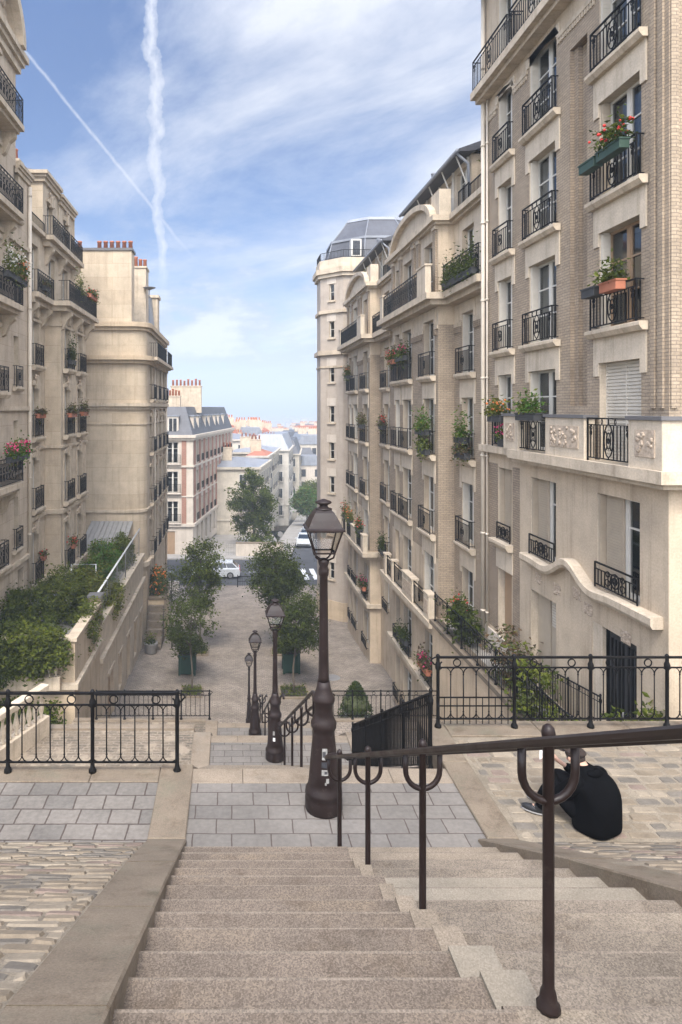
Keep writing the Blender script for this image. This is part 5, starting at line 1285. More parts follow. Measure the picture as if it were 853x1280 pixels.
m = MB(); m.tube([(0, 0, .93), (5.7, 0, .93)], .035, 'iron', 6); m.tube([(0, 0, .5), (5.7, 0, .5)], .02, 'iron', 6)
for i in range(28): m.tube([(.2 + i * .2, 0, .06), (.2 + i * .2, 0, .92)], .009, 'iron', 4)
link('rail', m.mesh('rail'), q)
for x, d, lab in ((4.2, 70.4, 'grey'), ):
    q = E('guard_rail', 'pale criss-cross guard rail beside the red brick corner house', 'railing', (-.6, 69.6, -11.0))
    m = MB()
    for i in range(9): m.tube([(i * .25, 0, 0), (i * .25, 0, 1.2)], .015, 'grey_metal', 4)
    for z in (.3, .75, 1.2): m.tube([(0, 0, z), (2., 0, z)], .02, 'grey_metal', 4)
    link('rail', m.mesh('rail'), q)

# ------------------------------------------------------------------ street lamps
def lamp(label, x, y, z, s=1., stickers=(), slim=1.):
    r = E('street_lamp', label, 'street lamp', (x, y, z), 0, 'cast iron lamps down the middle of the steps'); r.scale = (s, s, s); I = 'lamp_iron'
    w = slim
    q = MB(); q.lathe([(.2 * w, 0), (.205 * w, .02), (.205 * w, .13), (.195 * w, .16), (.205 * w, .18), (.2 * w, .22), (.175 * w, .25), (.166 * w, .32), (.15 * w, .52), (.125 * w, .78), (.118 * w, .86), (.138 * w, .90), (.142 * w, .95), (.12 * w, .99), (.105 * w, 1.03), (.1 * w, 1.1), (.105 * w, 1.16), (.122 * w, 1.19), (.123 * w, 1.22), (.1 * w, 1.26), (.078, 1.33), (.066, 1.4)], I, seg=20); bs = link('base', q.mesh('base'), r)
    q = MB(); q.lathe([(.064, 1.39), (.058, 1.45), (.05, 1.9), (.044, 2.55), (.055, 2.57), (.058, 2.62), (.045, 2.66), (.06, 2.7), (.062, 2.73), (.03, 2.75)], I, seg=14); link('pole', q.mesh('pole'), r)
    zb, zt = 2.82, 3.07; a, b = .105, .178
    q = MB()
    C4 = [(-1, -1), (1, -1), (1, 1), (-1, 1)]
    for cx, cy in C4:
        q.tube([(cx * a, cy * a, zb), (cx * b, cy * b, zt)], .011, I, 4)
        q.tube([(0, 0, 2.72), (cx * a * .55, cy * a * .55, 2.745), (cx * a * .9, cy * a * .9, 2.775), (cx * a, cy * a, zb)], .011, I, 5)
    for (p, e) in zip(C4, C4[1:] + C4[:1]):
        q.tube([(p[0] * a, p[1] * a, zb), (e[0] * a, e[1] * a, zb)], .011, I, 4); q.tube([(p[0] * b, p[1] * b, zt), (e[0] * b, e[1] * b, zt)], .012, I, 4)
    fr = link('lantern', q.mesh('lantern'), r)
    q = MB()
    for (p, e) in zip(C4, C4[1:] + C4[:1]): q.quad((p[0] * a, p[1] * a, zb), (e[0] * a, e[1] * a, zb), (e[0] * b, e[1] * b, zt), (p[0] * b, p[1] * b, zt), 'lantern_glass')
    link('glass', q.mesh('glass'), fr)
    q = MB(); c = .205; k45 = math.pi / 4; s2 = math.sqrt(2)
    q.lathe([(c * s2, zt), (c * s2, zt + .02), (.185 * s2, zt + .035), (.15 * s2, zt + .11), (.105 * s2, zt + .19), (.08 * s2, zt + .215)], I, seg=4, smooth=False, rot=k45)
    rf = link('roof', q.mesh('roof'), r)
    q = MB(); q.lathe([(.09, zt + .212), (.095, zt + .225), (.06, zt + .235), (.045, zt + .25), (.045, zt + .265), (.085, zt + .285), (.09, zt + .295), (.075, zt + .31), (.03, zt + .325), (.02, zt + .33)], I, seg=12); link('finial', q.mesh('finial'), rf)
    q = MB(); q.lathe([(.02, zt), (.035, zt - .03), (.03, zt - .08), (.012, zt - .1)], 'light_clear', seg=8); link('bulb', q.mesh('bulb'), fr)
    for (a0, z0, w_, h_, mt) in stickers:
        q = MB(); vs = []
        for i in range(4):
            an = a0 - w_ / 2 + w_ * i / 3
            for zz in (z0, z0 + h_):
                rr = (.15 + (.166 - .15) * (.52 - zz) / .2 if zz < .52 else .125 + (.15 - .125) * (.78 - zz) / .26) * w + .003; vs.append((rr * math.sin(an), -rr * math.cos(an), zz))
        q.add(vs, [(2 * i, 2 * i + 2, 2 * i + 3, 2 * i + 1) for i in range(3)], mt); link('sticker', q.mesh('sticker'), bs)
    return r
S1 = [(-.05, .6, .42, .12, 'sticker_pale'), (-.1, .628, .24, .06, 'sticker_dark'), (-.1, .52, .4, .06, 'sticker_dark'), (-.05, .44, .45, .06, 'sticker_pale'), (.02, .455, .2, .03, 'sticker_dark'), (.12, .36, .2, .05, 'sticker_pale'), (.0, .34, .12, .03, 'grey_metal')]
lamp('tall brown cast iron street lamp with white stickers on its foot, nearest on the landing', 1.01, 7.3, 0, 1., S1)
lamp('second cast iron street lamp down the steps, behind the tall stickered one', .92, 14.13, Z2, 1., [(-.25, .56, .3, .08, 'grey_metal'), (-.2, .44, .3, .07, 'paper')])
lamp('third street lamp down the steps with a plain foot', .74, 21.2, Z3, 1.)
lamp('smallest and farthest street lamp at the foot of the steps', .74, 28.7, zplaza(28.7), .9, slim=.75)
# ------------------------------------------------------------------ plants
LEAVES = {'dark': ('leaf_dark', 'leaf_mid', 'leaf_olive'), 'mid': ('leaf_mid', 'leaf_dark', 'leaf_light'), 'light': ('leaf_light', 'leaf_mid', 'leaf_olive'),
          'yellow': ('leaf_yellow', 'leaf_light', 'leaf_olive'), 'bright': ('leaf_bright', 'leaf_light', 'leaf_mid'), 'topiary': ('leaf_topiary', 'leaf_topiary', 'leaf_mid'), 'dry': ('leaf_dry', 'leaf_olive', 'leaf_light')}
def leaf(mb, c, s, mats, r, asp=.5):
    d = Vector((r.gauss(0, 1), r.gauss(0, 1), r.gauss(-.15, .7))).normalized(); n = Vector((r.gauss(0, .7), r.gauss(0, .7), 1)); w = d.cross(n)
    if w.length < 1e-3: return
    w.normalize(); s = s * r.uniform(.65, 1.3); c = Vector(c); k = d.cross(w) * (s * .12)
    mb.add([tuple(c), tuple(c + d * s * .45 + w * s * asp * .5 + k), tuple(c + d * s), tuple(c + d * s * .45 - w * s * asp * .5 + k)], [(0, 1, 2, 3)], mats[0] if r.random() < .5 else mats[1] if r.random() < .65 else mats[2])
def clumps(mb, cen, rad, ncl, per, s, kind, r, tight=.34, shell=.35, asp=.5):
    mats = LEAVES[kind]; out = []
    for _ in range(ncl):
        while True:
            v = Vector((r.uniform(-1, 1), r.uniform(-1, 1), r.uniform(-1, 1)))
            if shell < v.length < 1: break
        c = Vector((cen[0] + v.x * rad[0], cen[1] + v.y * rad[1], cen[2] + v.z * rad[2])); out.append(c)
        q = tight * r.uniform(.6, 1.35)
        for _ in range(int(per * r.uniform(.6, 1.3))):
            o = Vector((r.gauss(0, .5), r.gauss(0, .5), r.gauss(0, .4))) * q
            leaf(mb, c + o * min(rad) if False else c + o, s, mats, r, asp)
    return out
def tree(label, x, y, z, trunk_h, cen, rad, ncl, per, s, kind='mid', tr=.07, seed=1, tight=.42, extra=(), cat='tree', name='tree', group=None):
    r = random.Random(seed); t = E(name, label, cat, (x, y, z), 0, group)
    per = int(per * 1.9); s *= 1.05; cr = MB(); tips = clumps(cr, cen, rad, int(ncl * 1.15), per, s, kind, r, tight)
    for (c2, r2, n2) in extra: tips += clumps(cr, c2, r2, n2, per, s, kind, r, tight)
    tm = MB(); n = 7; pts = []; rr = []
    for i in range(n + 1):
        f = i / n; pts.append((math.sin(i * 1.3 + seed) * .04 + cen[0] * f * f * .7, math.cos(i * 1.1 + seed) * .04 + cen[1] * f * f * .7, (cen[2] + rad[2] * .5) * f)); rr.append(tr * (1 - .75 * f))
    tm.tube(pts, rr, 'bark', 8)
    for c in r.sample(tips, min(len(tips), 26)):
        zb = min(max(trunk_h, c.z - r.uniform(.4, 1.1) * rad[2] * .8), cen[2] + rad[2] * .4); f = zb / (cen[2] + rad[2] * .5)
        b0 = Vector((cen[0] * f * f * .7, cen[1] * f * f * .7, zb)); mid = b0.lerp(c, .5) + Vector((0, 0, .12 * rad[2] * .4))
        tm.tube([b0, mid, c], [tr * .38, tr * .22, tr * .08], 'bark', 5)
    link('trunk', tm.mesh('trunk'), t); link('crown', cr.mesh('crown'), t)
    return t
def shrub(label, x, y, z, rad, ncl, per, s, kind='mid', seed=1, tight=.3, name='shrub', cat='shrub', flowers=None, stems=True, cen=None, shell=.3):
    r = random.Random(seed); t = E(name, label, cat, (x, y, z)); m = MB(); cen = cen or (0, 0, rad[2] * .85)
    tips = clumps(m, cen, rad, int(ncl * 1.3), int(per * 1.5), s * 1.15, kind, r, tight, shell)
    link('foliage', m.mesh('foliage'), t)
    if stems:
        q = MB()
        for c in r.sample(tips, min(12, len(tips))): q.tube([(r.uniform(-.1, .1), r.uniform(-.1, .1), 0), (c.x * .5, c.y * .5, c.z * .55), tuple(c)], [.022, .014, .006], 'stem', 5)
        link('stem', q.mesh('stem'), t)
    if flowers:
        q = MB()
        for c in tips:
            for _ in range(flowers[1]):
                p = c + Vector((r.gauss(0, .1), r.gauss(0, .1), r.gauss(.05, .1))); q.ball(tuple(p), flowers[2], flowers[0], 6, 4)
        link('blossom', q.mesh('blossom'), t)
    return t
def zp(d): return zplaza(d)
# trees of the square
tree('dense green young tree standing highest on the left of the cobbled square', -1.85, 38.5, zp(38.5), 2.0, (.0, 0, 4.6), (1.25, 1.2, 2.0), 85, 42, .15, 'mid', .07, 11, .42, group=None)
tree('thin sparse tree with see-through twigs nearest on the left of the square', -1.95, 32.2, zp(32.2), 1.7, (-.1, 0, 3.5), (1.35, 1.2, 1.0), 38, 26, .14, 'dark', .05, 12, .36, extra=[((-.6, 0, 2.9), (.8, .8, .6), 14)])
tree('slender bare-stemmed sapling left of the dense young tree', -3.6, 39.5, zp(39.5), 2.2, (0, 0, 3.7), (.75, .7, 1.6), 22, 18, .13, 'dark', .045, 13, .32)
tree('tall dark leaning tree on the right of the cobbled square', 2.65, 38.5, zp(38.5), 2.2, (-.15, 0, 4.6), (1.55, 1.5, 1.9), 115, 44, .15, 'dark', .08, 14, .45, extra=[((.6, 0, 3.6), (1.6, 1.3, 1.2), 40)])
tree('nearer dark tree with low drooping branches on the right of the square', 3.0, 32.2, zp(32.2), 1.8, (.25, 0, 3.6), (1.25, 1.1, 1.15), 66, 40, .14, 'dark', .06, 15, .4, extra=[((.75, 0, 2.7), (.75, .7, .6), 16)])
tree('large airy street tree in front of the pale cream block across the crossing', 2.5, 75., -11.8, 2.5, (-.2, 0, 5.9), (2.7, 2.2, 3.5), 56, 46, .30, 'mid', .16, 16, .62, extra=[((.2, 0, 2.6), (2.6, 2., 1.8), 34), ((.2, 0, 6.), (1.5, 1.3, 2.6), 30)])
tree('bright round topped tree far down the sloping street', 12.0, 106, zfar(106) + .1, 2., (0, 0, 4.1), (2.3, 2.3, 2.1), 80, 60, .34, 'bright', .15, 17, .7)
tree('second green tree behind the bright round topped one down the street', 14.2, 116, zfar(116) + .1, 2., (0, 0, 4.8), (2.3, 2.3, 2.4), 70, 60, .36, 'light', .15, 18, .7)
def tree_pit(label, x, y, w, seed, kind='light'):
    z = zp(y); t = E('tree_pit', label, 'tree pit', (x, y, z)); m = MB(); e = .1
    m.bbox(-w, w, -w, -w + e, -.1, .14, 'edge_stone'); m.bbox(-w, w, w - e, w, -.1, .14, 'edge_stone'); m.bbox(-w, -w + e, -w + e + .003, w - e - .003, -.1, .14, 'edge_stone'); m.bbox(w - e, w, -w + e + .003, w - e - .003, -.1, .14, 'edge_stone'); link('border', m.mesh('border'), t)
    m = MB(); m.box(-w + e, w - e, -w + e, w - e, -.1, .06, 'soil'); link('soil', m.mesh('soil'), t)
    m = MB(); r = random.Random(seed)
    for _ in range(260): leaf(m, (r.uniform(-w + .1, w - .1), r.uniform(-w + .1, w - .1), r.uniform(.08, .3)), .16, LEAVES[kind], r, .3)
    link('weeds', m.mesh('weeds'), t)
tree_pit('square stone edged pit round the sparse left tree', -1.95, 32.2, .55, 1); tree_pit('stone edged pit full of weeds under the nearer right tree', 3.0, 32.2, .72, 2, 'mid')
tree_pit('stone edged pit at the dense left tree further along', -1.85, 38.5, .5, 3, 'yellow'); tree_pit('stone edged pit under the tall leaning right tree', 2.75, 38.5, .5, 4, 'yellow')
def planter(label, x, y, w=.4, h=1.05, mat='planter_green'):
    z = zp(y); t = E('planter', label, 'planter', (x, y, z)); m = MB()
    m.bbox(-w, w, -w, w, .08, h, mat, .02); m.box(-w - .03, w + .03, -w - .03, w + .03, h - .06, h + .02, mat)
    for sx in (-1, 1):
        for sy in (-1, 1): m.box(sx * w - .05, sx * w + .05, sy * w - .05, sy * w + .05, 0, h + .06, mat)
    link('box', m.mesh('box'), t); m = MB(); m.box(-w + .04, w - .04, -w + .04, w - .04, h - .1, h + .024, 'soil'); link('soil', m.mesh('soil'), t)
planter('dark green square planter box under the sparse left tree', -2.35, 35.2); planter('dark green square planter box under the drooping right tree', 3.15, 35.4)
shrub('leafy shrub growing in the left green planter box', -2.35, 35.2, zp(35.2) + 1.06, (.85, .8, .6), 36, 34, .13, 'dark', 21, .28)
shrub('leafy shrub growing in the right green planter box', 3.15, 35.4, zp(35.4) + 1.06, (.8, .75, .55), 34, 34, .13, 'dark', 22, .28)
# clipped cone
t = E('topiary_bush', 'clipped conical box bush behind the lower iron fence', 'bush', (5.4, 28.9, zp(28.9))); m = MB(); r = random.Random(5)
for _ in range(3800):
    f = r.random() ** .7; z = .1 + f * 1.62; rad = .82 * (1 - f) ** .75 * min(1, .6 + f * 3) + .05; a = r.uniform(0, 6.283); q = rad * r.uniform(.82, 1.03)
    leaf(m, (q * math.cos(a), q * math.sin(a), z), .085, LEAVES['topiary'], r, .6)
link('foliage', m.mesh('foliage'), t); q = MB(); q.lathe([(.06, 0), (.04, .4), (.5, .45), (.55, .9), (.08, 1.6)], 'stem', seg=10); link('stem', q.mesh('stem'), t)
# left garden terrace
TG = -4.4
for a in (
    ('wide dark green shrub at the front left corner of the garden terrace', -10.0, 23.3, TG - .3, (1.9, 1.2, 1.0), 90, 50, .15, 'mid', 31),
    ('broad mid green shrub spilling over the terrace wall corner', -7.3, 23.1, TG - .5, (1.75, 1.1, .95), 100, 50, .14, 'mid', 32),
    ('dark bushy shrub low against the terrace front under the balusters', -7.0, 21.7, -6.7, (1.5, .8, .8), 70, 44, .14, 'mid', 33),
    ('deep green shrub at the far left edge below the terrace', -9.4, 21.4, -6.3, (1.7, .9, 1.0), 80, 44, .14, 'light', 34),
    ('leafy shrub tumbling over the front of the garden terrace wall', -8.9, 22.1, TG - .35, (2.1, .6, 1.0), 110, 48, .14, 'mid', 51),
    ('light green creeper tumbling over the corner of the garden terrace wall', -6.5, 22.15, TG + .05, (1.0, .55, .85), 60, 44, .13, 'light', 52),
    ('rounded green shrub behind the front corner shrubs of the terrace', -8.3, 25.4, TG, (1.5, 1.2, 1.0), 80, 46, .13, 'mid', 48),
    ('feathery light green shrub in the middle of the garden terrace', -7.0, 27.6, TG, (1.25, 1.5, 1.15), 90, 46, .12, 'light', 35),
    ('yellow green shrub beside the white pipe handrail', -6.15, 28.6, TG, (.6, 1.1, .95), 60, 44, .12, 'yellow', 36),
    ('fresh green fern-like shrub near the white trellis arch', -6.6, 33.2, TG, (.9, 1.7, 1.1), 90, 44, .13, 'bright', 37),
    ('green shrub at the far end of the terrace by the grey lean-to', -6.05, 36.6, TG, (.5, 1.4, 1.0), 60, 40, .13, 'light', 38),
    ('trailing plant hanging over the middle of the terrace wall', -5.5, 30.6, TG - .7, (.3, 1.6, .8), 50, 36, .11, 'yellow', 39),
    ('trailing ivy hanging over the near end of the terrace wall', -5.45, 25.2, TG - .2, (.3, 1.1, .9), 40, 34, .11, 'light', 40),
): shrub(*a)
t = E('trellis_arch', 'white metal trellis arch among the terrace shrubs', 'trellis', (-6.95, 31.0, TG)); m = MB()
m.tube([(-.55, 0, 0), (-.55, 0, 1.5), (.6, 0, 1.5), (.6, 0, 0)], .03, 'white_metal', 6); m.tube([(-.4 + .4 - .4 * math.cos(a), 0, .75 + .45 * math.sin(a)) for a in [math.pi * k / 10 for k in range(11)]], .025, 'white_metal', 6); link('frame', m.mesh('frame'), t)
t = E('lean_to', 'grey ribbed lean-to roof against the bare ochre party wall', 'shelter', (-7.2, 38.2, TG)); m = MB()
for i in range(9): m.prism([(-1.5, 1.05), (1.75, 1.95), (1.75, 2.0), (-1.5, 1.1)], 'x', -1.25 + i * .28, -1.25 + i * .28 + .255, 'awning_grey')
link('roof', m.mesh('roof'), t)
for x in (-1.1, 1.15): m = MB(); m.box(x - .04, x + .04, -1.4, -1.32, 0, 1.1, 'grey_metal'); link('post', m.mesh('post'), t)
m = MB(); m.box(-1.1, 1.15, -1.3, -1.28, 0, .95, 'rear_render'); link('wall', m.mesh('wall'), t)
def balustrade(label, x0, y0, x1, y1, z, H=.85):
    t = E('balustrade', label, 'balustrade', (x0, y0, z)); d = Vector((x1 - x0, y1 - y0, 0)); n = int(d.length / .2); m = MB(); an = math.atan2(d.y, d.x); t.rotation_euler = (0, 0, an); Ln = d.length
    m.bbox(-.05, Ln + .05, -.11, .11, H - .12, H, 'limestone_plain'); link('rail', m.mesh('rail'), t); m = MB(); m.bbox(-.05, Ln + .05, -.12, .12, -.3, .14, 'limestone_plain'); link('plinth', m.mesh('plinth'), t)
    m = MB(); m.lathe([(.05, .14), (.05, .17), (.03, .2), (.065, .32), (.06, .4), (.03, .56), (.03, .6), (.05, .68), (.05, H - .12)], 'limestone_plain', seg=8); bm = m.mesh('baluster')
    for i in range(n): link('baluster', bm, t, ((i + .5) * Ln / n, 0, 0))
    return t
balustrade('stone balustrade half hidden by shrubs at the terrace front', -7.6, 22.3, -5.8, 22.3, -4.75)
balustrade('curving stone balustrade at the far left behind the left iron fence', -5.3, 12.6, -4.3, 15.2, Z2 + .28)
m = MB(); m.box(0, 1.15, 0, 3.2, 0, 2.6, 'ochre_wall'); m.box(-.05, 1.2, -.05, 3.25, 2.6, 2.72, 'kerb_stone')
for i in range(6): m.box(.2, 1.15, -.35 - i * .33, -.02 - i * .33, 0, 2.3 - i * .38, 'step_pale')
o = Bld('entrance_steps', 'beige stone entrance steps and landing at the round house corner', 'steps', -5.35, 41.2, zp(41) - .1, 0); o.part('stair', m, (0, 0, o.z))
shrub('shrub with orange red flowers on the entrance landing of the round cornered house', -4.75, 42.3, zp(41) + 2.6, (.55, .8, .85), 46, 34, .13, 'mid', 41, .26, flowers=('flower_orange', 3, .06), name='flowering_shrub')
t = E('plant_pot', 'grey round plant pot at the foot of the entrance steps', 'pot', (-4.7, 38.6, zp(38.6))); m = MB(); m.lathe([(.3, 0), (.36, .1), (.4, .55), (.42, .6), (.36, .6)], 'grey_metal', seg=14); link('body', m.mesh('body'), t); m = MB(); r = random.Random(9)
for _ in range(160): leaf(m, (r.gauss(0, .16), r.gauss(0, .16), .6 + abs(r.gauss(0, .22))), .16, LEAVES['mid'], r)
link('foliage', m.mesh('foliage'), t)
m = MB()
for i in range(5): m.box(-6.2, -4.4, 54 + i * .3, 54.3 + i * .3, -12, zp(54) + .15 * (i + 1), 'white_stone')
struct('street_steps', m, 'pale stone steps at the far left corner of the square', 'steps')
# lane beside the near right house
shrub('tall wispy shrub with reddish twigs in the lane by the near right house', 7.35, 17.6, -3.05, (.42, 1.0, .9), 26, 16, .12, 'dry', 42, .3)
shrub('light leaved bush leaning on the lane railing of the near right house', 7.15, 15.7, -3.05, (.36, .7, .75), 24, 18, .13, 'light', 43, .28)
shrub('dark evergreen plant against the drainpipe at the lane end', 7.3, 20.9, -3.05, (.38, .7, .8), 30, 20, .13, 'dark', 44, .28)
shrub('low green weeds at the foot of the iron fence by the dark door', 6.6, 12.6, -3.05, (.3, .7, .8), 26, 24, .13, 'light', 45, .26)
shrub('spindly seedling in front of the dark double door', 7.1, 12.3, -3.0, (.25, .4, .95), 16, 18, .13, 'mid', 46, .22)
shrub('pale bush at the right edge by the house corner', 7.75, 12.3, -3.0, (.25, .35, 1.0), 18, 20, .12, 'light', 47, .24)
t = E('plant_pot', 'terracotta pot with a grassy plant behind the right iron fence', 'pot', (6.75, 14.3, -3.09)); m = MB(); m.lathe([(.14, 0), (.2, .3), (.22, .33), (.18, .33)], 'terracotta', seg=12); link('body', m.mesh('body'), t); m = MB()
for _ in range(120): leaf(m, (r.gauss(0, .09), r.gauss(0, .09), .34 + abs(r.gauss(0, .2))), .15, LEAVES['bright'], r, .3)
link('foliage', m.mesh('foliage'), t)

t = E('manhole_cover', 'round iron manhole cover set in the cobbled square', 'manhole cover', (5.2, 34.4, zp(34.4))); m = MB(); m.lathe([(.42, -.03), (.42, .03), (.36, .034), (.34, .03)], 'grey_metal', seg=20); link('rim', m.mesh('rim'), t); m = MB(); m.lathe([(.335, -.03), (.335, .026)], 'iron', seg=20); link('lid', m.mesh('lid'), t)

# ------------------------------------------------------------------ flower boxes on the balconies
def flower_box(label, x, y, z, W, kind='mid', flower=None, trough='trough_green', axis='y', h=.2, fol=.22, n=None, drop=0., seed=1, nf=26):
    """a planted trough; axis is the direction it runs along"""
    r = random.Random(seed * 7 + 1); t = E('flower_box', label, 'flower box', (x, y, z), R(90) if axis == 'y' else 0); m = MB()
    m.bbox(-W / 2, W / 2, -.1, .1, 0, h, trough, .01); m.box(-W / 2 - .015, W / 2 + .015, -.115, .115, h - .03, h + .003, trough); link('trough', m.mesh('trough'), t)
    m = MB()
    for _ in range(n or int(W * 420)):
        leaf(m, (r.uniform(-W / 2, W / 2), r.gauss(0, .1), h + abs(r.gauss(0, fol)) - (r.random() < drop) * r.uniform(0, .5)), .115, LEAVES[kind], r, .55)
    link('foliage', m.mesh('foliage'), t)
    if flower:
        m = MB()
        for _ in range(nf): m.ball((r.uniform(-W / 2, W / 2), r.gauss(0, .12), h + fol * r.uniform(.5, 2.0)), r.uniform(.02, .04), flower, 6, 4)
        link('blossom', m.mesh('blossom'), t)
    return t
XA = 7.9
for a in (
    ('red geraniums in a long green trough on a rail high up the near right house', XA - .28, 13.3, 8.84 + .62, .85, 'mid', 'flower_red', 'trough_green'),
    ('bare green trough hung beside the red geraniums of the near right house', XA - .28, 14.1, 8.84 + .6, .6, 'olive', None, 'trough_green'),
    ('terracotta trough of green plants on the balcony rail below the red geraniums', XA - .28, 13.3, 6.06 + .68, .6, 'mid', None, 'terracotta'),
    ('empty dark trough at the far end of the rail with the terracotta trough', XA - .28, 14.05, 6.06 + .68, .5, 'olive', None, 'trough_dark'),
    ('bushy green plants on the middle balcony just above the long stone ledge', XA - .36, 16.9, 3.28 + .8, 1.1, 'bright', None, 'trough_dark'),
    ('yellow and red flowers on the narrow balcony next to the drainpipe', XA - .24, 19.2, 3.28 + .72, .95, 'yellow', 'flower_orange', 'trough_dark'),
    ('pink potted flowers low inside the narrow balcony next to the drainpipe', XA - .1, 19.0, 3.3, .5, 'mid', 'flower_pink', 'trough_dark'),
):
    k = a[5] if a[5] in LEAVES else 'mid'
    bare = 'bare' in a[0] or 'empty' in a[0]
    flower_box(a[0], a[1], a[2], a[3], a[4], k, a[6], a[7], n=6 if bare else None, seed=len(a[0]))
XB = 8.25 - .3
def hb(u, H=0): return (32.8 - u) if H == 0 else (44.95 - u)
for a in (
    ('tall green screening plants along the top balcony nearest the drainpipe', 8.25 - .6, hb(10.4), 8.65, 3.0, 'dark', None, .4),
    ('bright pink and red geraniums on the double balcony under the top floor', 7.65 - .28, hb(3.85), 5.62 + .82, 1.5, 'mid', 'flower_pink', .25),
    ('red geraniums on the narrow window beside the pink double balcony', 7.65 - .28, hb(2.2), 5.62 + .8, .9, 'mid', 'flower_red', .22),
    ('lush green plants crowding a second floor balcony of the house with the arched pediment', 7.65 - .26, hb(7.05), 2.62 + .75, 1.5, 'bright', None, .35),
    ('trailing green plant hanging below the crowded second floor balcony', 7.65 - .3, hb(7.3), 2.62 + .02, 1.1, 'light', None, .2),
    ('large leafy pot plant on the balcony next to the drainpipe', 8.25 - .24, hb(9.6), 2.62 + .55, 1.0, 'bright', None, .42),
    ('small shrubs in grey troughs at the foot of the leafy pot plant', 8.25 - .26, hb(9.75), 2.62 + .03, 1.1, 'dry', None, .18),
    ('wild shrubs on the lowest balcony above the lane end', 8.25 - .3, hb(9.6), -3.38 + .1, 1.3, 'dry', 'flower_red', .45),
    ('flower trough on the ground level window ledge nearest the garden wall', 7.65 - .2, hb(7.05), -6.25 + .5, 1.3, 'dry', 'flower_pink', .2),
    ('dark plants on the middle window ledge above the cobbled square', 7.65 - .2, hb(3.85), -6.25 + .5, 1.3, 'dark', None, .25),
    ('plants and pink flowers on a fourth floor window of the farther pediment house', 7.65 - .26, hb(2.4, 1), 5.47 + .8, 1.0, 'light', 'flower_orange', .3),
    ('dry trailing plants on a third floor window of the farther pediment house', 7.65 - .26, hb(7.05, 1), 2.47 + .8, 1.3, 'dry', None, .3),
    ('reddish plants on the flat side window of the farther pediment house', 8.25 - .24, hb(9.6, 1), 2.47 + .8, 1.0, 'dry', 'flower_red', .28),
    ('tall red flowers on the balcony parapet nearest the tower', 7.65 - .4, hb(2.4, 1), -3.53 + .9, .9, 'mid', 'flower_red', .4),
    ('yellow green potted shrubs on the balcony parapet of the farther pediment house', 7.65 - .4, hb(4.0, 1), -3.53 + .85, 1.2, 'yellow', 'flower_orange', .35),
    ('red flowered trough at the near end of the farther pediment house parapet', 7.65 - .4, hb(7.05, 1), -3.53 + .85, 1.2, 'mid', 'flower_red', .3),
    ('dense dark plants filling the side balcony of the farther pediment house', 8.25 - .26, hb(9.6, 1), -3.53 + .2, 1.1, 'dark', None, .4),
    ('plants on the low window ledge of the farther pediment house', 7.65 - .2, hb(7.05, 1), -6.4 + .5, 1.2, 'dark', 'flower_pink', .25),
    ('bright yellow green bush in a planter at the attic of the near pediment house', 8.3, hb(11.4), 11.9, .7, 'yellow', None, .3),
    ('yellow green bush in a planter at the attic of the farther pediment house', 7.9, hb(6.2, 1), 11.6, 1.2, 'yellow', None, .3),
): flower_box(a[0], a[1], a[2], a[3], a[4], a[5], a[6], 'terracotta' if len(a[0]) % 5 == 0 else 'trough_dark', fol=a[7], drop=.25, seed=len(a[0]) + int(a[3] * 3))
for a in (
    ('white flowering climber on the long upper balcony at the left edge', -8.7 + .75, 24.4, 8.3 + .75, 2.2, 'light', 'flower_white', .5, 'trough_dark', 70),
    ('small orange potted plants beside the white flowering climber', -8.7 + .75, 25.7 - .6, 8.3 + .9, .6, 'mid', 'flower_orange', .25, 'terracotta', 22),
    ('big box of pink geraniums on the lower balcony at the left edge', -8.7 + .78, 24.6, 1.6 + .85, 2.2, 'bright', 'flower_pink', .26, 'trough_dark', 90),
    ('dark plants in a box under the arched window of the bay', -8.15 + .26, 32.8, 6.3 + .25, 1.0, 'dark', None, .5, 'trough_dark', 0),
    ('red brown trough on the flat window beside the bay', -8.9 + .26, 30.0, 3.1 + .85, 1.05, 'dry', None, .1, 'terracotta', 0),
    ('dry russet plants on the nearer bay window', -8.15 + .26, 32.8, 3.1 + .85, 1.2, 'dry', None, .2, 'terracotta', 0),
    ('dry russet plants on the farther bay window', -8.15 + .26, 35.45, 3.1 + .9, 1.2, 'dry', None, .28, 'terracotta', 0),
    ('row of red flowers along the end of the long bay balcony', -8.15 + .55, 36.2, 9.42 + .9, 1.7, 'mid', 'flower_red', .15, 'terracotta', 26),
    ('leafy plants in the middle of the long bay balcony', -8.15 + .4, 33.8, 9.42 + .5, 1.1, 'light', None, .5, 'trough_dark', 0),
    ('hanging dark pot on the side balcony beside the bay', -8.9 + .58, 29.6, 9.42 + .2, .5, 'dry', None, .08, 'trough_dark', 0),
    ('small terracotta pot on the lower flat window of the bay house', -8.9 + .28, 30.4, -3.44 + .9, .4, 'dry', 'flower_red', .12, 'terracotta', 8),
    ('red flower pot on the lower bay window', -8.15 + .28, 33.0, -3.44 + .9, .5, 'mid', 'flower_red', .18, 'terracotta', 14),
): flower_box(a[0], a[1], a[2], a[3], a[4], a[5], a[6], a[8], fol=a[7], nf=a[9], drop=.15, seed=len(a[0]))

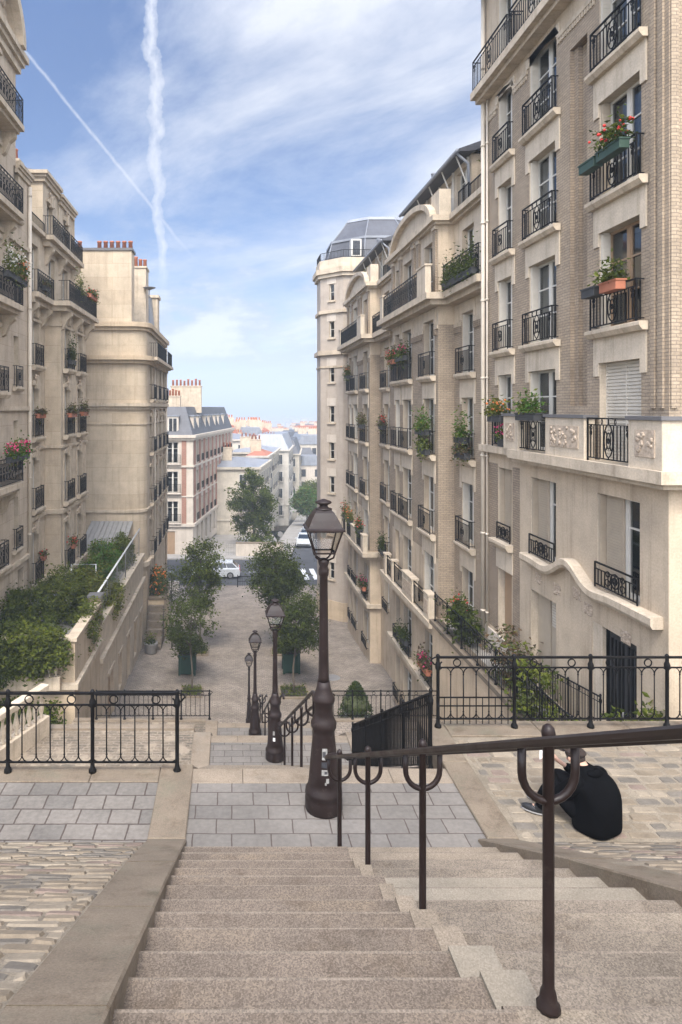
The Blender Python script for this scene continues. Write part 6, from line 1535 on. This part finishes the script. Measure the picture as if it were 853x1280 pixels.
# ------------------------------------------------------------------ cars
def car(label, x, y, z, rz, paint='car_white', Lc=4.25, Wc=1.7, Hc=1.45, estate=True, group=None, name='parked_car'):
    t = E(name, label, 'car', (x, y, z), R(rz), group); h = Lc / 2; w = Wc / 2
    low = [(-h, .32), (-h + .02, .55), (-h + .06, .82), (-.95, .92), (h - .1, .95), (h - .02, .7), (h, .35), (h - .1, .22), (-h + .1, .22)]
    m = MB(); secs = [(-w, .9), (-w * .94, 1.), (w * .94, 1.), (w, .9)]
    vs = []
    for yy, s_ in ((-w, .93), (-w * .93, 1.), (w * .93, 1.), (w, .93)): vs += [(px * (.985 if s_ < 1 else 1), yy, .22 + (pz - .22) * (s_ if pz > .6 else 1)) for px, pz in low]
    n = len(low); m.add(vs, [(j * n + i, j * n + (i + 1) % n, (j + 1) * n + (i + 1) % n, (j + 1) * n + i) for j in range(3) for i in range(n)] + [tuple(range(n - 1, -1, -1)), tuple(3 * n + i for i in range(n))], paint)
    # cabin
    rear = h - .25 if estate else h - .95
    c0 = [(-1.0, .92), (-.35, Hc - .03), (rear - .45 if estate else rear - .35, Hc), (rear + .12, .94)]
    wi, wo = w * .74, w * .93; k = len(c0)
    vs = [(px, -(wo if pz < 1 else wi), pz) for px, pz in c0] + [(px, (wo if pz < 1 else wi), pz) for px, pz in c0]
    m.add(vs, [(1, 2, k + 2, k + 1), (0, 1, 2, 3), (k, k + 3, k + 2, k + 1), (0, k, k + 1, 1), (3, 2, k + 2, k + 3)], paint); link('body', m.mesh('body'), t)
    g = MB()
    def inset(p4, off, f=.1):
        p4 = [Vector(p) for p in p4]; c = sum(p4, Vector()) / 4; nn = (p4[1] - p4[0]).cross(p4[2] - p4[0]).normalized() * off; return [tuple(p.lerp(c, f) + nn) for p in p4]
    for s_ in (-1, 1):
        P = [(c0[0][0], s_ * wo, .94), (c0[3][0], s_ * wo, .94), (c0[2][0], s_ * wi, Hc), (c0[1][0], s_ * wi, Hc - .03)]
        xs_ = [.06, .36, .66, .97]
        for a, b in zip(xs_, xs_[1:]):
            A = Vector(P[0]).lerp(Vector(P[1]), a + .01); B = Vector(P[0]).lerp(Vector(P[1]), b - .01); C = Vector(P[3]).lerp(Vector(P[2]), b - .01); Dd = Vector(P[3]).lerp(Vector(P[2]), a + .01)
            g.quad(*[tuple(v + Vector((0, s_ * .006, 0))) for v in (A.lerp(Dd, .1), B.lerp(C, .1), B.lerp(C, .88), A.lerp(Dd, .88))], 'car_glass')
    ws = [(c0[0][0], -wo, .94), (c0[0][0], wo, .94), (c0[1][0], wi, Hc - .03), (c0[1][0], -wi, Hc - .03)]; rs = [(c0[3][0], wo, .94), (c0[3][0], -wo, .94), (c0[2][0], -wi, Hc), (c0[2][0], wi, Hc)]
    for P in (ws, rs): g.quad(*[(p[0] + (-.008 if P is ws else .008), p[1], p[2] + .006) for p in inset(P, 0, .1)], 'car_glass')
    link('glazing', g.mesh('glazing'), t)
    wm = MB(); wm.prism([(.31 * math.cos(a), .31 + .31 * math.sin(a)) for a in [2 * math.pi * i / 16 for i in range(16)]], 'y', -.1, .1, 'tyre'); wm = wm.mesh('tyre')
    rm = MB(); rm.prism([(.2 * math.cos(a), .31 + .2 * math.sin(a)) for a in [2 * math.pi * i / 12 for i in range(12)]], 'y', -.108, .108, 'rim_metal'); rm = rm.mesh('wheel')
    for sx in (-1.3, 1.3):
        for sy in (-1, 1): o = link('wheel', rm, t, (sx, sy * (w - .09), 0)); link('tyre', wm, o)
    for sy in (-1, 1):
        q = MB(); q.box(-h - .012, -h + .05, sy * .62 - .16, sy * .62 + .16, .6, .74, 'light_clear'); link('headlight', q.mesh('headlight'), t); q = MB(); q.box(h - .07, h + .0, sy * .68 - .09, sy * .68 + .09, .62, .9, 'light_red'); link('tail_light', q.mesh('tail_light'), t)
        q = MB(); q.box(-.85, -.7, sy * (w + .08) - .08, sy * (w + .08) + .08, .95, 1.07, paint); link('mirror', q.mesh('mirror'), t)
    q = MB(); q.box(-h - .02, -h + .02, -w * .9, w * .9, .3, .45, 'trough_dark'); q.box(h - .03, h + .02, -w * .9, w * .9, .32, .48, 'trough_dark'); link('bumper', q.mesh('bumper'), t)
    return t
car('white estate car parked on the crossing beyond the cobbled square', -1.45, 61.2, -11.15, 0, 'car_white', 4.4)
PC = 'cars parked down the sloping street'
sl = -5.2
for i, (x, y, p, lab) in enumerate(((8.6, 79, 'car_white', 'white car at the near end of the row parked down the sloping street'), (9.5, 84.6, 'car_grey', 'grey car second in the row parked down the sloping street'), (10.4, 90.2, 'car_white', 'white car third in the row parked down the sloping street'), (11.2, 95.8, 'car_dark', 'dark car fourth in the row parked down the sloping street'), (12.1, 101.5, 'car_grey', 'grey car farthest in the row parked down the sloping street'),
     (13.2, 83.5, 'car_red', 'red car on the right hand kerb of the sloping street'), (12.6, 76.5, 'car_dark', 'dark car on the right hand kerb nearest the zebra crossing'), (14.2, 90., 'car_white', 'white van-like car behind the red one on the right hand kerb'))):
    c = car(lab, x, y, zfar(y) + .01, 82, p, 4.0, group=PC, estate=i % 2 == 0); c.rotation_euler = (0, R(4.5), R(82))
def sign(label, x, y, z, H, plate):
    t = E('street_sign', label, 'sign', (x, y, z)); m = MB(); m.tube([(0, 0, 0), (0, 0, H)], .035, 'grey_metal', 8); link('post', m.mesh('post'), t)
    m = MB(); m.prism([(.28 * math.cos(a), H - .2 + .28 * math.sin(a)) for a in [2 * math.pi * i / 16 for i in range(16)]], 'y', -.06, -.04, plate); link('plate', m.mesh('plate'), t)
sign('thin pole with a round sign seen through the nearest lantern', 8.3, 66.8, -11.1, 3.4, 'car_red'); sign('plain grey pole with a round plate on the far pavement by the tree', 5.0, 68.6, -11.02, 2.6, 'grey_metal')

# ------------------------------------------------------------------ the seated person
def skin(name, verts, edges, radii, mat, parent, root=0, sub=2):
    me = bpy.data.meshes.new(name); me.from_pydata(verts, edges, []); me.materials.append(MS[mat]); o = link(name, me, parent)
    md = o.modifiers.new('skin', 'SKIN'); md.use_smooth_shade = True
    for i, sv in enumerate(me.skin_vertices[0].data):
        rr = radii[i]; sv.radius = rr if isinstance(rr, tuple) else (rr, rr); sv.use_root = i == root
    s_ = o.modifiers.new('sub', 'SUBSURF'); s_.levels = sub; s_.render_levels = sub
    return o
P = E('person', 'person in black top and dark cap sitting hunched on the cobbles, back turned', 'person', (3.78, 6.98, .004), R(30)); P.scale = (.93, .93, .90)
def lr(x, y, z, a=R(22)): return (x * math.cos(a) - y * math.sin(a), x * math.sin(a) + y * math.cos(a), z)
V = []; Ed = []; Rd = []
def nv(p, r, par=None):
    V.append(p); Rd.append(r); i = len(V) - 1
    if par is not None: Ed.append((par, i))
    return i
pel = nv((0, 0, .14), .11); sp = nv((0, -.03, .34), .11, pel); ch = nv((0, .03, .52), .10, sp); nk = nv((0, .10, .66), .058, ch); hd0 = nv((0, .15, .675), .06, nk); hd = nv((0, .20, .715), .088, hd0); hd2 = nv((0, .205, .775), .07, hd)
nv((0, .297, .685), .018, hd)
hands = []
for s_ in (-1, 1):
    hp = nv((s_ * .1, .05, .11), .07, pel); kn = nv(lr(s_ * .15, .40, .43), .045, hp); an = nv(lr(s_ * .13, .50, .09), .036, kn); nv(lr(s_ * .13, .66, .045), .035, an)
    sh_ = nv((s_ * .16, .02, .54), .05, ch); el = nv((s_ * .275, .21, .35), .034, sh_); wr = nv((s_ * .11, .42, .495), .026, el); pm = nv((s_ * .07, .475, .535), .034, wr)
    for k in range(4):
        bx = s_ * (.05 + .017 * k) if s_ > 0 else s_ * (.05 + .017 * k); f1 = nv((bx, .515 + .004 * (k in (1, 2)), .56), .0095, pm); f2_ = nv((bx * .95, .545, .572 - .004 * k), .0088, f1); nv((bx * .85, .553, .552), .0078, f2_)
    th = nv((s_ * .04, .475, .565), .0105, pm); nv((s_ * .025, .505, .588), .009, th)
skin('body', V, Ed, Rd, 'skin', P)
m = MB(); secs = [(.0, .235, .20, -.05), (.03, .262, .225, -.06), (.12, .268, .232, -.07), (.24, .258, .215, -.08), (.36, .268, .21, -.08), (.46, .278, .19, -.06), (.54, .265, .16, -.03), (.595, .215, .13, .01), (.635, .14, .10, .05), (.665, .095, .08, .09), (.685, .075, .066, .115)]
vs = []; ns = 22; pr = random.Random(8)
for z, rx, ry, cy_ in secs:
    for k in range(ns):
        a = 2 * math.pi * k / ns; f = 1 + .028 * math.sin(5 * a + z * 31) + .02 * math.sin(3 * a - z * 47) + pr.uniform(-.012, .012)
        e = .8; ca, sa = math.cos(a), math.sin(a); vs.append((rx * f * math.copysign(abs(ca) ** e, ca), cy_ + ry * f * math.copysign(abs(sa) ** e, sa), z))
n = len(secs); m.add(vs, [(i * ns + k, i * ns + (k + 1) % ns, (i + 1) * ns + (k + 1) % ns, (i + 1) * ns + k) for i in range(n - 1) for k in range(ns)] + [tuple(range(ns - 1, -1, -1))], 'black_cloth', True)
for s_ in (-1, 1):
    m.tube([(s_ * .14, -.02, .57), (s_ * .21, .03, .54), (s_ * .27, .11, .45), (s_ * .29, .19, .36), (s_ * .265, .25, .345), (s_ * .19, .34, .42), (s_ * .115, .41, .49)], [.085, .10, .096, .088, .082, .07, .052], 'black_cloth', 12)
m.tube([(-.10, .0, .635), (-.06, -.055, .645), (0, -.075, .65), (.06, -.055, .645), (.10, .0, .635)], [.03, .045, .05, .045, .03], 'black_cloth', 8)
o = link('hooded_top', m.mesh('hooded_top'), P); sb = o.modifiers.new('sub', 'SUBSURF'); sb.levels = sb.render_levels = 1
V = []; Ed = []; Rd = []
hp = nv((0, -.06, .10), (.19, .12)); hh = nv((0, .0, .10), (.19, .11), hp)
for s_ in (-1, 1):
    a = nv((s_ * .11, .08, .15), .14, hh); b_ = nv(lr(s_ * .15, .25, .32), .118, a); c = nv(lr(s_ * .155, .40, .43), .10, b_); d = nv(lr(s_ * .145, .46, .26), .085, c); nv(lr(s_ * .135, .50, .085), .07, d)
skin('trousers', V, Ed, Rd, 'trouser_cloth', P)
for s_ in (-1, 1):
    m = MB(); m.ball((s_ * .135, .585, .052), (.048, .135, .046), 'shoe_black', 12, 8); m.ball((s_ * .135, .52, .075), (.045, .06, .06), 'shoe_black', 10, 6); o = link('shoe', m.mesh('shoe'), P, (0, 0, 0), R(22))
    m = MB(); m.ball((s_ * .135, .585, .022), (.052, .142, .02), 'sole_white', 12, 6); link('sole', m.mesh('sole'), o); m = MB()
    for k in range(4): m.tube([(s_ * .135 - .03, .56 + k * .025, .092 - k * .006), (s_ * .135 + .03, .565 + k * .025, .092 - k * .006)], .005, 'sole_white', 4)
    link('laces', m.mesh('laces'), o)
m = MB(); m.ball((0, .185, .722), (.093, .105, .085), 'hair', 14, 10); link('hair', m.mesh('hair'), P)
m = MB(); m.ball((0, .20, .785), (.108, .13, .045), 'cap_cloth', 16, 8); m.ball((0, .325, .755), (.08, .06, .012), 'cap_cloth', 12, 6); m.lathe([(.102, .745), (.106, .75), (.106, .778), (.1, .782)], 'cap_cloth', (0, .195), 16); link('cap', m.mesh('cap'), P)
for s_ in (-1, 1):
    m = MB(); m.ball((s_ * .032, .278, .715), .011, 'sole_white', 8, 6); m.ball((s_ * .032, .287, .715), .006, 'hair', 6, 4); link('eye', m.mesh('eye'), P)
    m = MB(); m.ball((s_ * .094, .20, .71), (.012, .024, .033), 'skin', 8, 6); link('ear', m.mesh('ear'), P)
m = MB(); m.ball((0, .282, .655), (.024, .01, .007), 'flower_red', 8, 4); link('mouth', m.mesh('mouth'), P)
m = MB(); m.box(-.13, .13, .51, .514, .50, .66, 'paper'); q = tag(link('paper_sheet', m.mesh('paper_sheet'), None, (0, 0, 0)), 'white paper held in front of the seated person in black', 'paper'); q.location = P.location; q.rotation_euler = P.rotation_euler

# ------------------------------------------------------------------ air, sky, light, camera
hz = bpy.data.materials.new('haze_air'); hz.use_nodes = True; nt = hz.node_tree; nt.nodes.clear(); out = nt.nodes.new('ShaderNodeOutputMaterial')
pv = nt.nodes.new('ShaderNodeVolumePrincipled'); pv.inputs['Color'].default_value = (.70, .80, .91, 1); pv.inputs['Density'].default_value = HAZE; pv.inputs['Anisotropy'].default_value = .0
L(nt, pv.outputs[0], out.inputs['Volume']); MS['haze_air'] = hz
m = MB(); m.box(-5200, 5200, -90, 7400, -57, 90, 'haze_air')
if HAZE > 0: o = link('haze', m.mesh('haze')); o['kind'] = 'stuff'

w = bpy.data.worlds.new('World'); sc.world = w; w.use_nodes = True; nt = w.node_tree; nt.nodes.clear()
out = N(nt, 'ShaderNodeOutputWorld'); bg = N(nt, 'ShaderNodeBackground'); bg.inputs[1].default_value = SKY_S
SUN_EL, SUN_AZ = 53., 191.     # azimuth measured clockwise from +Y
sky = N(nt, 'ShaderNodeTexSky', sky_type='NISHITA'); sky.sun_disc = False; sky.sun_elevation = R(SUN_EL); sky.sun_rotation = R(SUN_AZ); sky.altitude = 100; sky.air_density = 1.0; sky.dust_density = .8; sky.ozone_density = 2.2
tc = N(nt, 'ShaderNodeTexCoord'); sep = N(nt, 'ShaderNodeSeparateXYZ'); L(nt, tc.outputs['Generated'], sep.inputs[0])
def mth(op, a, b=None, c=None, clamp=False):
    n = N(nt, 'ShaderNodeMath', operation=op, use_clamp=clamp)
    for i, v in enumerate((a, b, c)):
        if v is None: continue
        if hasattr(v, 'links'): L(nt, v, n.inputs[i])
        else: n.inputs[i].default_value = v
    return n.outputs[0]
X, Y, Z = sep.outputs
def comb(x, y, z):
    n = N(nt, 'ShaderNodeCombineXYZ')
    for i, v in enumerate((x, y, z)):
        if hasattr(v, 'links'): L(nt, v, n.inputs[i])
        else: n.inputs[i].default_value = v
    return n.outputs[0]
zc_ = mth('MAXIMUM', Z, .02)
den = mth('ADD', zc_, .16)
cu, cv = mth('DIVIDE', X, den), mth('DIVIDE', Y, den)      # cloud deck overhead
ca, sa = math.cos(R(-52)), math.sin(R(-52))
ru = mth('ADD', mth('MULTIPLY', cu, ca), mth('MULTIPLY', cv, sa)); rv = mth('SUBTRACT', mth('MULTIPLY', cv, ca), mth('MULTIPLY', cu, sa))
cir = noise(nt, comb(mth('MULTIPLY', ru, .8), mth('MULTIPLY', rv, 1.25), 3.3), 1.5, 9, .6)
cir.inputs['Distortion'].default_value = .3
big = noise(nt, comb(mth('MULTIPLY', cu, .55), mth('MULTIPLY', cv, .55), 7.9), 1.0, 3, .5)
rightb = ramp(nt, mth('DIVIDE', X, mth('ADD', mth('ABSOLUTE', Y), .05)), -.25, .30, -.08, .085)     # more cloud towards the right of the valley
c1 = mth('ADD', mth('ADD', mth('MULTIPLY', cir.outputs[0], .62), mth('MULTIPLY', big.outputs[0], .38)), rightb)
cov = ramp(nt, c1, .44, .63); cov = mth('POWER', cov, 1.2)
cov = mth('MAXIMUM', cov, ramp(nt, Y, .05, -.35, 0, .85))      # cloud cover added behind the camera, out of view, to light the facades
# low cumulus bank above the horizon
cum = noise(nt, comb(mth('MULTIPLY', X, 3.2), mth('MULTIPLY', Y, 3.2), mth('MULTIPLY', Z, 8.5)), 2.3, 9, .56)
bank = mth('MULTIPLY', ramp(nt, Z, .02, .07), ramp(nt, Z, .30, .12))
cumf = mth('MULTIPLY', ramp(nt, mth('ADD', cum.outputs[0], ramp(nt, Z, .05, .2, .07, .0)), .455, .535), bank)
cumf = mth('MAXIMUM', cumf, 0)
# two aircraft trails, straight lines on the sky drifting apart at their edges
gx = mth('DIVIDE', X, mth('MAXIMUM', Y, .05)); gz = mth('DIVIDE', Z, mth('MAXIMUM', Y, .05))
tn = noise(nt, comb(mth('MULTIPLY', gx, 14.), mth('MULTIPLY', gz, 14.), 1.7), 1., 5, .6); tn2 = noise(nt, comb(mth('MULTIPLY', gx, 60.), mth('MULTIPLY', gz, 34.), .3), 1., 6, .65)
wob = mth('MULTIPLY', mth('SUBTRACT', tn.outputs[0], .5), .045)
def trail(x0, z0, x1, z1, wd, wob_, soft, zmin, zmax):
    lx_ = mth('ADD', mth('MULTIPLY', mth('SUBTRACT', gz, z0), (x1 - x0) / (z1 - z0)), x0)
    dd = mth('ABSOLUTE', mth('ADD', mth('SUBTRACT', gx, lx_), mth('MULTIPLY', wob, wob_)))
    f = mth('SUBTRACT', 1., mth('DIVIDE', dd, mth('MULTIPLY', wd, mth('ADD', .55, mth('MULTIPLY', tn2.outputs[0], .9)))), clamp=True)
    f = mth('POWER', f, soft)
    f = mth('MULTIPLY', f, mth('MULTIPLY', ramp(nt, gz, zmin, zmin + .06), ramp(nt, gz, zmax, zmax - .03)))
    return mth('MULTIPLY', f, ramp(nt, Y, .05, .2))
t1 = trail(-.121, .62, -.108, .2, mth('ADD', .008, mth('MULTIPLY', mth('MAXIMUM', mth('SUBTRACT', gz, .2), 0), .011)), 1.0, .55, .17, 3.)
t2 = trail(-.318, .545, -.118, .30, .0042, .25, .8, .22, 3.)
tn3 = noise(nt, comb(mth('MULTIPLY', gx, 70.), mth('MULTIPLY', gz, 30.), 5.3), 1.5, 5, .6)
tr_ = mth('MAXIMUM', mth('MULTIPLY', t1, ramp(nt, tn3.outputs[0], .3, .65, .4, .85)), mth('MULTIPLY', t2, ramp(nt, tn3.outputs[0], .3, .7, .35, .6)))
shade = mixc(nt, 'MIX', ramp(nt, cum.outputs[0], .50, .60), (CLOUD[0] * .56, CLOUD[1] * .62, CLOUD[2] * .72, 1), rgba(CLOUD))
cirshade = mixc(nt, 'MIX', ramp(nt, c1, .5, .75), (CLOUD[0] * .86, CLOUD[1] * .9, CLOUD[2] * .98, 1), rgba(CLOUD))
skyc = mixc(nt, 'MULTIPLY', 1., sky.outputs[0], (SKYT[0], SKYT[1], SKYT[2], 1))
hzn = ramp(nt, Z, .30, .0)                                                   # pale haze low over the town
hzn = mth('MULTIPLY', mth('POWER', hzn, 1.6), .85)
cc = mixc(nt, 'MIX', hzn, skyc, (CLOUD[0] * .68, CLOUD[1] * .77, CLOUD[2] * .88, 1))
cc = mixc(nt, 'MIX', mth('MULTIPLY', cov, .88), cc, cirshade)
cc = mixc(nt, 'MIX', mth('MULTIPLY', cumf, .9), cc, shade)
cc = mixc(nt, 'MIX', tr_, cc, (CLOUD[0] * .93, CLOUD[1] * .95, CLOUD[2], 1))
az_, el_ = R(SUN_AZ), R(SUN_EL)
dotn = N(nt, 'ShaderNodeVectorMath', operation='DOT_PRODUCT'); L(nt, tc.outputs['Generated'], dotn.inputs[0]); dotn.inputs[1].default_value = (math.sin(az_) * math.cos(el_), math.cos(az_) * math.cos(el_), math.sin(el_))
glow = mth('ADD', 1., mth('MULTIPLY', mth('POWER', mth('MAXIMUM', mth('ADD', mth('MULTIPLY', dotn.outputs['Value'], .8), .2), 0), 2.), FILL_AUREOLE))     # broad sky glow added round the unseen sun to brighten the facades
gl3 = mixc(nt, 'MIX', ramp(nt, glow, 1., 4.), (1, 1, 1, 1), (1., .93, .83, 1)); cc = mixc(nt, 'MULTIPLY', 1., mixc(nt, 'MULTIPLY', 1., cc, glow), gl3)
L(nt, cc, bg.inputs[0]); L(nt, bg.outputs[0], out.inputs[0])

ld = bpy.data.lights.new('sun', 'SUN'); ld.energy = SUN_E; ld.angle = R(SUN_A); ld.color = (1., .93, .84)
so = bpy.data.objects.new('sun', ld); col.objects.link(so)
az, el = R(SUN_AZ), R(SUN_EL); sd = Vector((math.sin(az) * math.cos(el), math.cos(az) * math.cos(el), math.sin(el)))
so.rotation_euler = sd.to_track_quat('Z', 'Y').to_euler(); so.location = (0, -20, 40)
cd = bpy.data.cameras.new('camera'); co = bpy.data.objects.new('camera', cd); col.objects.link(co)
co.location = (0, 0, 4.4); co.rotation_euler = (R(90), 0, 0)
cd.sensor_fit = 'HORIZONTAL'; cd.sensor_width = 36; cd.lens = 830 / 853 * 36
cd.shift_x = (426.5 - 290) / 853; cd.shift_y = -(640 - 510) / 853
cd.clip_start = .05; cd.clip_end = 20000
sc.camera = co
sc.render.engine = 'CYCLES'
cy = sc.cycles; cy.use_denoising = True; cy.max_bounces = 6; cy.diffuse_bounces = 3; cy.glossy_bounces = 3; cy.transparent_max_bounces = 12; cy.volume_bounces = 0; cy.sample_clamp_indirect = 6
cy.caustics_reflective = False; cy.caustics_refractive = False
sc.view_settings.view_transform = 'Standard'; sc.view_settings.look = 'None'; sc.view_settings.gamma = 1; sc.view_settings.use_curve_mapping = False
sc.view_settings.exposure = EXPO
